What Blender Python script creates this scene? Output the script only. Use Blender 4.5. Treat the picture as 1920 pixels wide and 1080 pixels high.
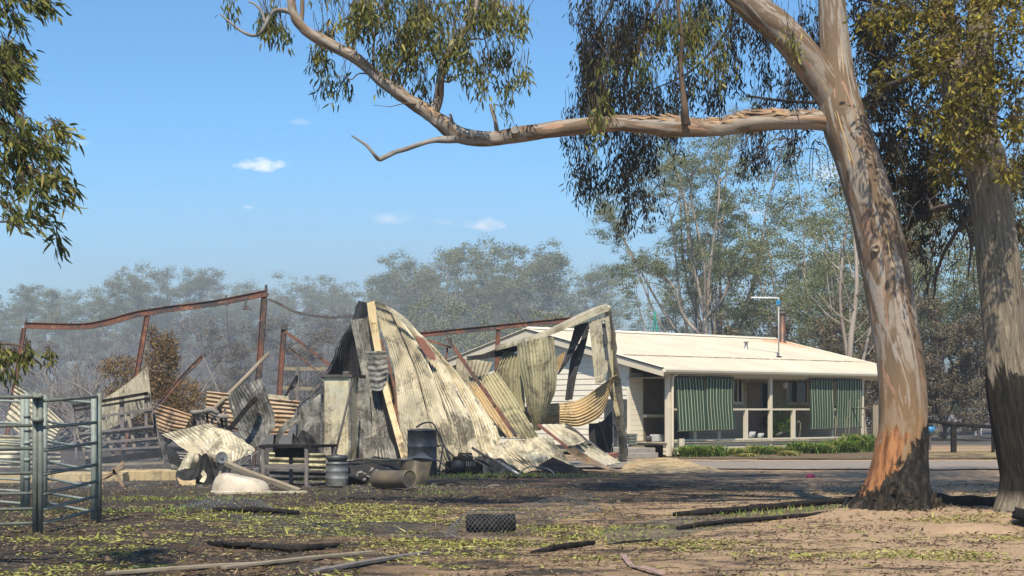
import bpy, math, random
import numpy as np
from mathutils import Vector, Matrix, noise
for o in list(bpy.data.objects):
    bpy.data.objects.remove(o)
SC = bpy.context.scene
COL = SC.collection
R = math.radians
# ------------------------------------------------ camera
F, HX, HY, EYE = 3000.0, 960.0, 766.0, 1.6
cam = bpy.data.cameras.new('camera')
cam.sensor_width = 36.0
cam.lens = 36.0 * F / 1920.0
cam.shift_y = (HY - 540.0) / 1920.0
cam.clip_end = 12000
co = bpy.data.objects.new('camera', cam)
co.location = (0, 0, EYE)
co.rotation_euler = (R(90), 0, 0)
COL.objects.link(co)
SC.camera = co
# ------------------------------------------------ sky, sun, exposure
SUN_EL = 53.0
SUN_AZ = math.atan2(-0.12, -0.99)            # towards the sun: behind the camera, a little left
world = bpy.data.worlds.new('World')
SC.world = world
world.use_nodes = True
wn = world.node_tree.nodes
sky = wn.new('ShaderNodeTexSky')
sky.sky_type = 'NISHITA'
sky.sun_disc = False
sky.sun_elevation = R(SUN_EL)
sky.sun_rotation = math.atan2(-0.12, -0.99)
sky.altitude = 100
sky.air_density = 1.0
sky.dust_density = 0.6
sky.ozone_density = 3.0
wl = world.node_tree.links
def wnode(t, **k):
    x = wn.new(t)
    for a, v in k.items(): setattr(x, a, v)
    return x
def wmath(op, a, b=0.0, clamp=False):
    x = wnode('ShaderNodeMath', operation=op, use_clamp=clamp)
    for i, q in enumerate((a, b)):
        if isinstance(q, bpy.types.NodeSocket): wl.new(q, x.inputs[i])
        else: x.inputs[i].default_value = q
    return x.outputs[0]
tint = wnode('ShaderNodeMix', data_type='RGBA', blend_type='MULTIPLY')
tint.inputs[0].default_value = 1.0; wl.new(sky.outputs[0], tint.inputs[6]); tint.inputs[7].default_value = (.64, .94, 1.12, 1)
wtc = wnode('ShaderNodeTexCoord'); wsp = wnode('ShaderNodeSeparateXYZ'); wl.new(wtc.outputs['Generated'], wsp.inputs[0])
ysafe = wmath('MAXIMUM', wsp.outputs[1], .02)
cu = wmath('DIVIDE', wsp.outputs[0], ysafe); cv = wmath('DIVIDE', wsp.outputs[2], ysafe)      # tangent coordinates of the northern sky
wcm = wnode('ShaderNodeCombineXYZ'); wl.new(cu, wcm.inputs[0]); wl.new(wmath('MULTIPLY', cv, 2.2), wcm.inputs[1])
wno = wnode('ShaderNodeTexNoise'); wl.new(wcm.outputs[0], wno.inputs['Vector']); wno.inputs['Scale'].default_value = 95; wno.inputs['Detail'].default_value = 6; wno.inputs['Roughness'].default_value = .6
ctot = None
for (cx, cy, rx, ry, am) in ((490, 309, 66, 17, 1.0), (730, 409, 54, 15, .42), (906, 420, 50, 16, .8), (826, 416, 30, 8, .35), (566, 228, 34, 9, .2), (1415, 397, 26, 10, .5), (466, 389, 14, 5, .4), (358, 386, 12, 6, .25), (150, 268, 26, 10, .25), (1560, 320, 60, 30, .6), (1480, 372, 30, 9, .3)):
    du = wmath('DIVIDE', wmath('SUBTRACT', cu, (cx - 960) / 3000.0), rx / 3000.0); dv = wmath('DIVIDE', wmath('SUBTRACT', cv, (766 - cy) / 3000.0), ry / 3000.0)
    r2 = wmath('ADD', wmath('MULTIPLY', du, du), wmath('MULTIPLY', dv, dv))
    e = wmath('SUBTRACT', wmath('SUBTRACT', 1.95, r2), wmath('MULTIPLY', wno.outputs['Fac'], 2.5))
    e = wmath('MULTIPLY', wmath('MULTIPLY', e, .85, True), am)
    ctot = e if ctot is None else wmath('MAXIMUM', ctot, e)
ctot = wmath('MULTIPLY', ctot, wmath('GREATER_THAN', wsp.outputs[1], .03))
wmx = wnode('ShaderNodeMix', data_type='RGBA'); wl.new(ctot, wmx.inputs[0]); wl.new(tint.outputs[2], wmx.inputs[6]); wmx.inputs[7].default_value = (8.2, 8.4, 8.8, 1)
wl.new(wmx.outputs[2], wn['Background'].inputs[0])
wn['Background'].inputs[1].default_value = 0.107
sun = bpy.data.lights.new('sun', 'SUN')
sun.energy = 5.0
sun.angle = R(0.53)
sun.color = (1.0, 0.91, 0.75)
so = bpy.data.objects.new('sun', sun)
ce = math.cos(R(SUN_EL))
sd = Vector((-0.12 * ce, -0.993 * ce, math.sin(R(SUN_EL))))
so.rotation_euler = sd.to_track_quat('Z', 'Y').to_euler()
so.location = sd * 50
COL.objects.link(so)
SC.view_settings.view_transform = 'Standard'
SC.view_settings.look = 'None'
SC.view_settings.exposure = 0.42
SC.view_settings.gamma = 1.0
SC.view_settings.use_curve_mapping = False
SC.cycles.max_bounces = 6
SC.cycles.diffuse_bounces = 3
SC.cycles.glossy_bounces = 2
SC.cycles.transmission_bounces = 3
SC.cycles.volume_bounces = 1
SC.cycles.transparent_max_bounces = 6
SC.cycles.use_denoising = True
SC.cycles.volume_max_steps = 128

# ------------------------------------------------ helpers
rnd = random.Random(7)
rng = np.random.default_rng(11)

def P(px, py, d):
    return Vector(((px - HX) / F * d, d, EYE + (HY - py) / F * d))

def gd(py, z=0.0):
    return (EYE - z) * F / (py - HY)

def G(px, py):
    return P(px, py, gd(py))

def tag(o, label=None, cat=None, group=None, kind=None):
    if label: o['label'] = label
    if cat: o['category'] = cat
    if group: o['group'] = group
    if kind: o['kind'] = kind
    return o

def empty(name, loc, label, cat, group=None, rz=0.0):
    o = bpy.data.objects.new(name, None)
    o.empty_display_size = 0.3
    o.location = loc
    o.rotation_euler = (0, 0, rz)
    COL.objects.link(o)
    return tag(o, label, cat, group)

def inv(parent):
    m = Matrix.Translation(parent.location) @ parent.rotation_euler.to_matrix().to_4x4()
    p = parent.parent
    while p is not None:
        m = Matrix.Translation(p.location) @ p.rotation_euler.to_matrix().to_4x4() @ m
        p = p.parent
    return m.inverted()

def attach(o, parent, world_coords=True):
    """parent keeping the world position of the mesh (mesh made in world coordinates)"""
    if parent is not None:
        if world_coords:
            m = inv(parent)
            o.data.transform(m)
        o.parent = parent
    return o

def mesh_np(name, V, faces_by_size, attrs=None, uv=None, smooth=False):
    """V (n,3); faces_by_size list of (m,k) int arrays"""
    me = bpy.data.meshes.new(name)
    V = np.asarray(V, dtype=np.float32)
    me.vertices.add(len(V))
    me.vertices.foreach_set('co', V.ravel())
    loops = np.concatenate([f.ravel() for f in faces_by_size]).astype(np.int32)
    sizes = np.concatenate([np.full(len(f), f.shape[1]) for f in faces_by_size]).astype(np.int32)
    starts = np.concatenate([[0], np.cumsum(sizes)[:-1]]).astype(np.int32)
    me.loops.add(len(loops))
    me.loops.foreach_set('vertex_index', loops)
    me.polygons.add(len(sizes))
    me.polygons.foreach_set('loop_start', starts)
    me.polygons.foreach_set('loop_total', sizes)
    if smooth:
        me.polygons.foreach_set('use_smooth', np.ones(len(sizes), dtype=bool))
    if attrs:
        for k, a in attrs.items():
            a = np.asarray(a, dtype=np.float32)
            if a.ndim == 1:
                at = me.attributes.new(k, 'FLOAT', 'POINT')
                at.data.foreach_set('value', a)
            else:
                at = me.attributes.new(k, 'FLOAT_VECTOR', 'POINT')
                at.data.foreach_set('vector', a.ravel())
    me.update()
    me.validate()
    return me

class MB:
    """collects boxes, bars, tubes into one mesh; carries tc = along-the-piece coordinates"""
    def __init__(s):
        s.v = []; s.f = []; s.t = []; s.sm = []
    def add(s, vs, fs, tc=None, smooth=False):
        b = len(s.v)
        s.v += [tuple(v) for v in vs]
        s.t += [tuple(t) for t in (tc if tc is not None else vs)]
        for f in fs:
            s.f.append(tuple(b + i for i in f)); s.sm.append(smooth)
    def box(s, c, size, M=None):
        hx, hy, hz = size[0] / 2, size[1] / 2, size[2] / 2
        vs = [Vector((x, y, z)) for x in (-hx, hx) for y in (-hy, hy) for z in (-hz, hz)]
        if M is not None: vs = [M @ v for v in vs]
        vs = [v + Vector(c) for v in vs]
        s.add(vs, [(0, 1, 3, 2), (4, 6, 7, 5), (0, 4, 5, 1), (2, 3, 7, 6), (0, 2, 6, 4), (1, 5, 7, 3)])
        return s
    def bar(s, a, b, w, h, up=(0, 0, 1)):
        """box from a to b; w = width sideways, h = height along up"""
        a, b = Vector(a), Vector(b)
        d = (b - a); L = d.length
        if L < 1e-6: return s
        d.normalize()
        up = Vector(up)
        if abs(d.dot(up)) > 0.98: up = Vector((0, 1, 0))
        sx = d.cross(up).normalized(); uz = sx.cross(d).normalized()
        vs = []; tc = []
        for t in (0, 1):
            for i in (-1, 1):
                for j in (-1, 1):
                    vs.append(a + d * L * t + sx * w / 2 * i + uz * h / 2 * j)
                    tc.append((w / 2 * i, h / 2 * j, L * t))
        s.add(vs, [(0, 2, 3, 1), (4, 5, 7, 6), (0, 1, 5, 4), (2, 6, 7, 3), (0, 4, 6, 2), (1, 3, 7, 5)], tc)
        return s
    def ribbon(s, pts, w, h, up=(0, 0, 1), off=(0, 0)):
        """rectangular section swept along pts"""
        pts = [Vector(p) for p in pts]
        up = Vector(up)
        n = len(pts); L = 0; vs = []; tc = []
        for i, p in enumerate(pts):
            d = (pts[min(i + 1, n - 1)] - pts[max(i - 1, 0)]).normalized()
            sx = d.cross(up).normalized(); uz = sx.cross(d).normalized()
            if i: L += (p - pts[i - 1]).length
            for (x, y) in ((-1, -1), (1, -1), (1, 1), (-1, 1)):
                vs.append(p + sx * (w / 2 * x + off[0]) + uz * (h / 2 * y + off[1])); tc.append((w / 2 * x + off[0], h / 2 * y + off[1], L))
        fs = [(0, 3, 2, 1), tuple(4 * (n - 1) + k for k in range(4))]
        for i in range(n - 1):
            for k in range(4):
                k2 = (k + 1) % 4
                fs.append((4 * i + k, 4 * i + k2, 4 * i + 4 + k2, 4 * i + 4 + k))
        s.add(vs, fs, tc)
        return s
    def ibeam(s, pts, h, w, t=0.018, up=(0, 0, 1)):
        s.ribbon(pts, w, t, up, (0, h / 2)); s.ribbon(pts, w, t, up, (0, -h / 2)); s.ribbon(pts, t, h - t - 0.002, up)
        return s
    def tube(s, pts, rad, seg=8, cap=True, smooth=True, rough=0.0, seed=0):
        pts = [Vector(p) for p in pts]
        n = len(pts)
        if not hasattr(rad, '__len__'): rad = [rad] * n
        d0 = (pts[1] - pts[0]).normalized()
        nx = d0.orthogonal().normalized()
        L = 0; vs = []; tc = []
        for i, p in enumerate(pts):
            d = (pts[min(i + 1, n - 1)] - pts[max(i - 1, 0)]).normalized()
            nx = (nx - d * nx.dot(d)).normalized()
            ny = d.cross(nx)
            if i: L += (p - pts[i - 1]).length
            for k in range(seg):
                a = 2 * math.pi * k / seg
                r = rad[i]
                if rough:
                    r *= 1 + rough * noise.noise(Vector((math.cos(a) * 1.3 + seed, math.sin(a) * 1.3, L * 0.9 / max(0.15, rad[i] * 4)))) * 1.6
                vs.append(p + (nx * math.cos(a) + ny * math.sin(a)) * r)
                tc.append((math.cos(a) * rad[i], math.sin(a) * rad[i], L))
        fs = []
        for i in range(n - 1):
            for k in range(seg):
                k2 = (k + 1) % seg
                fs.append((i * seg + k, i * seg + k2, (i + 1) * seg + k2, (i + 1) * seg + k))
        s.add(vs, fs, tc, smooth)
        if cap:
            b = len(s.v) - n * seg
            s.f.append(tuple(b + k for k in reversed(range(seg)))); s.sm.append(False)
            s.f.append(tuple(b + (n - 1) * seg + k for k in range(seg))); s.sm.append(False)
        return s
    def lathe(s, prof, seg=24, M=None, smooth=True):
        """prof list of (r,z); closed where r == 0"""
        vs = []; fs = []; tc = []
        for (r, z) in prof:
            for k in range(seg):
                a = 2 * math.pi * k / seg
                v = Vector((r * math.cos(a), r * math.sin(a), z))
                tc.append(v.copy()); vs.append(M @ v if M is not None else v)
        for i in range(len(prof) - 1):
            for k in range(seg):
                k2 = (k + 1) % seg
                fs.append((i * seg + k, i * seg + k2, (i + 1) * seg + k2, (i + 1) * seg + k))
        s.add(vs, fs, tc, smooth)
        return s
    def build(s, name, mat, parent=None, bevel=0.0, world_coords=True, origin=None):
        me = bpy.data.meshes.new(name)
        me.from_pydata(s.v, [], s.f)
        me.polygons.foreach_set('use_smooth', np.array(s.sm, dtype=bool))
        at = me.attributes.new('tc', 'FLOAT_VECTOR', 'POINT')
        at.data.foreach_set('vector', np.array(s.t, dtype=np.float32).ravel())
        me.materials.append(mat)
        me.update()
        o = bpy.data.objects.new(name, me)
        COL.objects.link(o)
        if origin is not None and parent is None:
            me.transform(Matrix.Translation(-Vector(origin))); o.location = origin
        attach(o, parent, world_coords)
        if bevel:
            m = o.modifiers.new('bevel', 'BEVEL'); m.width = bevel; m.segments = 2; m.limit_method = 'ANGLE'
        return o

def cr(ps, t):
    """Catmull-Rom through list of vectors, t in 0..1"""
    n = len(ps)
    if n == 1: return ps[0].copy()
    x = t * (n - 1); i = min(int(x), n - 2); f = x - i
    p1, p2 = ps[i], ps[i + 1]
    p0 = ps[i - 1] if i > 0 else p1 * 2 - p2
    p3 = ps[i + 2] if i + 2 < n else p2 * 2 - p1
    return 0.5 * ((2 * p1) + (p2 - p0) * f + (2 * p0 - 5 * p1 + 4 * p2 - p3) * f * f + (3 * p1 - p0 - 3 * p2 + p3) * f ** 3)

def spline(ps, n):
    ps = [Vector(p) for p in ps]
    return [cr(ps, i / (n - 1)) for i in range(n)]

def spline_r(ps, rs, n):
    ps = [Vector(p) for p in ps]
    out = spline(ps, n); m = len(rs)
    rr = []
    for i in range(n):
        x = i / (n - 1) * (m - 1); k = min(int(x), m - 2); f = x - k
        rr.append(rs[k] * (1 - f) + rs[k + 1] * f)
    return out, rr

def sheet(name, ctrl, mat, parent=None, waves=10, amp=0.014, nv=14, ragged=0.02, crumple=0.015, prof='sin', per=6, seed=None, fold=0.0):
    """bent tin: ctrl[r][c] = points, columns run across the ribs (u), rows along them (v)"""
    if seed is None: seed = sum(ord(c) for c in name) + len(bpy.data.objects)
    rr = random.Random(seed)
    ctrl = [[Vector(p) for p in row] for row in ctrl]
    nu = max(4, int(waves * per) + 1) if waves else 14
    cols = []
    base = np.zeros((nv + 1, nu, 3))
    for iu in range(nu):
        u = iu / (nu - 1)
        colp = [cr(row, u) for row in ctrl]
        e0 = ragged * (noise.noise(Vector((u * 9, seed * .37, 0))) + .5 * rr.uniform(-1, 1) * .5)
        e1 = ragged * (noise.noise(Vector((u * 9, seed * .77, 5))) + .5 * rr.uniform(-1, 1) * .5)
        for iv in range(nv + 1):
            v = iv / nv
            if iv == 0: v = e0 * .5 + abs(e0) * .5
            if iv == nv: v = 1 - abs(e1)
            base[iv, iu] = cr(colp, min(1, max(0, v)))
    gu = np.gradient(base, axis=1); gv = np.gradient(base, axis=0)
    N = np.cross(gu, gv); N /= (np.linalg.norm(N, axis=2, keepdims=True) + 1e-9)
    uu = np.linspace(0, 1, nu)
    if waves:
        if prof == 'sin':
            w = np.sin(uu * waves * 2 * math.pi)
        else:                                   # trapezoid ribs
            w = np.clip(np.sin(uu * waves * 2 * math.pi) * 2.4, -1, 1)
        off = np.tile(w * amp, (nv + 1, 1))
    else:
        off = np.zeros((nv + 1, nu))
    if crumple or fold:
        for iv in range(nv + 1):
            for iu in range(nu):
                p = Vector(base[iv, iu])
                c = noise.noise(p * 1.9 + Vector((seed, 0, 0))) * crumple * 1.6 + noise.noise(p * 5.5 + Vector((0, seed, 0))) * crumple * .6
                off[iv, iu] += c
    V = base + N * off[..., None]
    du = np.concatenate([[0], np.cumsum(np.linalg.norm(np.diff(base[nv // 2], axis=0), axis=1))])
    dv = np.concatenate([[0], np.cumsum(np.linalg.norm(np.diff(base[:, nu // 2], axis=0), axis=1))])
    tc = np.zeros((nv + 1, nu, 3)); tc[..., 0] = du[None, :]; tc[..., 1] = seed % 17; tc[..., 2] = dv[:, None]
    idx = np.arange((nv + 1) * nu).reshape(nv + 1, nu)
    q = np.stack([idx[:-1, :-1], idx[:-1, 1:], idx[1:, 1:], idx[1:, :-1]], axis=-1).reshape(-1, 4)
    me = mesh_np(name, V.reshape(-1, 3), [q], attrs={'tc': tc.reshape(-1, 3)}, smooth=True)
    me.materials.append(mat)
    o = bpy.data.objects.new(name, me); COL.objects.link(o)
    if parent is None:
        c = Vector(V.reshape(-1, 3).mean(axis=0)); c.z = float(V[..., 2].min())
        me.transform(Matrix.Translation(-c)); o.location = c
    attach(o, parent)
    return o

# ------------------------------------------------ node helpers and materials
class NT:
    def __init__(s, name):
        s.m = bpy.data.materials.new(name); s.m.use_nodes = True
        s.n = s.m.node_tree.nodes; s.l = s.m.node_tree.links
        s.b = s.n['Principled BSDF']; s.out = s.n['Material Output']
    def new(s, t, **k):
        x = s.n.new(t)
        for a, v in k.items(): setattr(x, a, v)
        return x
    def link(s, a, b): s.l.new(a, b)
    def val(s, sock, v):
        if hasattr(v, 'is_output') or isinstance(v, bpy.types.NodeSocket): s.l.new(v, sock)
        else:
            if hasattr(sock.default_value, '__len__') and not hasattr(v, '__len__'): v = [v] * len(sock.default_value)
            if hasattr(v, '__len__') and len(sock.default_value) == 4 and len(v) == 3: v = tuple(v) + (1,)
            sock.default_value = v
    def tc(s, kind='Object'):
        if kind == 'tc':
            a = s.new('ShaderNodeAttribute'); a.attribute_name = 'tc'; return a.outputs['Vector']
        if kind == 'World':
            return s.new('ShaderNodeNewGeometry').outputs['Position']
        return s.new('ShaderNodeTexCoord').outputs[kind]
    def map(s, v, scale=(1, 1, 1), loc=(0, 0, 0)):
        m = s.new('ShaderNodeMapping'); s.link(v, m.inputs[0]); m.inputs['Scale'].default_value = scale; m.inputs['Location'].default_value = loc
        return m.outputs[0]
    def noise(s, v, scale, detail=4, rough=.55, dist=0.0):
        x = s.new('ShaderNodeTexNoise'); s.link(v, x.inputs['Vector'])
        x.inputs['Scale'].default_value = scale; x.inputs['Detail'].default_value = detail
        x.inputs['Roughness'].default_value = rough; x.inputs['Distortion'].default_value = dist
        return x.outputs['Fac']
    def vor(s, v, scale, feat='F1', out='Distance', rand=1.0):
        x = s.new('ShaderNodeTexVoronoi', feature=feat); s.link(v, x.inputs['Vector']); x.inputs['Scale'].default_value = scale
        x.inputs['Randomness'].default_value = rand
        return x.outputs[out]
    def ramp(s, v, stops, interp='LINEAR'):
        x = s.new('ShaderNodeValToRGB'); s.link(v, x.inputs[0]); cr_ = x.color_ramp; cr_.interpolation = interp
        while len(cr_.elements) < len(stops): cr_.elements.new(0.5)
        for e, (p, c) in zip(cr_.elements, stops):
            e.position = p
            e.color = (c, c, c, 1) if not hasattr(c, '__len__') else tuple(c) + (1,)
        return x.outputs[0]
    def mix(s, f, a, b, mode='MIX'):
        x = s.new('ShaderNodeMix', data_type='RGBA', blend_type=mode)
        s.val(x.inputs[0], f); s.val(x.inputs[6], a); s.val(x.inputs[7], b)
        return x.outputs[2]
    def math(s, op, a, b=0.0, clamp=False):
        x = s.new('ShaderNodeMath', operation=op, use_clamp=clamp); s.val(x.inputs[0], a); s.val(x.inputs[1], b); return x.outputs[0]
    def sep(s, v):
        x = s.new('ShaderNodeSeparateXYZ'); s.link(v, x.inputs[0]); return x.outputs
    def bump(s, h, strength=.4, dist=.01):
        x = s.new('ShaderNodeBump'); s.link(h, x.inputs['Height']); x.inputs['Strength'].default_value = strength; x.inputs['Distance'].default_value = dist
        s.link(x.outputs[0], s.b.inputs['Normal']); return x
    def fin(s, col, rough=.7, spec=.3, metal=0.0):
        s.val(s.b.inputs['Base Color'], col); s.val(s.b.inputs['Roughness'], rough)
        s.val(s.b.inputs['Specular IOR Level'], spec); s.val(s.b.inputs['Metallic'], metal)
        return s.m

def tin(name, c1, c2, soot=.5, rust=0.0, white=0.0, metal=.15, rough=.55, soot_col=(.022, .02, .02)):
    """heat-marked corrugated iron"""
    t = NT(name)
    g = t.tc('tc'); w = t.tc('World')
    n1 = t.noise(w, 0.9, 5, .6, .4)
    n2 = t.noise(t.map(g, (5, 1, .5)), 2.2, 5, .65, .3)          # streaks down the ribs
    n3 = t.noise(w, 14, 4, .7)
    col = t.mix(t.ramp(n1, [(.35, 0), (.65, 1)]), c1, c2)
    col = t.mix(t.math('MULTIPLY', t.ramp(n2, [(.42, 0), (.7, 1)]), .3), col, tuple(x * .55 for x in c2))
    if white:
        n5 = t.noise(w, 2.6, 6, .7, 1.2)
        col = t.mix(t.math('MULTIPLY', t.ramp(n5, [(.5, 0), (.6, 1)]), white), col, (.60, .55, .44))
    if rust:
        n4 = t.noise(w, 1.7, 5, .7, .8)
        col = t.mix(t.math('MULTIPLY', t.ramp(n4, [(.48, 0), (.62, 1)]), rust), col, (.32, .17, .06))
    s1 = t.noise(t.map(w, (1, 1, 1), (3.3, 8.1, 1.7)), 1.25, 6, .72, .9)
    s2 = t.math('ADD', s1, t.math('MULTIPLY', t.math('SUBTRACT', n3, .5), .35))
    s3 = t.math('ADD', s2, t.math('MULTIPLY', t.math('SUBTRACT', n2, .5), .35))
    wz = t.sep(w)[2]
    s3 = t.math('ADD', s3, t.math('MULTIPLY', t.ramp(t.math('MULTIPLY', wz, .3), [(.05, .55), (.22, 1), (.5, 0)]), .085))      # smoke settled thickest below head height
    sf = t.ramp(s3, [(.62 - soot * .28, 0), (.78 - soot * .28, 1)])
    col = t.mix(t.math('MULTIPLY', sf, min(1, .55 + soot * .4)), col, soot_col)
    sp = t.ramp(t.vor(w, 26), [(.05, 1), (.12, 0)])
    col = t.mix(t.math('MULTIPLY', sp, .5), col, (.05, .04, .035))
    t.bump(t.noise(w, 40, 3), .15, .004)
    return t.fin(col, t.math('ADD', t.math('MULTIPLY', sf, .3), rough), .35, metal)

def simple(name, c1, c2=None, scale=3.0, rough=.7, spec=.3, metal=0.0, bump=.2, bscale=30, stretch=(1, 1, 1), coord='World', lo=.35, hi=.65, bd=.006):
    t = NT(name)
    g = t.map(t.tc(coord), stretch)
    n = t.noise(g, scale, 6, .62, .3)
    col = t.mix(t.ramp(n, [(lo, 0), (hi, 1)]), c1, c2 or tuple(x * .7 for x in c1))
    if bump: t.bump(t.noise(g, bscale, 4), bump, bd)
    return t.fin(col, rough, spec, metal)

M = {}
M['tin_cream'] = tin('scorched_cream_tin', (.50, .435, .30), (.38, .34, .25), .46, 0, .4)
M['tin_pale'] = tin('pale_blistered_tin', (.56, .49, .34), (.42, .37, .26), .30, .2, .5)
M['tin_grey'] = tin('scorched_grey_tin', (.30, .28, .24), (.19, .19, .18), .62, .1, .3)
M['tin_tan'] = tin('tan_heat_stained_tin', (.50, .36, .18), (.38, .30, .18), .3, .25, .05)
M['tin_olive'] = tin('olive_smoked_tin', (.34, .31, .19), (.42, .37, .22), .45, .1, .0)
M['tin_rust'] = tin('rusty_brown_tin', (.30, .19, .11), (.36, .27, .18), .4, .6, 0)
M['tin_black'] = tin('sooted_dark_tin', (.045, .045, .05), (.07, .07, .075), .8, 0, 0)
M['flash_tan'] = tin('tan_flashing', (.50, .38, .20), (.42, .32, .18), .32, .1, .1)
def steel(name, rust=(.20, .088, .06)):
    t = NT(name); w = t.tc('World')
    n = t.noise(w, 1.6, 6, .65, .5); n2 = t.noise(w, 12, 5, .7)
    col = t.mix(t.ramp(n2, [(.35, 0), (.7, 1)]), rust, tuple(x * .62 for x in rust))
    col = t.mix(t.ramp(n, [(.46, 0), (.58, 1)]), col, (.065, .055, .055))
    col = t.mix(t.math('MULTIPLY', t.ramp(t.noise(w, 5.1, 4), [(.58, 0), (.66, 1)]), .6), col, (.33, .17, .09))
    t.bump(n2, .25, .004)
    return t.fin(col, .75, .25, .1)
M['steel'] = steel('red_oxide_steel')
M['steel_dark'] = simple('burnt_dark_steel', (.06, .055, .055), (.12, .10, .09), 5, .65, .4, .3)
M['char'] = simple('charred_wood', (.009, .008, .008), (.028, .025, .023), 9, .95, .12, 0, .8, 22, bd=.02)
M['timber'] = simple('weathered_timber', (.30, .25, .18), (.18, .15, .11), 4, .85, .2, 0, .5, 30, (8, 8, 1), 'tc')
M['timber_grey'] = simple('smoked_grey_timber', (.22, .19, .17), (.09, .08, .08), 4, .85, .2, 0, .5, 30, (6, 6, 1), 'tc')
M['galv'] = simple('dull_green_grey_pipe', (.19, .20, .17), (.11, .12, .10), 6, .6, .35, .1, .15, 60)
M['galv2'] = simple('pale_galvanised_pipe', (.25, .28, .25), (.17, .19, .17), 6, .6, .35, .1, .15, 60)
M['drum'] = simple('dark_drum_steel', (.055, .06, .068), (.10, .10, .10), 4, .55, .45, .35, .3, 25)
M['silver'] = simple('sooty_silver_steel', (.34, .34, .33), (.14, .14, .14), 4, .45, .5, .5, .2, 30)
M['enamel'] = simple('smoked_white_enamel', (.54, .47, .37), (.28, .22, .16), 3, .5, .35, 0, .1, 20, lo=.4, hi=.72)
M['ochre_drum'] = simple('scorched_ochre_metal', (.17, .135, .08), (.07, .06, .05), 3, .6, .4, .2, .2, 30)
M['concrete'] = simple('worn_concrete', (.34, .31, .27), (.25, .23, .20), 2.5, .9, .2)
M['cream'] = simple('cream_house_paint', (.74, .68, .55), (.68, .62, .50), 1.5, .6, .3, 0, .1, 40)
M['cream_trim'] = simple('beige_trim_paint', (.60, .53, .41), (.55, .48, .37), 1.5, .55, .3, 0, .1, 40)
M['wall_shade'] = simple('shade_darkened_wall_paint', (.33, .28, .20), (.28, .24, .17), 1.5, .7, .3, 0, .1, 40)  # cream wall again, with the verandah shade put into its colour
M['glass'] = simple('dark_window_glass', (.012, .014, .02), (.02, .022, .03), 1.5, .08, .5, 0, 0)
M['door'] = simple('brown_door_paint', (.20, .145, .11), (.17, .12, .09), 1.5, .6, .3, 0, .1, 40)
M['lattice'] = simple('brown_screen_slats', (.15, .12, .09), (.10, .085, .07), 3, .8, .2)
M['deck'] = simple('deck_boards', (.40, .34, .26), (.28, .24, .18), 3, .8, .2, 0, .3, 30, (1, 1, 1))
M['pot'] = simple('pale_plastic_pot', (.42, .42, .40), (.30, .30, .30), 3, .6, .3)
M['dark_stuff'] = simple('dark_painted_metal', (.03, .03, .035), (.06, .06, .06), 3, .6, .4)
M['blue'] = simple('blue_plastic', (.03, .22, .45), (.03, .2, .4), 3, .5, .4)
M['white'] = simple('white_paint', (.72, .73, .72), (.6, .6, .6), 3, .5, .4)
M['green_metal'] = simple('green_painted_rods', (.03, .22, .17), (.03, .17, .14), 3, .5, .4)
M['flue'] = NT('heat_browned_flue')
t = M['flue']; z = t.sep(t.tc('World'))[2]
M['flue'] = t.fin(t.mix(t.ramp(t.noise(t.map(t.tc('World'), (1, 1, .8)), 2.2, 3), [(.45, 0), (.62, 1)]), (.07, .055, .05), (.17, .085, .05)), .5, .4, .4)
# striped cloth: the stripes are print
t = NT('green_striped_cloth'); x = t.sep(t.tc('tc'))[0]
fr = t.math('FRACT', t.math('MULTIPLY', x, 1 / .145))
st = t.ramp(fr, [(0, (.026, .068, .042)), (.58, (.58, .55, .41)), (.74, (.026, .068, .042))], 'CONSTANT')
nn = t.noise(t.tc('World'), 2.0, 4)
M['blind'] = t.fin(t.mix(t.math('MULTIPLY', nn, .35), st, (.11, .13, .09)), .85, .15)
bt = t.new('ShaderNodeBsdfTranslucent'); t.val(bt.inputs[0], st)
ms = t.new('ShaderNodeMixShader'); ms.inputs[0].default_value = .18
t.link(t.b.outputs[0], ms.inputs[1]); t.link(bt.outputs[0], ms.inputs[2]); t.link(ms.outputs[0], t.out.inputs[0])
def leafmat(name, stops, rough=.6, trans=.22, spec=.2):
    t = NT(name)
    a = t.new('ShaderNodeAttribute'); a.attribute_name = 'tone'
    col = t.ramp(a.outputs['Fac'], stops)
    t.fin(col, rough, spec)
    if trans:
        bt = t.new('ShaderNodeBsdfTranslucent'); t.val(bt.inputs[0], col)
        ms = t.new('ShaderNodeMixShader'); ms.inputs[0].default_value = trans
        t.link(t.b.outputs[0], ms.inputs[1]); t.link(bt.outputs[0], ms.inputs[2]); t.link(ms.outputs[0], t.out.inputs[0])
    return t.m
M['leaf_gum'] = leafmat('gum_leaves', [(0, (.035, .055, .015)), (.4, (.10, .11, .025)), (.7, (.23, .21, .05)), (1, (.38, .30, .11))])
M['leaf_olive'] = leafmat('singed_olive_leaves', [(0, (.05, .04, .01)), (.4, (.15, .125, .02)), (.75, (.31, .26, .04)), (.92, (.46, .39, .09)), (1, (.28, .14, .05))])
M['leaf_dark'] = leafmat('shade_darkened_leaves', [(0, (.018, .016, .010)), (.45, (.050, .042, .022)), (.75, (.12, .098, .035)), (1, (.22, .13, .05))], trans=.12)  # dark tones carry the shade of the crown above these leaves
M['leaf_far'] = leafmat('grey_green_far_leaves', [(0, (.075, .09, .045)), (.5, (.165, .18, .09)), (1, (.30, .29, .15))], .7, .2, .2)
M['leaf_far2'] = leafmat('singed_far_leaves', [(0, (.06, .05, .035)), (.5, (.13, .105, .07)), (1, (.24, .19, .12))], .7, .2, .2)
M['leaf_burnt'] = leafmat('burnt_brown_leaves', [(0, (.09, .055, .03)), (.5, (.22, .14, .06)), (1, (.36, .25, .09))], .8, .2, .2)
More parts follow.
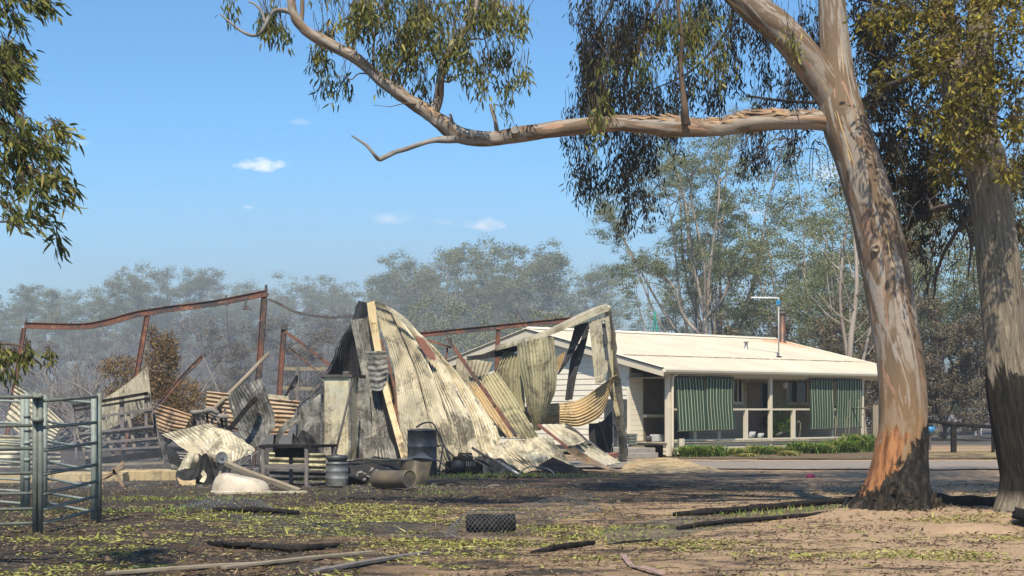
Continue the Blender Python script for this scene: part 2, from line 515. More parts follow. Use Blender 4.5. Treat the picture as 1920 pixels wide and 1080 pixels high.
M['leaf_litter'] = leafmat('fallen_green_leaves', [(0, (.09, .07, .025)), (.3, (.20, .20, .045)), (.6, (.34, .34, .08)), (.8, (.46, .42, .17)), (1, (.40, .25, .13))], .6, .15)
M['strap'] = leafmat('strap_leaves', [(0, (.05, .11, .02)), (.5, (.14, .24, .04)), (.8, (.28, .34, .07)), (1, (.46, .36, .14))], .4, .25)
M['twig'] = simple('thin_twigs', (.13, .085, .055), (.09, .07, .05), 6, .8, .2, 0, 0)
M['twig_grey'] = simple('ash_grey_twigs', (.27, .24, .22), (.16, .145, .13), 3, .85, .2, 0, 0)
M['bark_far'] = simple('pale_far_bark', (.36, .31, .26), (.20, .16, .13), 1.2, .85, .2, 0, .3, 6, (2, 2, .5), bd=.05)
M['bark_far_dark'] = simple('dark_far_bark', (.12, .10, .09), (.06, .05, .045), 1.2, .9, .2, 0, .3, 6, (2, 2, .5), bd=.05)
def bark_gum():
    t = NT('mottled_gum_bark'); g = t.tc('tc'); w = t.tc('World')
    s = t.map(g, (2.2, 2.2, .55))
    n1 = t.noise(s, 1.6, 4, .55, 1.2)
    col = t.mix(t.ramp(n1, [(.44, 0), (.50, 1)]), (.32, .27, .225), (.175, .118, .075))       # grey / tan plates with sharp rims
    n2 = t.noise(t.map(g, (2.6, 2.6, .42), (4, 7, 2)), 1.5, 5, .6, 1.6)
    col = t.mix(t.ramp(n2, [(.55, 0), (.585, 1)]), col, (.36, .315, .27))
    n3 = t.noise(t.map(g, (3.2, 3.2, .5), (9, 3, 5)), 1.6, 5, .6, 1.2)
    col = t.mix(t.ramp(n3, [(.60, 0), (.63, 1)]), col, (.40, .235, .155))                   # salmon
    n4 = t.noise(t.map(g, (6, 6, .38), (1, 8, 3)), 2.0, 3, .5, .8)
    col = t.mix(t.ramp(n4, [(.69, 0), (.70, 1)]), col, (.66, .46, .24))                     # fresh cream slits
    n5 = t.noise(t.map(g, (1.5, 1.5, 5)), 3.2, 5, .65)
    col = t.mix(t.math('MULTIPLY', n5, .45), col, (.12, .09, .065))                         # fine cross wrinkles
    sp = t.ramp(t.vor(t.map(g, (1, 1, .6)), 8), [(.045, 1), (.075, 0)])
    col = t.mix(sp, col, (.07, .05, .04))
    # lower trunk: brown, then orange where the bark burnt off, then char
    P_ = t.sep(w); z = P_[2]; x = P_[0]
    wob = t.math('MULTIPLY', t.math('SUBTRACT', t.noise(t.map(w, (1.6, 1.6, .8)), 2.4, 7, .7, .9), .5), 2.0)
    zz = t.math('ADD', z, wob)
    brown = t.ramp(t.math('MULTIPLY', zz, .25), [(.30, 1), (.58, 0)])
    col = t.mix(t.math('MULTIPLY', brown, .72), col, (.21, .12, .05))
    side = t.math('ADD', t.math('MULTIPLY', t.math('SUBTRACT', x, 5.80), 2.1), t.math('MULTIPLY', wob, 1.3))   # to the left of x = 5.72
    oz = t.math('MULTIPLY', t.ramp(t.math('MULTIPLY', t.math('ADD', z, t.math('MULTIPLY', wob, .9)), .3), [(.37, 1), (.385, 0)]), t.ramp(t.math('MULTIPLY', side, .5), [(.0, 1), (.03, 0)]))
    nz = t.noise(t.map(w, (5, 5, 1)), 2.5, 5)
    col = t.mix(oz, col, t.mix(t.ramp(nz, [(.38, 0), (.58, 1)]), (.12, .05, .022), (.34, .15, .06)))
    cz = t.math('ADD', z, t.math('MULTIPLY', wob, .85))
    cf = t.ramp(t.math('SUBTRACT', cz, t.math('MULTIPLY', t.math('SUBTRACT', x, 5.62), 1.3)), [(.62, 1), (.70, 0)])
    cf = t.math('MAXIMUM', cf, t.ramp(t.math('ADD', z, t.math('MULTIPLY', wob, .5)), [(.34, 1), (.42, 0)]))
    nb = t.noise(t.map(w, (1, 1, .5)), 9, 6, .7)
    col = t.mix(cf, col, t.mix(t.ramp(nb, [(.45, 0), (.72, 1)]), (.008, .007, .006), (.075, .06, .045)))
    t.link(t.math('ADD', t.math('MULTIPLY', n1, .6), t.math('ADD', t.math('MULTIPLY', n2, .6), t.math('MULTIPLY', nb, t.math('MULTIPLY', cf, 2.5)))), (bb := t.new('ShaderNodeBump')).inputs['Height'])
    bb.inputs['Strength'].default_value = .5; bb.inputs['Distance'].default_value = .05
    b2 = t.new('ShaderNodeBump'); t.link(t.noise(t.map(g, (3, 3, 1)), 14, 5, .65), b2.inputs['Height']); b2.inputs['Strength'].default_value = .35; b2.inputs['Distance'].default_value = .012
    t.link(bb.outputs[0], b2.inputs['Normal']); t.link(b2.outputs[0], t.b.inputs['Normal'])
    return t.fin(col, .72, .25)
M['bark_gum'] = bark_gum()
def bark_rough():
    t = NT('furrowed_grey_bark'); g = t.tc('tc'); w = t.tc('World')
    v = t.noise(t.map(g, (7, 7, .9)), 2.4, 6, .7, .8)
    col = t.mix(t.ramp(v, [(.36, 0), (.6, 1)]), (.08, .065, .048), (.31, .265, .20))
    col = t.mix(t.math('MULTIPLY', t.noise(w, 1.2, 4), .5), col, (.20, .15, .10))
    z = t.sep(w)[2]
    wob = t.noise(t.map(g, (3.5, 3.5, .9)), 1.6, 6, .7, .6)
    cf = t.ramp(t.math('SUBTRACT', t.math('MULTIPLY', z, .25), t.math('MULTIPLY', t.math('SUBTRACT', wob, .5), .42)), [(.52, 1), (.545, 0)])
    low = t.ramp(z, [(.22, 0), (.42, 1)])
    cf = t.math('MULTIPLY', cf, low)
    col = t.mix(cf, col, t.mix(t.ramp(v, [(.42, 0), (.75, 1)]), (.010, .009, .008), (.055, .045, .033)))
    t.bump(v, 1.0, .06)
    return t.fin(col, .85, .2)
M['bark_rough'] = bark_rough()
M['peel'] = simple('peeling_bark', (.42, .27, .15), (.20, .13, .09), 3, .8, .2, 0, .4, 30, (1, 1, .3), 'World', .4, .6)
# ================================================= GROUND
def gh(x, y):
    a = max(0.0, min(1.0, (60 - y) / 20.0))
    h = a * (.035 * noise.noise(Vector((x * .45, y * .45, 0))) + .014 * noise.noise(Vector((x * 1.9, y * 1.9, 3))) + .006 * noise.noise(Vector((x * 6, y * 6, 7))))
    r = math.hypot(x - 5.75, (y - 24.0))
    h += .16 * math.exp(-(r / 1.1) ** 2)
    r = math.hypot(x - 7.5, (y - 23.4)); h += .10 * math.exp(-(r / 1.0) ** 2)
    return h
def axis(lo, hi, near_lo, near_hi, step, g=1.22):
    a = list(np.arange(near_lo, near_hi, step)); s = step; v = near_hi
    while v < hi: a.append(v); s *= g; v += s
    a.append(hi); s = step; v = near_lo - step; b = []
    while v > lo: b.append(v); s *= g; v -= s
    b.append(lo)
    return np.array(sorted(set(b + a)))
xs = axis(-3000, 3000, -13, 15, .11); ys = axis(-60, 5000, 12, 46, .13)
Vg = np.array([(x, y, gh(x, y) if (-30 < x < 30 and y < 62) else 0.0) for y in ys for x in xs])
ng = np.arange(len(xs) * len(ys)).reshape(len(ys), len(xs))
q = np.stack([ng[:-1, :-1], ng[:-1, 1:], ng[1:, 1:], ng[1:, :-1]], -1).reshape(-1, 4)
me = mesh_np('ground', Vg, [q], smooth=True)
t = NT('burnt_paddock_soil'); w = t.tc('World'); X, Y, Z = t.sep(w)
big = t.noise(w, .22, 5, .6, .5); mid = t.noise(t.map(w, (.8, 1.5, 1)), .9, 6, .65, .4); fine = t.noise(w, 7, 6, .7); vf = t.noise(w, 45, 4, .7)
tan = t.mix(t.ramp(fine, [(.3, 0), (.7, 1)]), (.40, .285, .185), (.27, .18, .11))
brown = t.mix(t.ramp(fine, [(.3, 0), (.7, 1)]), (.15, .095, .06), (.06, .042, .028))
soot = t.mix(vf, (.018, .016, .014), (.065, .055, .046))
# bare tan earth spreads to the right and across the track, soot to the left
rt = t.math('MULTIPLY', t.math('ADD', X, 2.2), .085)
k = t.math('ADD', rt, t.math('MULTIPLY', t.math('SUBTRACT', mid, .5), 1.5))
k = t.math('ADD', k, t.math('MULTIPLY', t.math('SUBTRACT', fine, .5), .5))
k = t.math('SUBTRACT', k, t.math('MULTIPLY', t.math('MULTIPLY', t.math('GREATER_THAN', Y, 28.0), t.math('LESS_THAN', Y, 41.2)), .30))  # less tan across this band: tree shade put into the soil colour
col = t.mix(t.ramp(k, [(.05, 0), (.5, 1)]), brown, tan)
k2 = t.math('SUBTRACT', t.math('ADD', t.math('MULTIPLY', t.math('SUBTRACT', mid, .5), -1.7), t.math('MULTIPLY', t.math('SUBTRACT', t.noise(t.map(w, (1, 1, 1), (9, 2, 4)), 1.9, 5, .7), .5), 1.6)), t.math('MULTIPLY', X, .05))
k2 = t.math('SUBTRACT', k2, t.math('MULTIPLY', t.math('MULTIPLY', t.math('GREATER_THAN', Y, 27.0), t.math('LESS_THAN', Y, 41.2)), -.22))  # burnt soil in the band darkened further for the crown's shade
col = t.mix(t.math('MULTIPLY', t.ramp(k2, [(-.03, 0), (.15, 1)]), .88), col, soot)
ash = t.math('MULTIPLY', t.ramp(t.math('MULTIPLY', Y, .02), [(.58, 0), (.68, 1)]), t.ramp(t.math('ADD', t.math('MULTIPLY', X, -.1), t.math('MULTIPLY', t.math('SUBTRACT', mid, .5), .8)), [(-.02, 0), (.25, 1)]))
col = t.mix(t.math('MULTIPLY', ash, .8), col, t.mix(t.ramp(fine, [(.35, 0), (.65, 1)]), (.022, .02, .018), (.12, .10, .08)))
farf = t.ramp(t.math('MULTIPLY', Y, .01), [(.66, 0), (.72, 1)])
col = t.mix(farf, col, t.mix(t.noise(t.map(w, (1, .3, 1)), .12, 5), (.05, .05, .05), (.14, .13, .115)))
t.bump(t.math('ADD', t.math('MULTIPLY', fine, .6), t.math('MULTIPLY', vf, .4)), .8, .03)
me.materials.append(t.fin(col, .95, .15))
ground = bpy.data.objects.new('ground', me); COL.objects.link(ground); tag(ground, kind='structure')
# gravel driveway in front of the house
def strip(name, pts_near, pts_far, mat, z, n=60):
    a = spline(pts_near, n); b = spline(pts_far, n); mb = MB(); vs = []; m = 6
    for i in range(n):
        for j in range(m + 1):
            p = a[i].lerp(b[i], j / m)
            if j in (0, m): p.y += .12 * noise.noise(Vector((p.x * .9, p.y, 3))) + .05 * noise.noise(Vector((p.x * 4, p.y, 3)))
            vs.append((p.x, p.y, (gh(p.x, p.y) if p.y < 62 else 0) + z))
    fs = [(i * (m + 1) + j, (i + 1) * (m + 1) + j, (i + 1) * (m + 1) + j + 1, i * (m + 1) + j + 1) for i in range(n - 1) for j in range(m)]
    mb.add(vs, fs, None, True); return mb.build(name, mat)
t = NT('grey_gravel'); w = t.tc('World')
g1 = t.noise(w, 22, 4, .7); g2 = t.noise(t.map(w, (.3, 1, 1)), .8, 4)
col = t.mix(t.ramp(g1, [(.35, 0), (.65, 1)]), (.17, .15, .135), (.30, .27, .24)); col = t.mix(t.math('MULTIPLY', g2, .5), col, (.25, .19, .14))
t.bump(g1, .8, .02); M['gravel'] = t.fin(col, .95, .15)
v = lambda x, y: Vector((x, y, 0))
o = strip('driveway', [v(-2, 43), v(4, 42.2), v(10, 41.5), v(20, 41), v(45, 42)], [v(-2, 49), v(4, 48.2), v(10, 47.6), v(20, 47.8), v(45, 50)], M['gravel'], .035); tag(o, kind='structure')
M['edge_soil'] = simple('tan_track_edge', (.38, .27, .18), (.30, .22, .15), 2, .95, .1, 0, .5, 12)
o = strip('driveway_edge', [v(3.0, 48.4), v(8, 47.75), v(12, 47.75), v(30, 49.0)], [v(3.0, 49.3), v(8, 48.7), v(12, 48.6), v(30, 50.0)], M['edge_soil'], .045); tag(o, kind='structure')
M['bed_soil'] = simple('garden_soil', (.17, .12, .08), (.10, .075, .05), 3, .95, .1, 0, .7, 12)
o = strip('garden_bed', [v(4.6, 49.4), v(8, 49.3), v(13, 49.7), v(17, 50.5)], [v(4.8, 51.2), v(8.5, 53.6), v(12, 56.4), v(15, 58.4)], M['bed_soil'], .05); tag(o, kind='structure')
M['dry_grass'] = simple('short_dry_grass', (.20, .17, .07), (.26, .20, .11), 2, .95, .1, 0, .7, 12)
o = strip('grass_verge', [v(13, 50.5), v(20, 52), v(40, 55)], [v(14, 57), v(21, 60), v(40, 64)], M['dry_grass'], .05); tag(o, kind='structure')
# far ridge
mb = MB(); n = 400; vs = []
for i in range(n):
    x = -600 + 1200 * i / (n - 1)
    h = 12 + 4 * noise.noise(Vector((x * .012, 1, 2))) + 2 * noise.noise(Vector((x * .05, 4, 2))) + 8.5 * math.exp(-((x - 20) / 50) ** 2) + .9 * noise.noise(Vector((x * .4, 4, 2)))
    for (dy, k) in ((0, 0), (20, .7), (45, 1), (120, .9)):
        vs.append((x, 330 + dy, h * k * .95 if k else -1))
mb.add(vs, [(i * 4 + j, i * 4 + 4 + j, i * 4 + 5 + j, i * 4 + 1 + j) for i in range(n - 1) for j in range(3)], None, True)
M['ridge'] = simple('wooded_ridge', (.07, .085, .06), (.05, .06, .045), .05, .95, .1, 0, 1, .2, bd=2)
o = mb.build('hills', M['ridge']); tag(o, kind='structure')
# ================================================= AIR
def volume_obj(name, mat, verts_mb, kind='stuff'):
    o = verts_mb.build(name, mat); tag(o, kind=kind); return o
hm = bpy.data.materials.new('pale_air'); hm.use_nodes = True; nn = hm.node_tree.nodes
nn.remove(nn['Principled BSDF']); pv = nn.new('ShaderNodeVolumePrincipled')
pv.inputs['Color'].default_value = (.80, .88, 1.0, 1); pv.inputs['Density'].default_value = .0006; pv.inputs['Anisotropy'].default_value = .2
hm.node_tree.links.new(pv.outputs[0], nn['Material Output'].inputs['Volume'])
mb = MB(); mb.box((0, 320, 12.3), (1500, 700, 27)); volume_obj('haze', hm, mb)
def smoke(name, c, s, dens, seed, label, col=(.78, .84, .95), nsc=2.6, nlo=.35, nhi=.7):
    m = bpy.data.materials.new(name); m.use_nodes = True; n = m.node_tree.nodes; l = m.node_tree.links
    n.remove(n['Principled BSDF']); pv = n.new('ShaderNodeVolumePrincipled'); pv.inputs['Color'].default_value = col + (1,); pv.inputs['Anisotropy'].default_value = .3
    tcx = n.new('ShaderNodeTexCoord'); ln = n.new('ShaderNodeVectorMath'); ln.operation = 'LENGTH'; l.new(tcx.outputs['Object'], ln.inputs[0])
    mr = n.new('ShaderNodeMapRange'); mr.interpolation_type = 'SMOOTHSTEP'
    for i, vv in enumerate((0.0, 1.0, 1.0, 0.0)): mr.inputs[i + 1].default_value = vv
    l.new(ln.outputs['Value'], mr.inputs[0])
    nz = n.new('ShaderNodeTexNoise'); nz.inputs['Scale'].default_value = nsc; nz.inputs['Detail'].default_value = 4; nz.inputs['Distortion'].default_value = .6
    mp = n.new('ShaderNodeMapping'); mp.inputs['Location'].default_value = (seed, seed * .3, 0); l.new(tcx.outputs['Object'], mp.inputs[0]); l.new(mp.outputs[0], nz.inputs['Vector'])
    r2 = n.new('ShaderNodeMapRange')
    for i, vv in enumerate((nlo, nhi, 0.0, 1.0)): r2.inputs[i + 1].default_value = vv
    l.new(nz.outputs['Fac'], r2.inputs[0])
    a = n.new('ShaderNodeMath'); a.operation = 'MULTIPLY'; l.new(mr.outputs[0], a.inputs[0]); l.new(r2.outputs[0], a.inputs[1])
    b = n.new('ShaderNodeMath'); b.operation = 'MULTIPLY'; l.new(a.outputs[0], b.inputs[0]); b.inputs[1].default_value = dens; l.new(b.outputs[0], pv.inputs['Density'])
    l.new(pv.outputs[0], n['Material Output'].inputs['Volume'])
    mb = MB(); prof = [(0.001, -1)] + [(math.sin(math.pi * k / 8), -math.cos(math.pi * k / 8)) for k in range(1, 8)] + [(.001, 1)]
    mb.lathe(prof, 16)
    o = mb.build(name, m); o.location = c; o.scale = s; return o
o = smoke('smoke', (-9.4, 32, .8), (4.2, 6.0, 1.4), .055, 1, ''); tag(o, kind='stuff')
o = smoke('smoke', (-7.0, 68, 2.6), (8.0, 6, 4.0), .012, 4, ''); tag(o, kind='stuff')
o = smoke('smoke_bank', (-22, 125, 4), (85, 58, 18), .018, 7, '', (.88, .88, .90)); tag(o, kind='stuff')
o = smoke('smoke_bank', (15, 140, 3), (80, 60, 14), .010, 17, '', (.86, .87, .90)); tag(o, kind='stuff')
o = smoke('smoke_bank', (-30, 262, 5), (240, 60, 46), .036, 27, '', (.88, .89, .91), 1.0, .2, .8); tag(o, kind='stuff')
# ================================================= HOUSE
HC = Vector((4.89, 51.5, 0)); HB = Vector((.763, .646, 0)).normalized(); HA = Vector((-HB.y, HB.x, 0)); HT = math.atan2(HB.y, HB.x)
def hx(px, y):
    """local x on the plane local y = y that shows at column px"""
    k = (px - HX) / F; o = HC + HA * y
    return (k * o.y - o.x) / (HB.x - k * HB.y)
def hz(px, py, y):
    x = hx(px, y); d = (HC + HA * y + HB * x).y
    return EYE + (HY - py) / F * d
LH = 13.3; RT = 6.7; EZ = 2.90; RZ = 4.40; SL = (RZ - EZ) / RT
def rz(y): return EZ + SL * y if y <= RT else RZ - SL * (y - RT)
LW = hx(1620, 1.97); LD = hx(1622, .33)
house = empty('farmhouse', HC, 'cream weatherboard farmhouse with pale iron gable roof and front verandah', 'house', rz=HT)
def hp(mb, name, mat, parent=None, bevel=0, label=None):
    """part built in house coordinates"""
    o = mb.build(name, mat, parent or house, bevel, world_coords=False)
    if label: o['label'] = label
    return o
def cbox(x0, x1, y0, y1, z0, z1):
    mb = MB(); mb.box(((x0 + x1) / 2, (y0 + y1) / 2, (z0 + z1) / 2), (x1 - x0, y1 - y0, z1 - z0)); return mb
WY = 1.97; BACK = 2 * RT - .4; GX = .35
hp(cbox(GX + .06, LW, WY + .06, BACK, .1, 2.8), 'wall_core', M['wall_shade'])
# gable end weatherboards, each a board; they step out at the bottom edge
nb = 0; z = .34; bh = .19
while z < 4.3:
    z1 = z + bh
    # span along y at this height under the roof
    zc = z1 + .06
    if zc < rz(WY): y0, y1 = WY, BACK
    else:
        y0 = (zc - EZ) / SL; y1 = 2 * RT - y0
        if y1 - y0 < .3: break
    mb = MB(); a, b = GX, GX + .05
    vs = [(a - .022, y0, z), (a - .022, y1, z), (a - .004, y1, z1 - .004), (a - .004, y0, z1 - .004), (b, y0, z), (b, y1, z), (b, y1, z1 - .004), (b, y0, z1 - .004)]
    mb.add(vs, [(0, 3, 2, 1), (4, 5, 6, 7), (0, 1, 5, 4), (3, 7, 6, 2), (0, 4, 7, 3), (1, 2, 6, 5)])
    hp(mb, 'weatherboard', M['cream']); z = z1
# front wall boards in the verandah
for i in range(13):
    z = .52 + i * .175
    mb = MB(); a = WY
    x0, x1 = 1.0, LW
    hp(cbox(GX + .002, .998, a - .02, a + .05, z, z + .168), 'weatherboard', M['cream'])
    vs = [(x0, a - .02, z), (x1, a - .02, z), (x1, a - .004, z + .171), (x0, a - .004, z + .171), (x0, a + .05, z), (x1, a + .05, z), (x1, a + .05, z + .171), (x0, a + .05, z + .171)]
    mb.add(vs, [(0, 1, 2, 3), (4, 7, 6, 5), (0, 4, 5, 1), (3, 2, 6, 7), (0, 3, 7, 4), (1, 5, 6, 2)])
    hp(mb, 'weatherboard', M['wall_shade'])  # shaded stretch of the same wall, painted darker
hp(cbox(GX - .035, GX + .06, WY - .045, WY + .05, .3, rz(WY) - .1), 'corner_board', M['cream'])
# subfloor boards under the deck
for i in range(3):
    hp(cbox(.28, LD, .28, .31, .10 + i * .125, .20 + i * .125), 'skirt_board', M['cream_trim'])
hp(cbox(.3, LD, .32, WY - .05, .40, .46), 'deck', M['deck'])
for i in range(12):
    hp(cbox(.22, LD, .22 + i * .142, .22 + i * .142 + .135, .465, .495), 'deck_board', M['deck'])
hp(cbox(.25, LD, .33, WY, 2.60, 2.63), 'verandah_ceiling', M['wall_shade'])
# windows and doors on the shaded front wall
def win(px0, px1, py0, py1, name='window', sill=True):
    x0, x1 = hx(px0, WY), hx(px1, WY); z0, z1 = hz(px0, py1, WY), hz(px0, py0, WY)
    f = MB(); t_ = .055
    for (a, b, c, d) in ((x0, x1, z1 - t_, z1), (x0, x1, z0, z0 + t_), (x0, x0 + t_, z0 + t_ + .001, z1 - t_ - .001), (x1 - t_, x1, z0 + t_ + .001, z1 - t_ - .001)):
        f.box(((a + b) / 2, WY - .05, (c + d) / 2), (b - a, .07, d - c))
    f.box(((x0 + x1) / 2, WY - .052, (z0 + z1) / 2), (.045, .06, z1 - z0 - 2 * t_ - .002))
    o = hp(f, name, M['cream_trim'])
    hp(cbox(x0 + t_, x1 - t_, WY - .045, WY - .035, z0 + t_, z1 - t_), 'pane', M['glass'], o)
    if sill: hp(cbox(x0 - .05, x1 + .05, WY - .13, WY - .02, z0 - .045, z0 - .003), 'sill', M['cream_trim'], o)
    return o
win(1371, 1390, 698, 756)
win(1473, 1512, 703, 757)
# louvre screen by the corner, with a ledge
x0, x1 = hx(1205, WY), hx(1242, WY); z0 = hz(1205, 776, WY)
scr = hp(cbox(x0, x1, WY - .04, WY - .025, z0, 2.58), 'screen', M['lattice'])
for i in range(15):
    xx = x0 + (x1 - x0) * (i + .5) / 15
    hp(cbox(xx - .028, xx + .028, WY - .065, WY - .041, z0 + .02, 2.56), 'slat', M['lattice'], scr)
hp(cbox(x0 - .04, x1 + .3, WY - .22, WY - .03, z0 - .12, z0 - .02), 'ledge', M['cream_trim'])
hp(cbox(x0 + .05, x1 - .1, WY - .06, WY - .03, .5, z0 - .13), 'panel', M['lattice'], label='grey brown boarded panel under the ledge')
hp(cbox(x1 + .0, x1 + .65, WY - .62, WY - .08, .50, 1.22), 'cupboard', M['dark_stuff'], bevel=.01, label='dark low cupboard beside the corner post')
dx0, dx1 = hx(1401, WY), hx(1424, WY)
d = hp(cbox(dx0, dx1, WY - .055, WY - .02, .50, 2.5), 'door', M['door'])
for (a, b) in ((.62, 1.3), (1.42, 2.35)):
    hp(cbox(dx0 + .12, dx1 - .12, WY - .064, WY - .056, a, b), 'door_panel', M['door'], d)
hp(cbox(dx0 + .05, dx0 + .09, WY - .11, WY - .056, 1.45, 1.49), 'handle', M['silver'], d)
ex0, ex1 = hx(1425, WY), hx(1441, WY)
d = hp(cbox(ex0, ex1, WY - .05, WY - .02, .50, 2.5), 'screen_door', M['glass'])
hp(cbox(ex0 + .04, ex1 - .04, WY - .06, WY - .051, 1.36, 1.41), 'rail', M['door'], d)
# posts, rails, balusters
py_ = .33
def post(px, z0, z1, w=.095, name='post', dy=0, lab=None):
    x = hx(px, py_); return hp(cbox(x - w / 2, x + w / 2, py_ - w / 2 + dy, py_ + w / 2 + dy, z0, z1), name, M['cream_trim'], bevel=.006, label=lab)
post(1254, .05, 2.74, .19, lab='wide corner verandah post'); post(1444, .10, 2.74, .12); post(1616, .10, 2.74, .11)
zr0 = hz(1444, 822, py_); zr1 = hz(1444, 767, py_)
for p_ in (1303, 1348, 1560): post(p_, .35, zr1 - .06, .085, 'baluster')
for p_ in (1398, 1487): post(p_, .35, zr1 - .045, .125, 'baluster')
segs = [hx(1254, py_) + .1, hx(1444, py_) - .065, hx(1444, py_) + .065, hx(1616, py_) - .06]
for (a, b) in ((segs[0], segs[1]), (segs[2], segs[3])):
    hp(cbox(a, b, py_ - .055, py_ + .055, zr1 - .04, zr1 + .02), 'top_rail', M['cream_trim'])
    hp(cbox(a, b, py_ - .08, py_ - .048, zr0 - .04, zr0 + .02), 'bottom_rail', M['cream_trim'])
x = hx(1258, .12)
post(1249, .05, 1.65, .13, 'post', -.12, 'short post against the corner post')
mb = MB(); xx = hx(1264, .15); mb.tube(spline([(xx + .1, .02, 2.78), (xx + .02, .1, 2.70), (xx - .04, .17, 2.55), (xx - .05, .17, 1.5), (xx - .05, .17, .12)], 22), .042, 10)
hp(mb, 'downpipe', M['cream_trim'])
post(1261, .0, .62, .13, 'post', -.42, 'stub post at the foot of the downpipe')
# beam and gutter, fascia, barge boards
hp(cbox(.3, LH - .3, py_ - .05, py_ + .05, 2.64, 2.78), 'verandah_beam', M['cream_trim'])
hp(cbox(.0, LH, .0, .03, EZ - .17, EZ - .012), 'fascia', M['cream_trim'])
mb = MB(); mb.add([(-.02, -.002, EZ - .12), (-.02, -.10, EZ - .115), (-.02, -.125, EZ - .05), (-.02, -.12, EZ), (-.02, -.002, EZ - .012), (LH + .02, -.002, EZ - .12), (LH + .02, -.10, EZ - .115), (LH + .02, -.125, EZ - .05), (LH + .02, -.12, EZ), (LH + .02, -.002, EZ - .012)],
    [(0, 4, 3, 2, 1), (5, 6, 7, 8, 9), (0, 1, 6, 5), (1, 2, 7, 6), (2, 3, 8, 7), (3, 4, 9, 8)]); hp(mb, 'gutter', M['cream'])
for xg in (-.035, LH + .035):
    for (a, b) in ((0.0, RT), (2 * RT, RT)):
        mb = MB(); za, zb = rz(a), rz(b)
        mb.add([(xg - .02, a, za - .26), (xg - .02, b, zb - .26), (xg - .02, b, zb - .03), (xg - .02, a, za - .03), (xg + .02, a, za - .26), (xg + .02, b, zb - .26), (xg + .02, b, zb - .03), (xg + .02, a, za - .03)],
               [(0, 1, 2, 3), (4, 7, 6, 5), (0, 4, 5, 1), (3, 2, 6, 7), (0, 3, 7, 4), (1, 5, 6, 2)])
        hp(mb, 'barge_board', M['cream_trim'])
        mb = MB(); s_ = 1 if b == RT and a == 0 else -1
        mb.ribbon([(xg, a, za + .035), (xg, b, zb + .035)], .16, .02); hp(mb, 'verge_capping', M['cream'])
# roof iron
t = NT('pale_cream_roof_iron'); w = t.tc('World'); g = t.tc('Object')
gx = t.sep(g)
n = t.noise(w, .8, 6, .7); col = t.mix(t.ramp(n, [(.3, 0), (.7, 1)]), (.64, .56, .44), (.50, .43, .32))
sheetl = t.ramp(t.math('FRACT', t.math('MULTIPLY', gx[0], 1 / .762)), [(.0, 1), (.03, 0)])
col = t.mix(t.math('MULTIPLY', sheetl, .25), col, (.35, .30, .22))
FLX = hx(1467, RT - .75)
cxm = t.math('SUBTRACT', gx[0], FLX + .3); cym = t.math('SUBTRACT', gx[1], RT - .7)
dist = t.math('ADD', t.math('ABSOLUTE', t.math('MULTIPLY', cxm, .36)), t.math('MULTIPLY', t.math('ABSOLUTE', cym), .42))
rf = t.math('ADD', dist, t.math('MULTIPLY', t.math('SUBTRACT', t.noise(w, 3, 5), .5), 1.1))
col = t.mix(t.math('MULTIPLY', t.ramp(rf, [(.12, 1), (.85, 0)]), .85), col, (.50, .20, .07))
edge = t.math('ADD', t.math('SUBTRACT', LH, gx[0]), t.math('MULTIPLY', t.noise(w, 2, 4), 1.2))
col = t.mix(t.math('MULTIPLY', t.ramp(edge, [(.5, 1), (1.3, 0)]), .45), col, (.60, .40, .16))
M['roof'] = t.fin(col, .5, .4)
def roofsheet(y0, y1, name, zo=0.0, back=False):
    nu = int(LH / .076 * 4); xs_ = np.linspace(-.02, LH + .02, nu); nvv = 3
    V = []
    for j in range(nvv):
        y = y0 + (y1 - y0) * j / (nvv - 1)
        for xx in xs_:
            V.append((xx, y, rz(y) + .012 + zo + .011 * math.sin(xx / .076 * 2 * math.pi)))
    ix = np.arange(nvv * nu).reshape(nvv, nu); qq = np.stack([ix[:-1, :-1], ix[:-1, 1:], ix[1:, 1:], ix[1:, :-1]], -1).reshape(-1, 4)
    me = mesh_np(name, V, [qq], smooth=True); me.materials.append(M['roof']); o = bpy.data.objects.new(name, me); COL.objects.link(o); o.parent = house; return o
roof = roofsheet(-.06, 2.12, 'verandah_roof'); roofsheet(2.05, RT, 'roof', .022); roofsheet(RT, 2 * RT + .06, 'roof', .022)
mb = MB(); mb.ribbon([(-.06, RT - .11, RZ + .045), (LH + .06, RT - .11, RZ + .045)], .26, .015, (0, -SL, 1)); mb.ribbon([(-.06, RT + .11, RZ + .045), (LH + .06, RT + .11, RZ + .045)], .26, .015, (0, SL, 1)); mb.tube([(-.06, RT, RZ + .07), (LH + .06, RT, RZ + .07)], .03, 8)
hp(mb, 'ridge_cap', M['cream'])
# screw lines
mb = MB()
for k in range(150):
    xx = .2 + k * .0805
    if rnd.random() < .75: mb.box((xx, 2.0, rz(2.0) + .05), (.03, .03, .012))
o = hp(mb, 'roof_screws', M['steel_dark']); o['kind'] = 'stuff'
# flue, vent, mast
def onroof(px, py):
    best = None
    for k in range(400):
        y = RT * k / 400; x = hx(px, y); zz = rz(y)
        e = abs(hz(px, py, y) - zz)
        if best is None or e < best[0]: best = (e, x, y, zz)
    return best[1:]
fx, fy, fz = FLX, RT - .75, rz(RT - .75)
mb = MB(); mb.lathe([(0, fz - .05), (.20, fz - .03), (.17, fz + .03), (.135, fz + .06), (.13, fz + 1.12), (.0, fz + 1.13)], 20, Matrix.Translation((fx, fy, 0)))
fl = hp(mb, 'flue', M['flue'])
mb = MB(); mb.lathe([(0, fz + 1.12), (.15, fz + 1.13), (.15, fz + 1.26), (.12, fz + 1.27), (.12, fz + 1.3), (.155, fz + 1.31), (.14, fz + 1.36), (0, fz + 1.38)], 20, Matrix.Translation((fx, fy, 0))); hp(mb, 'cowl', M['steel_dark'], fl)
mx, my, mz = onroof(1460, 672)
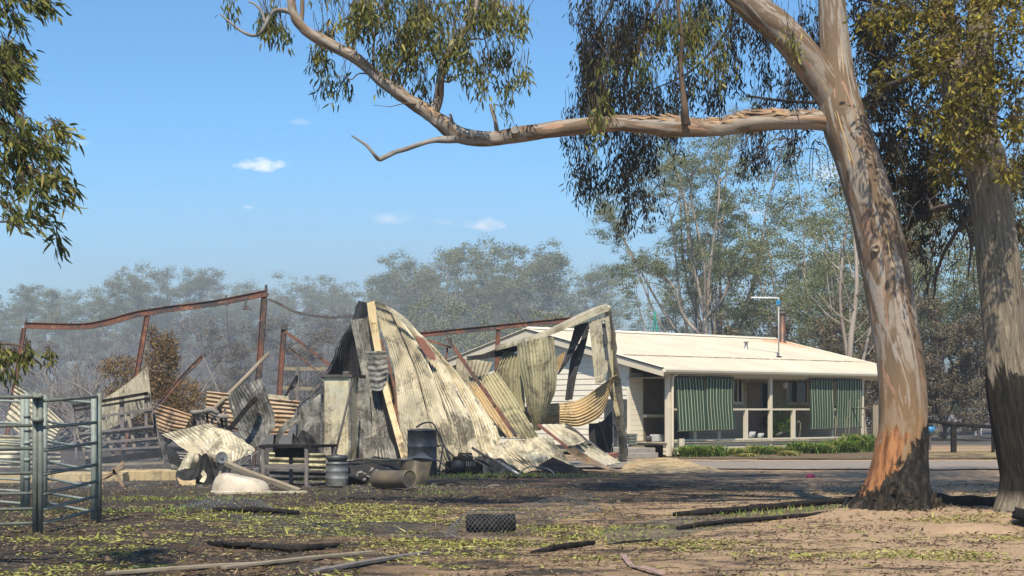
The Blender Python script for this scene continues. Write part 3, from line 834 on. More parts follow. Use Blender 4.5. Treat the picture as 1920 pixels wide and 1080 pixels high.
dM = (HC + HA * my + HB * mx).y
ztop = EYE + (HY - 559) / F * dM
mast = MB(); mast.tube([(mx, my, mz), (mx, my, ztop)], .028, 10); mo = hp(mast, 'aerial_mast', M['pot'])
mb = MB(); mb.box((mx, my, mz + .04), (.16, .14, .09)); hp(mb, 'mast_foot', M['dark_stuff'], mo)
mb = MB(); mb.box((mx - .02, my, ztop - .16), (.12, .10, .17)); hp(mb, 'clamp', M['blue'], mo)
L0 = (1410 - 1462) / F * dM
dirw = Vector((L0, 0, 0)); ca, sa = math.cos(-HT), math.sin(-HT); dl = Vector((dirw.x * ca - dirw.y * sa, dirw.x * sa + dirw.y * ca, 0))
mb = MB(); mb.bar((mx, my, ztop + .01), Vector((mx, my, ztop + .03)) + dl, .05, .04)
for k in range(7): 
    c = Vector((mx, my, ztop + .035)) + dl * (k + .5) / 7; sd_ = Vector((dl.y, -dl.x, 0)).normalized() * (.09 + .03 * k)
    mb.tube([c - sd_, c + sd_], .006, 5)
hp(mb, 'aerial_boom', M['white'], mo)
vx, vy, vz = onroof(1399, 656)
mb = MB(); mb.lathe([(.14, vz - .02), (.07, vz + .05), (.06, vz + .2), (.05, vz + .24), (.05, vz + .26), (.10, vz + .27), (.09, vz + .31), (0, vz + .32)], 14, Matrix.Translation((vx, vy, 0))); hp(mb, 'roof_vent', M['silver'])
# blinds
def blind(px0, px1, pyb, label, lean=0.0, seed=0):
    x0, x1 = hx(px0, .2), hx(px1, .2); zt = 2.63; zb = hz((px0 + px1) / 2, pyb, .2)
    nu, nv = 60, 22; V = []; T = []
    for j in range(nv + 1):
        v_ = j / nv
        for i in range(nu + 1):
            u = i / nu
            sway = math.sin(u * 7 + seed) * .018 * v_ + .03 * math.sin(v_ * math.pi * 1.1 + seed) * (1 if seed % 2 else .4) + .012 * math.sin(u * 26 + seed * 3) * (1 - v_)
            sh = lean * math.sin(v_ * math.pi) + (.0 if seed % 2 else -.05) * v_ + .015 * math.sin(v_ * 6 + seed)
            V.append((x0 + (x1 - x0) * u + sh, .19 + sway - .10 * v_ * (1 if seed < 3 else .3), zt + (zb - zt) * v_))
            T.append((u * (x1 - x0), 0, v_ * (zt - zb)))
    ix = np.arange((nv + 1) * (nu + 1)).reshape(nv + 1, nu + 1); qq = np.stack([ix[:-1, :-1], ix[:-1, 1:], ix[1:, 1:], ix[1:, :-1]], -1).reshape(-1, 4)
    root = empty('roll_blind', HC + HB * ((x0 + x1) / 2) + HA * .2 + Vector((0, 0, zb)), label, 'blind', 'green striped blinds along the verandah', HT)
    me = mesh_np('cloth', V, [qq], {'tc': T}, smooth=True); me.materials.append(M['blind']); o = bpy.data.objects.new('cloth', me); COL.objects.link(o)
    me.transform(Matrix.Translation((-(x0 + x1) / 2, -.2, -zb))); o.parent = root
    mb = MB(); mb.tube([(V[-nu - 1][0] - (x0 + x1) / 2 - .03, V[-nu - 1][1] - .2, 0), (V[-1][0] - (x0 + x1) / 2 + .03, V[-1][1] - .2, 0)], .016, 8); mb.build('bottom_bar', M['steel_dark'], root, world_coords=False)
    mb = MB(); mb.tube([(-(x1 - x0) / 2 - .02, 0, zt - zb + .01), ((x1 - x0) / 2 + .02, 0, zt - zb + .01)], .03, 10); mb.build('roller', M['dark_stuff'], root, world_coords=False)
blind(1266, 1319, 808, 'green and cream striped blind hanging next to the wide corner post, billowing', .05, 1)
blind(1323, 1374, 806, 'green and cream striped blind, second from the corner post, beside the narrow window', -.03, 2)
blind(1518, 1562, 804, 'green and cream striped blind right of the large window, hanging straight', -.02, 3)
blind(1567, 1615, 802, 'green and cream striped blind at the far end of the verandah by the last post', .0, 5)
# hanging basket, dried wreath, pots on the deck
def hw(x, y, z): return HC + HB * x + HA * y + Vector((0, 0, z))
p = hw(hx(1472, .9), .9, 0); zb = hz(1472, 728, .9)
r = empty('hanging_pot', p + Vector((0, 0, zb)), 'small grey pot hanging from the verandah ceiling by the large window', 'pot')
mb = MB(); mb.lathe([(0, 0), (.075, 0), (.11, .20), (.115, .21), (.10, .20), (0, .17)], 16); mb.build('bowl', M['pot'], r, world_coords=False)
mb = MB()
for k in range(3):
    a = k * 2.1; mb.tube([(.1 * math.cos(a), .1 * math.sin(a), .2), (0, 0, .48)], .006, 5)
mb.tube([(0, 0, .48), (0, 0, 2.6 - zb)], .006, 5); mb.build('hanger', M['steel_dark'], r, world_coords=False)
p = hw(hx(1402, .6), .6, 0); zb = hz(1402, 720, .6)
mb = MB()
for k in range(46):
    a = k / 46 * 6.283; c = Vector((math.cos(a) * .17, 0, math.sin(a) * .22))
    e = c + Vector((rnd.uniform(-.1, .1), rnd.uniform(-.08, .08), rnd.uniform(-.14, .14)))
    mb.tube([c, (c + e) / 2 + Vector((0, .02, .02)), e], [.008, .005, .003], 4)
mb.tube([(0, 0, .2), (0, 0, 2.6 - zb)], .004, 4)
o = mb.build('dried_wreath', M['twig']); o.location = p + Vector((0, 0, zb)); tag(o, 'wispy dried wreath hanging in the verandah in front of the brown door', 'wreath')
for (px, w_, h_, lab) in ((1408, .17, .30, 'pale pot standing on the deck left of the other, before the brown door'), (1425, .15, .24, 'smaller pale pot on the deck right of its neighbour, before the dark door')):
    o = MB().lathe([(0, 0), (w_ * .7, 0), (w_, h_), (w_ * .9, h_), (w_ * .85, h_ - .03), (0, h_ - .05)], 18).build('flower_pot', M['pot']); o.location = hw(hx(px, 1.0), 1.0, .50); tag(o, lab, 'pot')
# dark leafy pot plant on the verandah and a bicycle-like dark rack are only dim shapes; the plant is built in s3
# meter box on the gable wall, goods by the steps
zb0 = hz(1183, 800, WY + .25)
r = empty('meter_box', hw(GX - .28, WY + .35, zb0), 'dark scorched metal box on the gable wall next to the leaning tin post', 'box', rz=HT)
mb = MB(); mb.box((0.02, 0, .46), (.50, .62, .92)); mb.build('case', M['drum'], r, .012, world_coords=False)
mb = MB(); mb.box((-.24, 0, .46), (.02, .52, .80)); mb.build('door', M['drum'], r, .004, world_coords=False)
mb = MB(); mb.bar((0, 0, -.001), (0, 0, -zb0), .08, .08); mb.build('stand', M['drum'], r, world_coords=False)
# steps at the gable end of the deck
st = empty('concrete_steps', hw(-.6, 1.2, 0), 'low worn concrete steps leading up to the end of the deck', 'steps', rz=HT)
for k, (w0, h0) in enumerate(((1.5, .17), (.95, .33))):
    mb = MB(); mb.box((.35 - w0 / 2 + .3, .1, h0 / 2), (w0, 2.0 - k * .25, h0)); mb.build('step', M['concrete'], st, .015, world_coords=False)
o = MB().box((0, 0, 0), (.42, .34, .24)).build('storage_tub', M['pot'], bevel=.03); o.location = hw(1.05, 1.35, .62); o.rotation_euler[2] = HT + .3; tag(o, 'small pale tub on the deck at the foot of the slatted screen', 'tub')
o = MB().lathe([(0, 0), (.09, .0), (.10, .16), (.06, .2), (0, .2)], 14).build('small_pot', M['dark_stuff']); o.location = hw(.62, 1.3, .497); tag(o, 'little dark pot on the deck edge left of the pale tub', 'pot')
# timber posts right of the house
def tpost(px, py, top, w_, mat, label):
    p = G(px, py); d = p.y; h = EYE + (HY - top) / F * d
    mb = MB(); mb.box((0, 0, h / 2 - .1), (w_, w_, h + .2)); o = mb.build('fence_post', mat, bevel=.012); o.location = p; tag(o, label, 'post'); return o
p = G(1641, 850); h = EYE + (HY - 760) / F * p.y
r = empty('gate_post', p, 'square timber post with a dark pipe rail at the end of the garden bed', 'post')
mb = MB(); mb.box((0, 0, h / 2 - .05), (.2, .2, h + .1)); mb.build('post', M['timber'], r, .012, world_coords=False)
mb = MB(); mb.tube([(-.12, .3, h - .12), (-1.6, 2.2, h + .0)], .03, 8); mb.build('rail', M['steel_dark'], r, world_coords=False)
mb = MB(); mb.box((.13, -.12, .25), (.16, .16, .22)); mb.box((.14, -.14, .8), (.06, .03, .9)); mb.build('hinge_block', M['steel_dark'], r, world_coords=False)
# ================================================= LEAVES
def unit(a): return a / (np.linalg.norm(a, axis=-1, keepdims=True) + 1e-9)
def leaf_mesh(name, C, D, L, W, tone, mat, N=None, detail=2):
    """detail 1: one rhomb per leaf; 2: lanceolate leaf with a bend"""
    n = len(C); D = unit(D)
    if N is None: N = rng.normal(size=(n, 3))
    S = unit(np.cross(D, N)); U = unit(np.cross(S, D))
    L = np.asarray(L)[:, None]; W = np.asarray(W)[:, None]
    if detail == 1:
        V = np.stack([C, C + D * L * .5 + S * W * .5, C + D * L, C + D * L * .5 - S * W * .5], 1).reshape(-1, 3)
        ix = np.arange(n * 4).reshape(n, 4); faces = [ix]; k = 4
    else:
        b = U * L * .10 * rng.normal(size=(n, 1))
        V = np.stack([C, C + D * L * .3 + S * W * .5 + b * .6, C + D * L * .3 - S * W * .5 + b * .6,
                      C + D * L * .68 + S * W * .36 + b, C + D * L * .68 - S * W * .36 + b, C + D * L + b * .2], 1).reshape(-1, 3)
        ix = np.arange(n * 6).reshape(n, 6)
        faces = [ix[:, [1, 3, 4, 2]], np.concatenate([ix[:, [0, 1, 2]], ix[:, [3, 5, 4]]])]; k = 6
    me = mesh_np(name, V, faces, {'tone': np.repeat(np.clip(tone, 0, 1), k)})
    me.materials.append(mat); return me
def link(name, me, parent=None, loc=None):
    o = bpy.data.objects.new(name, me); COL.objects.link(o)
    if loc is not None: o.location = loc
    if parent is not None: attach(o, parent)
    return o
def twig_mesh(name, A, B, r, mat):
    """thin three sided twigs from A to B (n,3)"""
    n = len(A); D = unit(B - A); S = unit(np.cross(D, rng.normal(size=(n, 3)))); T = np.cross(D, S)
    V = []
    for (P_, rr) in ((A, r), (B, r * .5)):
        for a in (0, 2.094, 4.189): V.append(P_ + (S * math.cos(a) + T * math.sin(a)) * rr)
    V = np.stack(V, 1).reshape(-1, 3); ix = np.arange(n * 6).reshape(n, 6)
    me = mesh_np(name, V, [np.concatenate([ix[:, [0, 1, 4, 3]], ix[:, [1, 2, 5, 4]], ix[:, [2, 0, 3, 5]]])]); me.materials.append(mat); return me
def foliage(parent, clumps, d, dd, mat, nl=13, tw=.45, leafL=.12, leafW=.022, droop=.8, dens=1.0, name='foliage', wind=0.0, twname='twigs', spread=.10, ext=.22):
    """clumps in picture coordinates at distance d +- dd; each is a cloud of hanging sprays"""
    A = []; T = []; ct = []
    for (px, py, rx, ry, n) in clumps:
        n = max(1, int(n * dens)); ctone = rnd.uniform(-.12, .12); dc = d + rnd.uniform(-dd, dd) * .7
        q_ = rng.normal(size=(n, 3)) * [.55, .55, .55]
        nodes = []
        for k in range(n):
            if k % 6 == 0: node = (px + q_[k, 0] * rx, py - ry * .2 + q_[k, 1] * ry, dc + q_[k, 2] * dd * .6, ctone + rnd.uniform(-.12, .12))
            s_ = min(rx, ry) * .26
            A.append(P(node[0] + rnd.gauss(0, s_), node[1] + rnd.gauss(0, s_ * .8), node[2] + rnd.gauss(0, .12))); ct.append(node[3])
    A = np.array(A); ct = np.array(ct); n = len(A)
    Dm = unit(rng.normal(size=(n, 3)) * [1, 1, .5] * (1 - droop) * 1.2 + np.array([wind, 0, -droop])[None])
    Ln = tw * rng.uniform(.5, 1.25, n)
    B = A + Dm * Ln[:, None]
    t_ = np.tile(np.linspace(.08, 1, nl), (n, 1)) + rng.uniform(-.04, .04, (n, nl))
    C = (A[:, None] + (B - A)[:, None] * t_[..., None]).reshape(-1, 3)
    side = rng.normal(size=(n * nl, 3))
    LD = unit(np.repeat(Dm, nl, 0) * .55 + side * [.5, .5, .35] + np.array([wind * .6, 0, -droop * .9])[None])
    C = C + rng.normal(size=C.shape) * spread * .5
    tone = .42 + np.repeat(ct, nl) + rng.normal(size=n * nl) * .2
    m = n * nl
    me = leaf_mesh(name, C, LD, leafL * rng.uniform(.55, 1.25, m), leafW * rng.uniform(.7, 1.3, m), tone, mat)
    o = link(name, me, parent); o['kind'] = 'stuff'
    # twig runs on upward a little so that sprays read as hanging from something
    o2 = link(twname, twig_mesh(twname, A - Dm * ext + np.array([0, 0, ext * .36]), B, .005, M['twig']), parent); o2['kind'] = 'stuff'
    return o
# ================================================= LIMBS
def limb(parent, name, ctrl, mat, seg=10, n=None, rough=.12, label=None):
    """ctrl: (px,py,d,r_px) list"""
    ps = [P(a, b, c) for a, b, c, _ in ctrl]; rs = [r * c / F for a, b, c, r in ctrl]
    n = n or max(8, len(ctrl) * 5)
    pts, rr = spline_r(ps, rs, n)
    mb = MB(); mb.tube(pts, rr, seg, True, True, rough, rnd.random() * 9)
    o = mb.build(name, mat, parent)
    if label: o['label'] = label
    return o
# -------- the big leaning gum
GD = 24.0
tb = P(1684, 966, GD)
gum = empty('gum_tree', (tb.x, tb.y, 0), 'large leaning gum with mottled smooth bark, scorched orange and black at its foot', 'tree')
prof = [(1678, 975, 84), (1680, 962, 76), (1683, 940, 66), (1686, 915, 59), (1688, 890, 54.5), (1691, 850, 50.5), (1695, 800, 46), (1693, 740, 44.5), (1687, 674, 44), (1675, 600, 44), (1660, 500, 46), (1639, 400, 45), (1609, 305, 43.5), (1592, 255, 45), (1578, 205, 43), (1570, 160, 36), (1567, 110, 30), (1562, 50, 27), (1559, 0, 25), (1552, -90, 22), (1545, -220, 17), (1560, -380, 12)]
pts, rr = spline_r([P(a, b, GD) for a, b, c in prof], [c / F * GD for a, b, c in prof], 150)
mb = MB(); seg = 56; vs = []; tcs = []; L = 0
for i, p in enumerate(pts):
    if i: L += (p - pts[i - 1]).length
    h = max(0, p.z)
    for k in range(seg):
        a = 2 * math.pi * k / seg; r = rr[i]
        lob = math.exp(-h / .32) * (.16 * math.sin(a * 5 + .8) + .10 * math.sin(a * 9 + 2) + (.55 * max(0, math.cos(a - math.pi)) ** 6)) + math.exp(-h / .5) * .10 * noise.noise(Vector((math.cos(a) * 4, math.sin(a) * 4, h * 5)))
        r *= 1 + lob + .045 * noise.noise(Vector((math.cos(a) * 1.2, math.sin(a) * 1.2, L * .55))) + .02 * noise.noise(Vector((math.cos(a) * 3, math.sin(a) * 3, L * 2.2)))
        vs.append((p.x + math.cos(a) * r, p.y + math.sin(a) * r, p.z)); tcs.append((math.cos(a) * .33, math.sin(a) * .33, L))
fs = [(i * seg + k, i * seg + (k + 1) % seg, (i + 1) * seg + (k + 1) % seg, (i + 1) * seg + k) for i in range(len(pts) - 1) for k in range(seg)]
mb.add(vs, fs, tcs, True); mb.build('trunk', M['bark_gum'], gum)
BG = M['bark_gum']
limb(gum, 'limb', [(1585, 230, 24.05, 17), (1556, 229, 24, 18), (1520, 225, 23.95, 18.5), (1460, 225, 23.9, 19), (1400, 230, 23.8, 17.5), (1340, 240, 23.7, 16.5), (1270, 239, 23.6, 18.5), (1200, 234, 23.5, 16), (1150, 232, 23.5, 15), (1060, 240, 23.4, 16), (1000, 248, 23.3, 15), (930, 259, 23.2, 13.5), (890, 259, 23.1, 15), (855, 250, 23.1, 15.5), (825, 228, 23, 14.5), (800, 210, 23, 13), (760, 184, 23, 12), (720, 155, 22.9, 10.8), (690, 128, 22.9, 10), (660, 105, 22.8, 10), (620, 84, 22.8, 10.5), (585, 66, 22.7, 9.5), (560, 43, 22.7, 9), (548, 18, 22.7, 8.5), (545, -12, 22.7, 8), (536, -60, 22.7, 6)], BG, 22, 170, .10, 'long limb reaching level to the left, then rising')
limb(gum, 'limb', [(1588, 250, 24.05, 24), (1570, 205, 24.0, 29), (1550, 166, 23.95, 31), (1528, 134, 23.9, 31.5), (1500, 95, 23.8, 31), (1462, 55, 23.7, 30), (1420, 22, 23.6, 28), (1375, -20, 23.5, 26), (1310, -80, 23.3, 22), (1240, -170, 23.2, 16), (1160, -260, 23, 10)], BG, 24, 70, .08, 'thick limb rising steeply to the left')
limb(gum, 'branch', [(862, 258, 23.1, 9), (838, 262, 23, 7), (815, 263, 23, 5), (790, 269, 22.9, 4.2), (765, 278, 22.9, 4.5), (742, 285, 22.9, 3.8), (724, 293, 22.9, 5), (711, 299, 22.9, 4.5), (700, 287, 22.8, 3.2), (685, 271, 22.8, 2.6), (668, 260, 22.8, 2.2), (659, 254, 22.8, 1.2)], M['twig_grey'], 9, 46, .25, 'bare dead branch with an elbow')
limb(gum, 'branch', [(812, 210, 23, 11), (822, 185, 23, 9), (825, 150, 22.9, 8.5), (834, 115, 22.9, 8), (850, 90, 22.8, 7.5), (868, 62, 22.8, 7), (884, 38, 22.7, 6.5), (893, 8, 22.7, 6), (905, -30, 22.7, 5)], BG, 12, 40)
limb(gum, 'branch', [(548, 24, 22.7, 6), (535, 20, 22.7, 5), (515, 20, 22.6, 4.5), (504, 34, 22.6, 4), (491, 58, 22.6, 4), (475, 67, 22.6, 3.2), (452, 58, 22.6, 2.6), (432, 42, 22.6, 2.3), (412, 26, 22.6, 1.3)], M['twig_grey'], 8, 40, .2, 'thin bare branch with a hooked end')
limb(gum, 'branch', [(497, 42, 22.6, 3), (490, 22, 22.6, 2.6), (478, 8, 22.6, 2.2), (466, 3, 22.6, 1.5)], M['twig_grey'], 7, 16, .2)
limb(gum, 'branch', [(562, 55, 22.7, 5), (566, 30, 22.7, 4.5), (567, 0, 22.7, 4), (566, -30, 22.7, 3)], BG, 8, 16)
limb(gum, 'branch', [(1287, 234, 23.4, 8), (1284, 205, 23.3, 6), (1280, 165, 23.3, 5), (1276, 120, 23.3, 5), (1279, 70, 23.2, 4.5), (1272, 20, 23.2, 4), (1275, -30, 23.2, 3)], M['twig'], 10, 36, .2)
limb(gum, 'branch_stub', [(933, 250, 23.2, 5), (930, 232, 23.1, 4.2), (925, 214, 23.1, 4), (919, 195, 23.1, 2.6)], M['twig_grey'], 8, 12, .2)
limb(gum, 'branch_stub', [(850, 236, 23.0, 3.5), (846, 222, 23, 3), (844, 213, 23, 2)], M['twig_grey'], 7, 8, .2)
limb(gum, 'branch_stub', [(966, 252, 23.0, 8), (965, 246, 22.75, 7.5), (965, 243, 22.66, 7)], M['twig_grey'], 12, 8, .2, 'round knot stub')
# small branches that carry the leaves
tw_ = []
for (x0, y0, x1, y1, n_) in ((700, 125, 690, -20, 3), (660, 102, 655, -10, 2.4), (742, 165, 745, 60, 2.6), (712, 145, 770, 118, 2), (700, 140, 625, 150, 1.6), (833, 118, 790, 60, 2.2), (850, 92, 935, 60, 2.4), (828, 150, 900, 135, 2), (823, 180, 845, 130, 2), (880, 45, 950, 20, 2.4), (860, 80, 940, 165, 1.8), (905, 60, 948, 210, 1.5), (598, 76, 600, 150, 1.2), (780, 195, 700, 192, 1.2), (690, 30, 730, -10, 2), (925, 195, 960, 215, 1.2), (835, 112, 755, 20, 2)):
    k = 5; c = []
    for i in range(k):
        f = i / (k - 1); c.append((x0 + (x1 - x0) * f + rnd.uniform(-9, 9) * (0 < i), y0 + (y1 - y0) * f + rnd.uniform(-8, 8) * (0 < i), 22.9 + rnd.uniform(-.25, .25) * f, n_ * (1 - .7 * f)))
    limb(gum, 'twig', c, M['twig'], 6, 14, .1)
foliage(gum, [(500, 12, 42, 28, 18), (442, 18, 22, 16, 5), (508, 62, 12, 24, 7), (598, 15, 35, 40, 24), (606, 112, 22, 34, 14), (588, 90, 16, 24, 7), (652, 150, 20, 14, 5), (702, 30, 50, 42, 44), (748, 75, 44, 48, 46), (700, 105, 30, 26, 12), (775, 120, 25, 50, 26), (832, 50, 50, 46, 48), (892, 35, 48, 52, 60), (932, 20, 32, 46, 36), (862, 112, 42, 38, 32), (925, 100, 32, 44, 32), (942, 150, 24, 30, 14), (902, 145, 25, 20, 8), (794, 165, 15, 20, 6), (635, 165, 16, 10, 3), (560, 52, 18, 26, 8), (945, 205, 18, 8, 3), (800, 10, 60, 30, 34), (655, 8, 40, 28, 24), (748, 0, 60, 20, 20)],
        22.9, .55, M['leaf_gum'], nl=13, tw=.34, leafL=.145, leafW=.026, droop=.78, dens=.86)
foliage(gum, [(1280, 30, 50, 60, 42), (1310, 100, 50, 50, 30), (1240, 100, 40, 60, 30), (1130, 190, 16, 60, 16), (1128, 250, 14, 40, 9), (1330, 30, 40, 50, 24), (1480, 20, 40, 40, 10)], 23.4, .5, M['leaf_gum'], nl=13, tw=.38, leafL=.13, leafW=.024, droop=.8, dens=.9)
# -------- bark that peels off trunk and limbs
mb = MB()
def strip_on(path, rads, f, ang, length, w_, lift):
    n = len(path); i = f * (n - 1); k = int(min(i, n - 2)); p = path[k].lerp(path[k + 1], i - k); d = (path[k + 1] - path[k]).normalized()
    r = rads[k]; up = Vector((0, 0, 1)) if abs(d.z) < .8 else Vector((0, -1, 0))
    s = d.cross(up).normalized(); u = s.cross(d).normalized()
    o = (u * math.cos(ang) + s * math.sin(ang)); sd_ = d.cross(o).normalized(); m = 6; vs = []
    for j in range(m + 1):
        t = j / m; ww = w_ * math.sin(math.pi * min(1, t * .9 + .12)) * (1 + .25 * rnd.uniform(-1, 1)); li = lift * (t ** 2.2)
        c = p + d * length * (t - .5) + o * (r * 1.02 + li) + sd_ * rnd.uniform(-.006, .006)
        vs += [c - sd_ * ww / 2 - o * ww * .25, c + o * .004, c + sd_ * ww / 2 - o * ww * .25]
    fs = []
    for j in range(m): fs += [(3 * j, 3 * j + 1, 3 * j + 4, 3 * j + 3), (3 * j + 1, 3 * j + 2, 3 * j + 5, 3 * j + 4)]
    mb.add(vs, fs, None, True)
lp, lr = spline_r([P(*q_) for q_ in ((1556, 228, 24), (1460, 225, 23.9), (1400, 230, 23.8), (1340, 240, 23.7), (1270, 239, 23.6), (1200, 234, 23.5), (1060, 240, 23.4), (1000, 248, 23.3))], [.145, .15, .14, .13, .145, .13, .125, .12], 90)
for k in range(130): strip_on(lp, lr, rnd.random() ** 1.15 * .8, rnd.uniform(-1.2, 1.1), rnd.uniform(.15, .5), rnd.uniform(.02, .07), rnd.uniform(.01, .06))
lp, lr = spline_r([P(*q_) for q_ in ((825, 228, 23), (800, 210, 23), (760, 184, 23), (720, 155, 22.9), (660, 105, 22.8), (620, 84, 22.8), (585, 66, 22.7))], [.11, .1, .092, .083, .077, .078, .072], 60)
for k in range(26): strip_on(lp, lr, rnd.random(), rnd.uniform(-1.2, 1.2), rnd.uniform(.12, .35), rnd.uniform(.02, .045), rnd.uniform(.0, .03))
lp, lr = spline_r([P(*q_) for q_ in ((1545, 160, 23.9), (1500, 95, 23.8), (1462, 55, 23.7), (1420, 22, 23.6))], [.25, .248, .238, .22], 40)
for k in range(26): strip_on(lp, lr, rnd.random() ** 1.5, rnd.uniform(.0, 1.3), rnd.uniform(.12, .4), rnd.uniform(.02, .06), rnd.uniform(.0, .05))
o = mb.build('peeling_bark', M['peel'], gum); o['kind'] = 'stuff'
# knots and insect holes on the trunk
mb = MB()
for (px, py, r_) in ((1632, 470, 7),):
    i = min(range(len(pts)), key=lambda k: abs(pts[k].z - P(px, py, GD).z)); c = P(px, py, GD); c.y -= rr[i] * .93
    rad = r_ / F * GD
    mb.lathe([(rad * 1.25, -.02), (rad * 1.1, .03), (rad * .8, .045), (rad * .55, .02), (0, .0)], 14, Matrix.Translation(c) @ Matrix.Rotation(R(90), 4, 'X'))
mb.build('knot', M['bark_gum'], gum)
# burnt flakes at the foot
mb = MB()
for k in range(150):
    a = rnd.uniform(math.pi * .95, 2.05 * math.pi); h = rnd.random() ** 1.6 * .36; r = .40 + .30 * math.exp(-h / .3) + rnd.uniform(-.02, .03)
    c = Vector((tb.x - .03 + math.cos(a) * r, GD + math.sin(a) * r, h)); w_ = rnd.uniform(.02, .05); l_ = rnd.uniform(.06, .2)
    out = Vector((math.cos(a), math.sin(a), 0)); s = Vector((-out.y, out.x, 0))
    mb.add([c - s * w_, c + s * w_, c + s * w_ * .4 + Vector((0, 0, l_)) + out * rnd.uniform(-.03, .04), c - s * w_ * .5 + Vector((0, 0, l_ * .9)) + out * rnd.uniform(-.03, .04)], [(0, 1, 2, 3)])
M['char_bark'] = simple('charred_flaky_bark', (.012, .010, .009), (.065, .05, .036), 7, .9, .2, 0, .5, 30)
o = mb.build('charred_flakes', M['char_bark'], gum); o['kind'] = 'stuff'
# roots
for (c) in ([(1640, 940, 24.0, 26), (1610, 958, 23.9, 17), (1585, 972, 23.7, 9), (1560, 985, 23.5, 4)], [(1730, 945, 23.9, 22), (1752, 965, 23.7, 12), (1775, 978, 23.5, 4)]):
    limb(gum, 'root', [(a, b, d_, r_) for a, b, d_, r_ in c], M['char_bark'], 12, 22, .3)
# -------- the right hand tree, furrowed bark, black below
t2 = empty('box_tree', (P(1915, 965, 23.5).x, 23.5, 0), 'thick tree at the right edge with furrowed grey bark burnt black to above head height', 'tree')
prof = [(1912, 985, 60), (1914, 965, 52), (1921, 930, 48), (1924, 890, 48), (1915, 840, 48), (1905, 790, 48.5), (1895, 730, 48), (1890, 690, 44), (1882, 620, 41), (1874, 520, 39), (1866, 430, 38), (1857, 350, 37.5), (1848, 300, 37), (1842, 260, 31), (1838, 200, 29), (1836, 120, 27), (1840, 20, 24), (1850, -100, 20), (1840, -250, 13)]
limb(t2, 'trunk', [(a, b, 23.5, c) for a, b, c in prof], M['bark_rough'], 40, 130, .09)
limb(t2, 'stem', [(1842, 330, 23.5, 24), (1815, 280, 23.5, 25), (1795, 220, 23.5, 23), (1783, 140, 23.6, 22), (1775, 60, 23.7, 20), (1760, -60, 23.8, 17), (1750, -200, 23.9, 11)], M['bark_rough'], 24, 50, .09, 'second stem forking to the left')
for c in ([(1800, 100, 23.8, 9), (1740, 130, 24.4, 8), (1690, 152, 25.0, 7), (1650, 168, 25.6, 6), (1614, 190, 26.3, 5), (1560, 192, 27, 4), (1480, 190, 27.6, 3), (1400, 180, 28, 2)],
          [(1862, 380, 23.6, 8), (1830, 395, 24.4, 6), (1790, 385, 25.4, 5), (1745, 395, 26, 4.5), (1700, 430, 26.5, 4), (1668, 470, 26.7, 2.5)],
          [(1830, 395, 24.4, 5), (1790, 440, 25, 4), (1760, 500, 25.4, 3), (1750, 560, 25.6, 1.5)], [(1800, 400, 25, 4), (1820, 450, 25, 3), (1815, 520, 25.2, 1.5)],
          [(1750, 395, 26, 4), (1720, 340, 26.3, 3.5), (1690, 280, 26.6, 3), (1660, 240, 26.8, 2)], [(1780, 60, 23.8, 8), (1720, 30, 24.4, 7), (1660, 10, 25.3, 6), (1590, -10, 26.4, 5), (1500, -20, 27.4, 5), (1380, -10, 28, 4), (1250, -20, 28.3, 4), (1150, 0, 28.4, 3)],
          [(1380, -10, 28, 3), (1360, 60, 28, 2.6), (1300, 130, 28, 2), (1220, 170, 28, 1.5)], [(1250, -20, 28.3, 3), (1210, 60, 28, 2.5), (1170, 170, 28, 2.2), (1190, 270, 28, 1.6), (1200, 340, 28, 1)], [(1150, 0, 28.4, 2.6), (1110, 90, 28.2, 2), (1100, 200, 28, 1.5), (1110, 280, 28, 1)]):
    limb(t2, 'branch', c, M['bark_far_dark'], 8, 34, .2)
# fine dark dead twigs between the trunks
mb = MB()
for k in range(150):
    x, y = rnd.uniform(1660, 1850), rnd.uniform(330, 520)
    if k > 105: x, y = rnd.uniform(1400, 1540), rnd.uniform(215, 300)
    if 60 < k < 75: x, y = rnd.uniform(1300, 1420), rnd.uniform(225, 250)
    d_ = 25.5 + rnd.random() * 1.5; a = P(x, y, d_); dx = rnd.uniform(-.5, .3); c1 = a + Vector((dx * .6, 0, rnd.uniform(-.25, .05))); c2 = c1 + Vector((dx * .3, 0, -rnd.uniform(.2, .6)))
    pp = spline([a, c1, c2], 9)
    for q_ in pp[1:]: q_ += Vector((rnd.uniform(-.02, .02),) * 3)
    mb.tube(pp, [.010 * (1 - i / 10) + .002 for i in range(9)], 4)
o = mb.build('dead_twigs', M['bark_far_dark'], t2); o['kind'] = 'stuff'
foliage(t2, [(1690, 30, 45, 45, 55), (1755, 45, 55, 60, 75), (1830, 40, 60, 55, 80), (1895, 60, 45, 65, 75), (1700, 120, 45, 45, 40), (1775, 140, 55, 55, 70), (1850, 140, 50, 50, 70), (1905, 170, 35, 55, 60), (1795, 230, 45, 42, 50), (1850, 225, 45, 42, 50), (1905, 250, 30, 40, 46), (1775, 300, 30, 28, 22), (1830, 300, 40, 22, 16), (1895, 300, 35, 24, 26), (1720, 215, 30, 28, 18), (1660, 60, 24, 40, 20), (1770, -10, 110, 30, 60), (1880, 0, 50, 30, 40)],
        22.3, .6, M['leaf_olive'], nl=13, tw=.30, leafL=.105, leafW=.034, droop=.42, dens=.66)
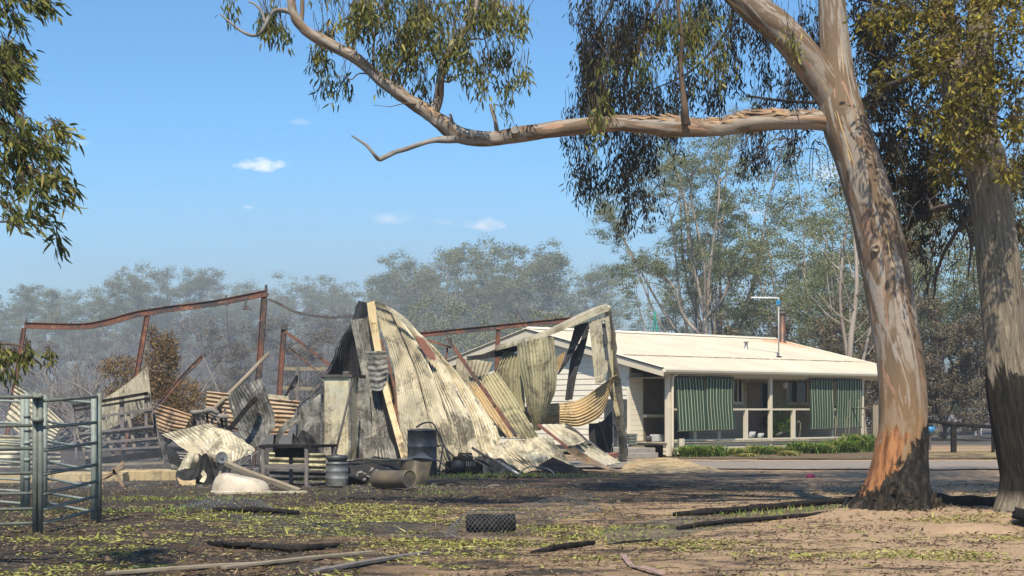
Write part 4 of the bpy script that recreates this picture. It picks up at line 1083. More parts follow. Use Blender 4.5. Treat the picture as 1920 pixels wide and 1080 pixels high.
foliage(t2, [(1650, 190, 34, 60, 70), (1690, 240, 45, 60, 90), (1750, 290, 50, 55, 100), (1680, 320, 46, 55, 90), (1735, 385, 50, 45, 80), (1690, 430, 36, 45, 50), (1795, 400, 36, 45, 50), (1655, 120, 30, 60, 60), (1625, 50, 26, 70, 60), (1720, 150, 60, 60, 80), (1700, 60, 60, 60, 60), (1905, 360, 25, 70, 40), (1910, 440, 18, 50, 24), (1780, 200, 60, 60, 70), (1820, 330, 40, 40, 40)],
        26.6, .9, M['leaf_dark'], nl=15, tw=.42, leafL=.115, leafW=.032, droop=.6, dens=.9)
foliage(t2, [(1125, 50, 52, 75, 110), (1105, 160, 42, 62, 100), (1190, 50, 60, 75, 100), (1180, 175, 58, 65, 110), (1105, 268, 38, 52, 64), (1145, 320, 42, 36, 40), (1185, 365, 32, 28, 26), (1195, 265, 48, 60, 70), (1250, 50, 50, 75, 70), (1250, 175, 50, 60, 56), (1315, 50, 50, 70, 44), (1330, 150, 46, 52, 34), (1390, 45, 50, 58, 34), (1400, 145, 56, 50, 34), (1450, 65, 40, 66, 34), (1485, 165, 46, 50, 50), (1512, 75, 28, 75, 40), (1425, 195, 46, 24, 22), (1500, 250, 26, 50, 9), (1425, 282, 22, 16, 14), (1400, 250, 14, 40, 6), (1540, 20, 30, 50, 20), (1225, 330, 20, 40, 12)],
        28.0, .8, M['leaf_dark'], nl=16, tw=.56, leafL=.125, leafW=.026, droop=.86, dens=.84)
# crown above the picture: it throws the broad shade on the ground
def roofcrown(parent, n, x0, x1, y0, y1, z0, z1, mat, cl=60, rc=1.1, name='upper_crown'):
    cc = np.stack([rng.uniform(x0, x1, cl), rng.uniform(y0, y1, cl), rng.uniform(z0, z1, cl)], 1)
    k = rng.integers(0, cl, n); C = cc[k] + rng.normal(size=(n, 3)) * rc * [.6, .6, .4]
    D = rng.normal(size=(n, 3)) * [.7, .7, .4] + [0, 0, -.8]
    o = link(name, leaf_mesh(name, C, D, rng.uniform(.12, .24, n), rng.uniform(.035, .06, n), rng.uniform(0, 1, n), mat, detail=1), parent); o['kind'] = 'stuff'
roofcrown(gum, 46000, -.6, 9.0, 23.4, 31.0, 10.2, 15, M['leaf_gum'], 120, 1.0)
roofcrown(gum, 11000, .3, 9.0, 20.9, 22.6, 12.6, 14, M['leaf_gum'], 40, .8)
roofcrown(gum, 7000, -4.5, 0, 24.0, 29.0, 12, 15, M['leaf_gum'], 16, .8)
roofcrown(t2, 26000, 6.5, 13, 23.0, 32, 10.0, 15, M['leaf_olive'], 46, 1.1)
# -------- tree hanging in from the left edge
t3 = empty('overhanging_tree', (-7.2, 13.5, 0), 'leafy gum branches hanging into the picture at the upper left edge', 'tree')
limb(t3, 'trunk', [(-640, 1180, 13.5, 60), (-630, 800, 13.5, 52), (-600, 300, 13.6, 44), (-560, -100, 13.8, 34)], M['bark_gum'], 20, 40)
for c in ([(-600, 330, 13.6, 24), (-350, 180, 13.7, 14), (-120, 140, 13.9, 9), (0, 190, 14, 4), (60, 240, 14, 2)], [(-600, 100, 13.7, 22), (-300, -20, 13.8, 12), (-80, -20, 13.9, 6), (60, 0, 14, 2)], [(-350, 180, 13.7, 10), (-150, 250, 13.8, 6), (0, 262, 13.9, 3), (60, 275, 14, 2), (120, 290, 14, 1)],
          [(-600, 600, 13.4, 14), (-300, 560, 13.2, 8), (-80, 640, 13, 4), (20, 645, 13, 1.6), (60, 655, 13, 1)], [(-150, 250, 13.8, 4), (-40, 400, 13.9, 2.5), (40, 415, 14, 1.6), (100, 430, 14, 1)]):
    limb(t3, 'branch', c, M['twig'], 8, 30, .1)
foliage(t3, [(5, 20, 42, 34, 60), (58, 0, 26, 16, 16), (8, 90, 30, 45, 60), (20, 150, 34, 34, 36), (10, 205, 28, 36, 50), (24, 255, 36, 40, 60), (66, 255, 26, 30, 36), (94, 268, 20, 32, 28), (30, 320, 44, 36, 50), (72, 325, 30, 30, 36), (100, 345, 16, 26, 16), (15, 375, 26, 22, 16), (60, 370, 26, 16, 12), (74, 415, 18, 14, 10), (104, 452, 12, 14, 7), (40, 140, 30, 20, 8), (10, 420, 10, 14, 4), (-60, 150, 50, 120, 60), (-70, 320, 50, 80, 40)],
        14.0, .35, M['leaf_gum'], nl=9, tw=.18, leafL=.125, leafW=.024, droop=.62, dens=.62, wind=.45, spread=.05, ext=.05)
foliage(t3, [(18, 650, 26, 16, 14), (60, 655, 28, 16, 14), (88, 672, 14, 12, 7), (8, 690, 10, 18, 7), (0, 650, 30, 20, 12)], 13.0, .2, M['leaf_gum'], nl=6, tw=.14, leafL=.10, leafW=.022, droop=.7, dens=.8, wind=.2, spread=.04, ext=.03)
# ================================================= FAR TREES
def far_tree(seed, H, spread=.34, nlimb=6, nleaf=11000, ll=.34, lw=.15, bare=.28, mat='leaf_far', low=0.0, lean=0.0, bark='bark_far', cr_=.075, tr=.017, sub=3):
    r = random.Random(seed); g = np.random.default_rng(seed)
    mb = MB(); tips = []
    top = Vector((lean * H * .3, 0, H * (bare + .12)))
    tp = spline([Vector((0, 0, -.3)), Vector((r.uniform(-.01, .01) * H, 0, H * .15)), Vector((lean * H * .15, r.uniform(-.02, .02) * H, H * bare)), top], 12)
    mb.tube(tp, [tr * H * (1 - .4 * i / 11) for i in range(12)], 7, False)
    for k in range(nlimb):
        a = 2 * math.pi * (k + r.uniform(-.3, .3)) / nlimb; f = r.uniform(.45, 1); s = tp[int(f * 11)]
        out = r.uniform(.35, 1) * spread * H; up = H * r.uniform(.78, 1.0) - s.z if k % 2 == 0 else H * r.uniform(.45, .8) - s.z
        if k == 0: out *= .25; up = H * .97 - s.z
        up = max(up, H * .1); e = s + Vector((math.cos(a) * out + lean * H * .4, math.sin(a) * out, up))
        m1 = s.lerp(e, .4) + Vector((math.cos(a) * out * .12, math.sin(a) * out * .12, -up * .03)) + Vector((r.uniform(-1, 1), r.uniform(-1, 1), 0)) * H * .02
        m2 = s.lerp(e, .75) + Vector((r.uniform(-1, 1), r.uniform(-1, 1), 0)) * H * .025
        lp_ = spline([s, m1, m2, e], 14); r0 = tr * H * .55
        mb.tube(lp_, [r0 * (1 - .85 * i / 13) for i in range(14)], 6, False)
        tips.append((e, 1.0))
        for j in range(sub + r.randint(0, 2)):
            q_ = lp_[r.randint(5, 12)]; b = a + r.uniform(-1.5, 1.5); o2 = H * r.uniform(.06, .16)
            e2 = q_ + Vector((math.cos(b) * o2, math.sin(b) * o2, H * r.uniform(-.0, .12)))
            mb.tube(spline([q_, q_.lerp(e2, .5) + Vector((0, 0, H * .012)), e2], 6), [r0 * .35 * (1 - .8 * i / 5) for i in range(6)], 4, False)
            tips.append((e2, r.uniform(.55, .95)))
            if r.random() < .5: tips.append((q_.lerp(e2, .4) + Vector((0, 0, H * .03)), .6))
    if low:
        for k in range(int(low * 10)):
            a = r.uniform(0, 6.28); o2 = H * r.uniform(.05, spread); tips.append((Vector((math.cos(a) * o2, math.sin(a) * o2, H * r.uniform(.12, .5))), r.uniform(.7, 1.1)))
    wts = np.array([t[1] ** 2 for t in tips]); cnt = g.multinomial(nleaf, wts / wts.sum())
    C = []; N = []; T = []
    for (c, w_), n in zip(tips, cnt):
        R_ = cr_ * H * w_; ct = r.uniform(-.16, .16)
        # a clump is a few unequal puffs
        m = 4 + r.randint(0, 3); pc = g.normal(size=(m, 3)) * R_ * [.62, .62, .5]; pr = R_ * g.uniform(.45, .8, m)
        k = g.integers(0, m, n); u = unit(g.normal(size=(n, 3))); u[:, 2] = np.where(u[:, 2] < -.2, u[:, 2] * .5, u[:, 2])
        rad = pr[k] * g.uniform(.35, 1.05, n)
        C.append(np.array(c)[None] + pc[k] + u * rad[:, None] * [1, 1, .8]); N.append(u); T.append(.48 + ct + g.normal(size=n) * .17 + .1 * u[:, 2])
    C = np.concatenate(C); N = np.concatenate(N); T = np.concatenate(T); n = len(C)
    D = unit(np.cross(N, g.normal(size=(n, 3)))) + [0, 0, -.35]
    crown = leaf_mesh('crown', C, D, ll * g.uniform(.5, 1.3, n), lw * g.uniform(.6, 1.3, n), T, M[mat], N + g.normal(size=(n, 3)) * .55, detail=1)
    tm = bpy.data.meshes.new('trunk'); tm.from_pydata(mb.v, [], mb.f); tm.polygons.foreach_set('use_smooth', np.ones(len(mb.f), bool)); tm.materials.append(M[bark])
    at = tm.attributes.new('tc', 'FLOAT_VECTOR', 'POINT'); at.data.foreach_set('vector', np.array(mb.t, dtype=np.float32).ravel())
    return tm, crown, float(np.percentile(C[:, 2], 99.7))
def put_tree(kind, px, d, H, label, H0, group=None, cat='tree', name='gum_tree', rot=None, sx=1.0, y=None):
    x = (px - HX) / F * d
    r = empty(name, (x, d, 0), label, cat, group, rnd.uniform(0, 6.28) if rot is None else rot); s = H / kind[2]; r.scale = (s * sx, s * sx, s)
    for nm, me in (('trunk', kind[0]), ('crown', kind[1])):
        o = bpy.data.objects.new(nm, me); COL.objects.link(o); o.parent = r
    return r
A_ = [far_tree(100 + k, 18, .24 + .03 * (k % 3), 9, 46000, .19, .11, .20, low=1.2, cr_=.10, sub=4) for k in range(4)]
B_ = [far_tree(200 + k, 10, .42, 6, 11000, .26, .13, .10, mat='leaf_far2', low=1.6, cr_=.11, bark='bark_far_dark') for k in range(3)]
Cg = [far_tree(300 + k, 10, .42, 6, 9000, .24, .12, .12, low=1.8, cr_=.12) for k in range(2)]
line = [(-20, 545, 215, 0, 'hazy gum of the far treeline at the left edge of the picture'), (45, 548, 225, 1, 'hazy gum over the left end of the rusty beam'), (118, 536, 210, 2, 'broad hazy gum left of the two pale-gapped tall crowns'), (185, 545, 222, 3, 'low hazy gum between the broad one and the first tall crown'),
        (250, 508, 190, 0, 'tall hazy gum, the first of two rising above the bent rusty beam'), (308, 502, 188, 1, 'narrow upright gum, the second of two rising above the bent beam'), (372, 510, 192, 2, 'rounded hazy gum over the middle of the bent rusty beam'), (430, 530, 205, 3, 'hazy gum just left of the peak of the rusty frame'),
        (478, 540, 215, 1, 'low hazy gum directly behind the peak of the rusty frame'), (530, 552, 220, 0, 'low hazy crown right of the peak of the rusty frame'), (588, 515, 195, 3, 'lone taller gum with tufted top above the sagging rail'), (650, 548, 205, 2, 'brownish hazy gum behind the black tin peak'),
        (712, 492, 185, 0, 'slim gum rising left of the large group over the shed'), (765, 484, 172, 1, 'gum at the left shoulder of the large group over the shed'), (838, 457, 165, 2, 'tallest broad gum above the tall bent sheets of the shed'), (905, 500, 160, 3, 'lower gum filling the dip between two tall crowns over the shed'),
        (958, 455, 165, 1, 'tall gum with a narrow top left of the wide crown over the red beam'), (1040, 457, 160, 0, 'tall gum above the red roof beam, right of the narrow topped one'), (1090, 500, 158, 2, 'spreading gum at the right end of the treeline, beside open sky')]
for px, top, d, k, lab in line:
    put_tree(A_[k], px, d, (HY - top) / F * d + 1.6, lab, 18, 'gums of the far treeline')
und = [(20, 630, 130, 0), (90, 640, 140, 1), (170, 620, 150, 2), (250, 615, 150, 0), (330, 600, 140, 1), (400, 590, 150, 2), (470, 600, 130, 0), (540, 590, 145, 1), (610, 580, 140, 2), (670, 585, 135, 0), (575, 620, 110, 1), (430, 640, 110, 2)]
labs = ['at the left edge behind the yard panels', 'behind the left rusty post', 'behind the tangle of grey branches, left part', 'behind the tangle of grey branches, right part', 'behind the second rusty post', 'behind the hanging wire', 'behind the tall rusty post', 'behind the short red brown post', 'left of the black tin peak', 'partly hidden by the black tin peak', 'behind the diagonal rusty brace', 'behind the leaning rusty beam']
for (px, top, d, k), lab in zip(und, labs):
    put_tree(B_[k], px, d, (HY - top) / F * d + 1.6, 'low smoke-browned bush tree ' + lab, 10, 'scorched low trees behind the shed', name='bush_tree')
for (px, top, d, k), lab in zip([(760, 575, 120, 0), (840, 560, 130, 1), (930, 575, 120, 0), (1020, 580, 105, 1), (1090, 590, 110, 0), (1150, 608, 190, 1)], ['left of the shed peak sheets', 'over the bent sheets', 'behind the start of the red beam', 'bright green over the red beam', 'beneath the beige ridge capping', 'distant and small in the gap left of the tall gums']):
    put_tree(Cg[k], px, d, (HY - top) / F * d + 1.6, 'low green gum regrowth ' + lab, 10, 'green undergrowth behind the shed', name='bush_tree')
# tall open gums behind the house
T_ = [far_tree(401, 22, .30, 6, 26000, .16, .08, .20, cr_=.062, tr=.013, sub=5, lean=-.35), far_tree(402, 22, .20, 6, 25000, .16, .08, .34, cr_=.060, tr=.014, sub=5), far_tree(403, 22, .26, 7, 30000, .16, .08, .18, cr_=.066, tr=.012, sub=5, lean=.1), far_tree(404, 17, .34, 9, 46000, .16, .08, .16, cr_=.085, tr=.012, sub=5, low=1.6)]
for (px, top, d, k, H0, sx, rot, lab) in ((1335, 300, 96, 0, 22, .8, .1, 'open gum with slanting stems leaning left behind the house roof'), (1322, 215, 92, 1, 22, 1.0, 0, 'tall straight pale-trunked gum standing behind the middle of the roof'), (1345, 170, 98, 2, 22, .8, 1.0, 'tall forked gum with salmon streaked trunk just right of the straight one'),
        (1255, 480, 105, 3, 17, .9, 2.0, 'bushy gum low behind the left end of the roof'), (1400, 560, 120, 3, 17, 1, .4, 'bushy low gum behind the television aerial'), (1500, 330, 95, 3, 17, 1.0, 1.2, 'dense gum with airy top right of the chimney flue'), (1575, 400, 84, 3, 17, 1.0, 3.0, 'dense gum behind the right end of the roof'),
        (1655, 340, 100, 2, 22, 1.0, 4.0, 'tall gum behind the leaning trunk'), (1730, 360, 96, 3, 17, 1.1, 5.0, 'dense dusky gum seen between the two big trunks, left one'), (1810, 330, 100, 3, 17, 1.1, .9, 'dense dusky gum seen between the two big trunks, right one'), (1890, 300, 92, 0, 22, 1.0, 2.0, 'gum partly hidden behind the furrowed tree')):
    put_tree(T_[k], px, d, (HY - top) / F * d + 1.6, lab, H0, 'gums behind the house', rot=rot, sx=sx)
for (px, top, d, k, lab) in ((1450, 590, 80, 0, 'singed brown tree behind the flue'), (1540, 600, 78, 1, 'singed tree behind the right half of the roof'), (1610, 560, 82, 2, 'singed tree behind the roof corner'), (1700, 580, 84, 0, 'dark scorched tree right of the leaning trunk'), (1770, 560, 80, 1, 'dark scorched tree over the wire fence'), (1835, 590, 78, 2, 'dark scorched tree beside the burnt black trunk'), (1905, 560, 84, 1, 'dark scorched tree behind the burnt black trunk'), (1660, 660, 70, 2, 'small scorched tree behind the gate post')):
    put_tree(B_[k], px, d, (HY - top) / F * d + 1.6, 'low ' + lab, 10, 'scorched trees behind the house', name='bush_tree')
# pale single trunks
for (px, d, H, r_, lab) in ((1600, 66, 12, .17, 'pale slim trunk right behind the roof corner'), (1583, 68, 11, .13, 'pale forked slim trunk left of the roof corner'), (1625, 70, 10, .11, 'thin pale trunk beside the leaning gum'), (1700, 74, 11, .10, 'thin pale trunk between the two big trees')):
    x = (px - HX) / F * d; r = empty('slim_gum', (x, d, 0), lab, 'tree', 'pale slim trunks behind the house')
    mb = MB(); s_ = rnd.uniform(-.3, .3); pp = spline([(0, 0, -.2), (s_, 0, H * .3), (-s_, .1, H * .6), (s_ * 2, 0, H)], 20); mb.tube(pp, [r_ * (1 - .75 * i / 19) for i in range(20)], 8)
    for k in range(7):
        q_ = pp[8 + k]; a = rnd.uniform(0, 6.28); e = q_ + Vector((math.cos(a) * 1.4, math.sin(a), 1.3)); mb.tube(spline([q_, q_.lerp(e, .5) + Vector((0, 0, -.15)), e], 7), [r_ * .3 * (1 - .8 * i / 6) for i in range(7)], 5)
    mb.build('trunk', M['bark_far'], r, world_coords=False)
    n = 1500; C = np.array([(pp[-1] + Vector((0, 0, 0)))[:]]) + rng.normal(size=(n, 3)) * [.9, .9, 1.2] + [0, 0, .3]
    o = bpy.data.objects.new('crown', leaf_mesh('crown', C, rng.normal(size=(n, 3)) + [0, 0, -.6], rng.uniform(.08, .2, n), rng.uniform(.03, .07, n), rng.uniform(0, 1, n), M['leaf_far'], detail=1)); COL.objects.link(o); o.parent = r
# -------- grey brush pile and the brown shrub behind the yard
bp = empty('brush_pile', G(200, 842) , 'tangled heap of bare ash-grey branches behind the collapsed yard', 'brushwood')
mb = MB()
for k in range(480):
    x = rnd.gauss(185, 80); x = min(390, max(30, x)); d_ = rnd.uniform(60, 66); a = P(x, 0, d_); a.z = rnd.uniform(0, .6)
    ang = rnd.gauss(.35, .9); l_ = rnd.uniform(1.5, 3.9) * (1.15 if 120 < x < 330 else .75); e = a + Vector((math.sin(ang) * l_, rnd.uniform(-.8, .8), abs(math.cos(ang)) * l_ * .82)); m = a.lerp(e, .55) + Vector((rnd.uniform(-.25, .25), 0, rnd.uniform(0, .4)))
    pp = spline([a, m, e], 8); r0 = rnd.choice((.02, .025, .035, .045, .06))
    mb.tube(pp, [r0 * (1 - .8 * i / 7) + .003 for i in range(8)], 4)
    for j in range(5):
        q_ = pp[rnd.randint(3, 7)]; b = ang + rnd.uniform(-.8, .8); e2 = q_ + Vector((math.sin(b), rnd.uniform(-.4, .4), math.cos(b) * .8)) * rnd.uniform(.3, .9); mb.tube([q_, q_.lerp(e2, .5) + Vector((.03, 0, .03)), e2], [.007, .006, .003], 3)
o = mb.build('branches', M['twig_grey'], bp); o['kind'] = 'stuff'
mb = MB(); mb.tube(spline([G(110, 842) * 1.0 + Vector((0, 0, .2)), P(200, 745, 62), P(300, 700, 62.5)], 12), [.12 - .008 * i for i in range(12)], 8, rough=.2); mb.build('log', M['twig_grey'], bp)
def bush(name, pxs, d, n, ll, lw, mat, label, cat='shrub', group=None):
    r = empty(name, (P(pxs[0][0], 0, d).x, d, 0), label, cat, group); C = []; Nn = []
    for (px, py, rx, ry) in pxs:
        k = int(n * rx * ry / sum(a[2] * a[3] for a in pxs)); u = unit(rng.normal(size=(k, 3))); c = np.array(P(px, py, d)); s = d / F
        C.append(c + u * (rng.uniform(.4, 1.08, k)[:, None]) * [rx * s, rx * s * .8, ry * s]); Nn.append(u)
    C = np.concatenate(C); Nn = np.concatenate(Nn); C[:, 2] = np.maximum(C[:, 2], .02); m = len(C)
    o = link('foliage', leaf_mesh('foliage', C, Nn * .6 + rng.normal(size=(m, 3)) * .6 + [.3, 0, .25], rng.uniform(.5, 1.3, m) * ll, rng.uniform(.6, 1.3, m) * lw, .45 + rng.normal(size=m) * .22, M[mat], detail=1), r); o['kind'] = 'stuff'
    mb = MB()
    for (px, py, rx, ry) in pxs[:6]:
        a = P(pxs[0][0] + rnd.uniform(-10, 10), 0, d); a.z = 0; e = P(px, py, d); mb.tube(spline([a, a.lerp(e, .5) + Vector((.1, 0, .2)), e], 8), [.05 * (1 - .7 * i / 7) for i in range(8)], 6)
    mb.build('stem', M['bark_far_dark'], r); return r
bush('shrub', [(300, 690, 32, 60), (315, 660, 20, 36), (285, 630, 10, 22), (280, 740, 50, 45), (250, 750, 55, 40), (345, 745, 40, 35), (300, 780, 80, 30), (225, 690, 40, 20)], 60, 15000, .17, .04, 'leaf_burnt', 'rusty brown scorched shrub standing behind the second rusty post')
# plants along the verandah
def strap_plant(px, py, rad, hgt, n, label, dry=.1, stalks=0):
    c = G(px, py); r = empty('agapanthus', c, label, 'plant', 'strappy plants along the verandah'); V = []; Fq = []; T = []
    for k in range(n):
        a = rnd.uniform(0, 6.283); o0 = Vector((rnd.gauss(0, rad * .35), rnd.gauss(0, rad * .25), 0)); reach = rnd.uniform(.35, 1) * rad; h = hgt * rnd.uniform(.55, 1.05); w_ = rnd.uniform(.012, .024)
        dr = Vector((math.cos(a), math.sin(a), 0)); s = Vector((-dr.y, dr.x, 0)); tn = min(1, max(0, rnd.gauss(.45, .2))) if rnd.random() > dry else rnd.uniform(.85, 1)
        b = len(V)
        for j in range(5):
            f = j / 4; p = o0 + dr * reach * f ** 1.3 + Vector((0, 0, h * (1.75 * f - .95 * f * f * (1 + .35 * (reach / rad))))); ww = w_ * (1 - f ** 2.5 * .9); p.z = max(p.z, .01)
            V += [p - s * ww, p + s * ww]; T += [tn, tn]
        for j in range(4): Fq.append((b + 2 * j, b + 2 * j + 1, b + 2 * j + 3, b + 2 * j + 2))
    me = mesh_np('leaves', V, [np.array(Fq)], {'tone': T}); me.materials.append(M['strap']); o = bpy.data.objects.new('leaves', me); COL.objects.link(o); o.parent = r; o['kind'] = 'stuff'
    if stalks:
        mb = MB()
        for k in range(stalks):
            x = rnd.gauss(0, rad * .5); h = hgt * rnd.uniform(1.2, 1.9); mb.tube([(x, 0, 0), (x + rnd.uniform(-.05, .1), 0, h)], .007, 5)
            for j in range(9): mb.tube([(x + .03, 0, h), (x + .03 + rnd.uniform(-.09, .09), rnd.uniform(-.06, .06), h + rnd.uniform(-.03, .08))], .006, 4)
        mb.build('seed_heads', M['timber'], r, world_coords=False)
    return r
for (px, py, rad, hgt, n, lab, dry, stk) in ((1298, 857, .50, .52, 420, 'bright green strappy clump nearest the downpipe', .12, 0), (1335, 856, .48, .50, 380, 'bright green strappy clump under the second blind', .12, 0), (1380, 853, .40, .38, 280, 'low thin yellowing clump left of the middle of the bed', .5, 0), (1418, 850, .42, .46, 300, 'green clump below the brown door', .15, 0), (1452, 850, .42, .44, 280, 'green clump in front of the tall middle post', .25, 0),
        (1500, 850, .52, .58, 420, 'taller dark green clump in front of the short baluster', .12, 1), (1540, 852, .50, .5, 380, 'green clump with yellow edges beneath the third blind', .25, 0), (1575, 850, .55, .62, 460, 'lush clump under the gap of the last two blinds', .15, 3), (1608, 848, .60, .85, 480, 'tallest lush clump at the far end of the bed', .12, 5), (1478, 856, .35, .26, 200, 'dry straw coloured low clump at the front of the bed', .8, 0), (1400, 858, .35, .2, 200, 'dry flattened clump at the front edge of the bed', .85, 0)):
    py = max(py + 1, HY + 4800 / ((HC + HB * hx(px, -.55) + HA * -.55).y) ) ; hgt *= 1.18; rad *= 1.1; n = int(n * 1.25)
    strap_plant(px, py, rad, hgt, n, lab, dry, stk)
p = HC + HB * hx(1462, 1.0) + HA * 1.0
r = empty('pot_plant', p + Vector((0, 0, .5)), 'dim leafy pot plant in the verandah shade behind the middle rail', 'plant')
n = 500; u = rng.normal(size=(n, 3)) * [.22, .2, .26] + [0, 0, .55]
link('leaves', leaf_mesh('leaves', u + np.array(r.location), rng.normal(size=(n, 3)) + [0, 0, .3], rng.uniform(.1, .2, n), rng.uniform(.03, .06, n), rng.uniform(0, .6, n), M['strap'], detail=1), r)
MB().lathe([(0, 0), (.14, 0), (.19, .28), (.17, .28), (0, .24)], 16).build('pot', M['dark_stuff'], r, world_coords=False)
# ================================================= LITTER
def litter(name, n, region, mat, L0, W0, thr, kind='stuff', seed=0, bands=()):
    x0, x1, y0, y1 = region; C = []
    while len(C) < n:
        y = rnd.uniform(y0, y1); hw_ = y * .36 + 2.5; x = rnd.uniform(max(x0, -hw_), min(x1, hw_))
        v_ = noise.noise(Vector((x * .55, y * .9, seed))) + .8 * noise.noise(Vector((x * 2.1, y * 2.6, seed + 5))) + rnd.uniform(-.25, .25)
        for (bx, by, rx, ry, s) in bands: v_ += s * math.exp(-((x - bx) / rx) ** 2 - ((y - by) / ry) ** 2)
        if v_ > thr: C.append((x, y, gh(x, y) + .008 + rnd.random() * .012))
    C = np.array(C); D = rng.normal(size=(n, 3)) * [1, 1, .16]
    me = leaf_mesh(name, C, D, (.35 + rng.gamma(2.2, .28, n)) * L0, rng.uniform(.6, 1.3, n) * W0, rng.normal(size=n) * .22 + .5, mat, np.tile([0., 0., 1.], (n, 1)) + rng.normal(size=(n, 3)) * .3, detail=2)
    o = link(name, me); tag(o, kind=kind); return o
bd = [(-2.2, 24.5, 2.6, 2.5, 1.2), (.9, 18.9, 2.2, .6, 1.1), (-3, 20, 2.5, 1.2, .5), (-3.5, 16.5, 3, 1.2, .2), (.2, 21, 1, .7, .7), (4, 17.5, 3, .8, .3), (2.2, 21.5, 2.2, .5, .7), (6, 22, 1.5, 1, .3), (2.5, 27, 6, 5, -.5)]
litter('fallen_leaves', 21000, (-14, 15, 15, 27), M['leaf_litter'], .066, .021, .52, seed=2, bands=bd)
litter('fallen_leaves', 7500, (-14, 16, 15, 34), M['leaf_litter'], .06, .018, .1, seed=8)
litter('dry_straw', 20000, (-14, 16, 15, 32), simple('straw_flecks', (.42, .32, .19), (.26, .18, .10), 9, .9, .1, 0, 0), .06, .009, .05, seed=21)
litter('burnt_leaf_litter', 30000, (-14, 16, 15, 34), simple('blackened_litter', (.02, .017, .014), (.10, .065, .04), 9, .9, .1, 0, 0), .07, .02, .0, seed=12)
# stones, clods, sticks
mb = MB()
for k in range(1500):
    y = rnd.uniform(15, 40); x = rnd.uniform(-.36, .38) * y; s = rnd.uniform(.008, .03) * (1 + (rnd.random() < .04) * 1.5)
    vs = [Vector((math.cos(a) * s * rnd.uniform(.7, 1.2), math.sin(a) * s * rnd.uniform(.7, 1.2), 0)) for a in (0, 1.05, 2.1, 3.1, 4.2, 5.2)] + [Vector((0, 0, s * .8))]
    b = Vector((x, y, gh(x, y) - .003)); mb.add([v_ + b for v_ in vs], [(i, (i + 1) % 6, 6) for i in range(6)])
o = mb.build('clods', simple('clods', (.20, .14, .09), (.05, .04, .035), 6, .95, .1)); tag(o, kind='stuff')
mb = MB()
for k in range(420):
    y = rnd.uniform(15, 36); x = rnd.uniform(-.36, .38) * y; a = rnd.uniform(-1, 1) * .6 + (math.pi if rnd.random() < .5 else 0); l_ = rnd.uniform(.08, .5); z = gh(x, y) + .01
    pp = spline([Vector((x, y, z)), Vector((x + math.cos(a) * l_ * .5, y + math.sin(a) * l_ * .5 + .02, z + .012)), Vector((x + math.cos(a) * l_, y + math.sin(a) * l_, z))], 5); mb.tube(pp, [.006, .006, .005, .004, .003], 4)
o = mb.build('fallen_twigs', M['twig']); tag(o, kind='stuff')
# grass tufts by the debris and edge of the yard
def tufts(name, spots, mat='strap'):
    C = []; D = []; L = []
    for (px, py, rx, n, h) in spots:
        c = G(px, py)
        for k in range(n):
            x = c.x + rnd.gauss(0, rx); y = c.y + rnd.gauss(0, .25); C.append((x, y, gh(x, y))); D.append((rnd.gauss(0, .5), rnd.gauss(0, .4), 1)); L.append(h * rnd.uniform(.4, 1.2))
    n = len(C); me = leaf_mesh(name, np.array(C), np.array(D), np.array(L), np.full(n, .012), rng.normal(size=n) * .2 + .7, M[mat]); o = link(name, me); tag(o, kind='stuff')
tufts('grass_tufts', [(850, 895, .8, 260, .11), (930, 893, .9, 300, .12), (1040, 893, .9, 260, .11), (760, 912, .5, 120, .09), (620, 905, .5, 80, .08), (1380, 862, 1.5, 200, .10), (1540, 862, 2.0, 300, .10), (1780, 862, 2.0, 400, .08), (520, 925, .8, 160, .07), (300, 940, 1.2, 500, .08), (240, 960, 1.2, 400, .08), (820, 925, .3, 60, .08), (1440, 968, .5, 160, .10), (1500, 962, .5, 140, .1), (1120, 1000, .8, 200, .05)])
# ================================================= THE BURNT SHED
SG = 'bent iron sheets of the collapsed shed'
def W_(rows, d):
    """rows of (px,py[,dd]) picture points at distance d + dd"""
    return [[P(c[0], c[1], d + (c[2] if len(c) > 2 else 0)) for c in row] for row in rows]
def tinsheet(label, rows, d, mat, waves, cat='iron sheet', group=SG, name='iron_sheet', ground=True, parent=None, **k):
    o = sheet(name, W_(rows, d), M[mat], parent, waves, **k)
    if parent is None: tag(o, label, cat, group)
    elif label: o['label'] = label
    return o
def beam(parent, name, pts, d, h, w, mat='steel', n=24, kind='i', up=(0, 0, 1), label=None):
    mb = MB(); ps = spline([P(p[0], p[1], d + (p[2] if len(p) > 2 else 0)) for p in pts], n if len(pts) > 2 else 2)
    if kind == 'i': mb.ibeam(ps, h, w, .02, up)
    elif kind == 'box': mb.ribbon(ps, w, h, up)
    else: mb.tube(ps, w / 2, 8)
    o = mb.build(name, M[mat], parent)
    if label: o['label'] = label
    return o
# ---- left portal frame
D = 46.0
fr = empty('shed_frame', (P(490, 0, D).x, D, 0), 'long rusty red frame with a wavy beam on three posts, left of the shed', 'steel frame')
beam(fr, 'beam', [(46, 610), (100, 611.5), (150, 612), (178, 609), (212, 601), (237, 594), (262, 588), (285, 584.5), (312, 580), (362, 574), (400, 569), (425, 564.5), (462, 557), (502, 549)], D, .165, .09, n=60, label='long wavy roof beam')
beam(fr, 'sagging_rail', [(503, 561), (524, 570), (544, 581), (562, 587), (591, 592.5), (620, 595.5), (647, 594), (673, 592.5), (690, 597)], D, .075, .06, 'steel_dark', 36, 'box')
def vpost(parent, a, b, d, w, mat='steel', name='post'):
    p0, p1 = P(a[0], a[1], d), P(b[0], b[1], d)
    if b[1] > 690: 
        g = p0 + (p1 - p0) * ((p0.z + .1) / max(.01, p0.z - p1.z)); p1 = g
    mb = MB(); mb.ibeam([p0, p1], w, w * .8, .018, (1, 0, .01)); return mb.build(name, M[mat], parent)
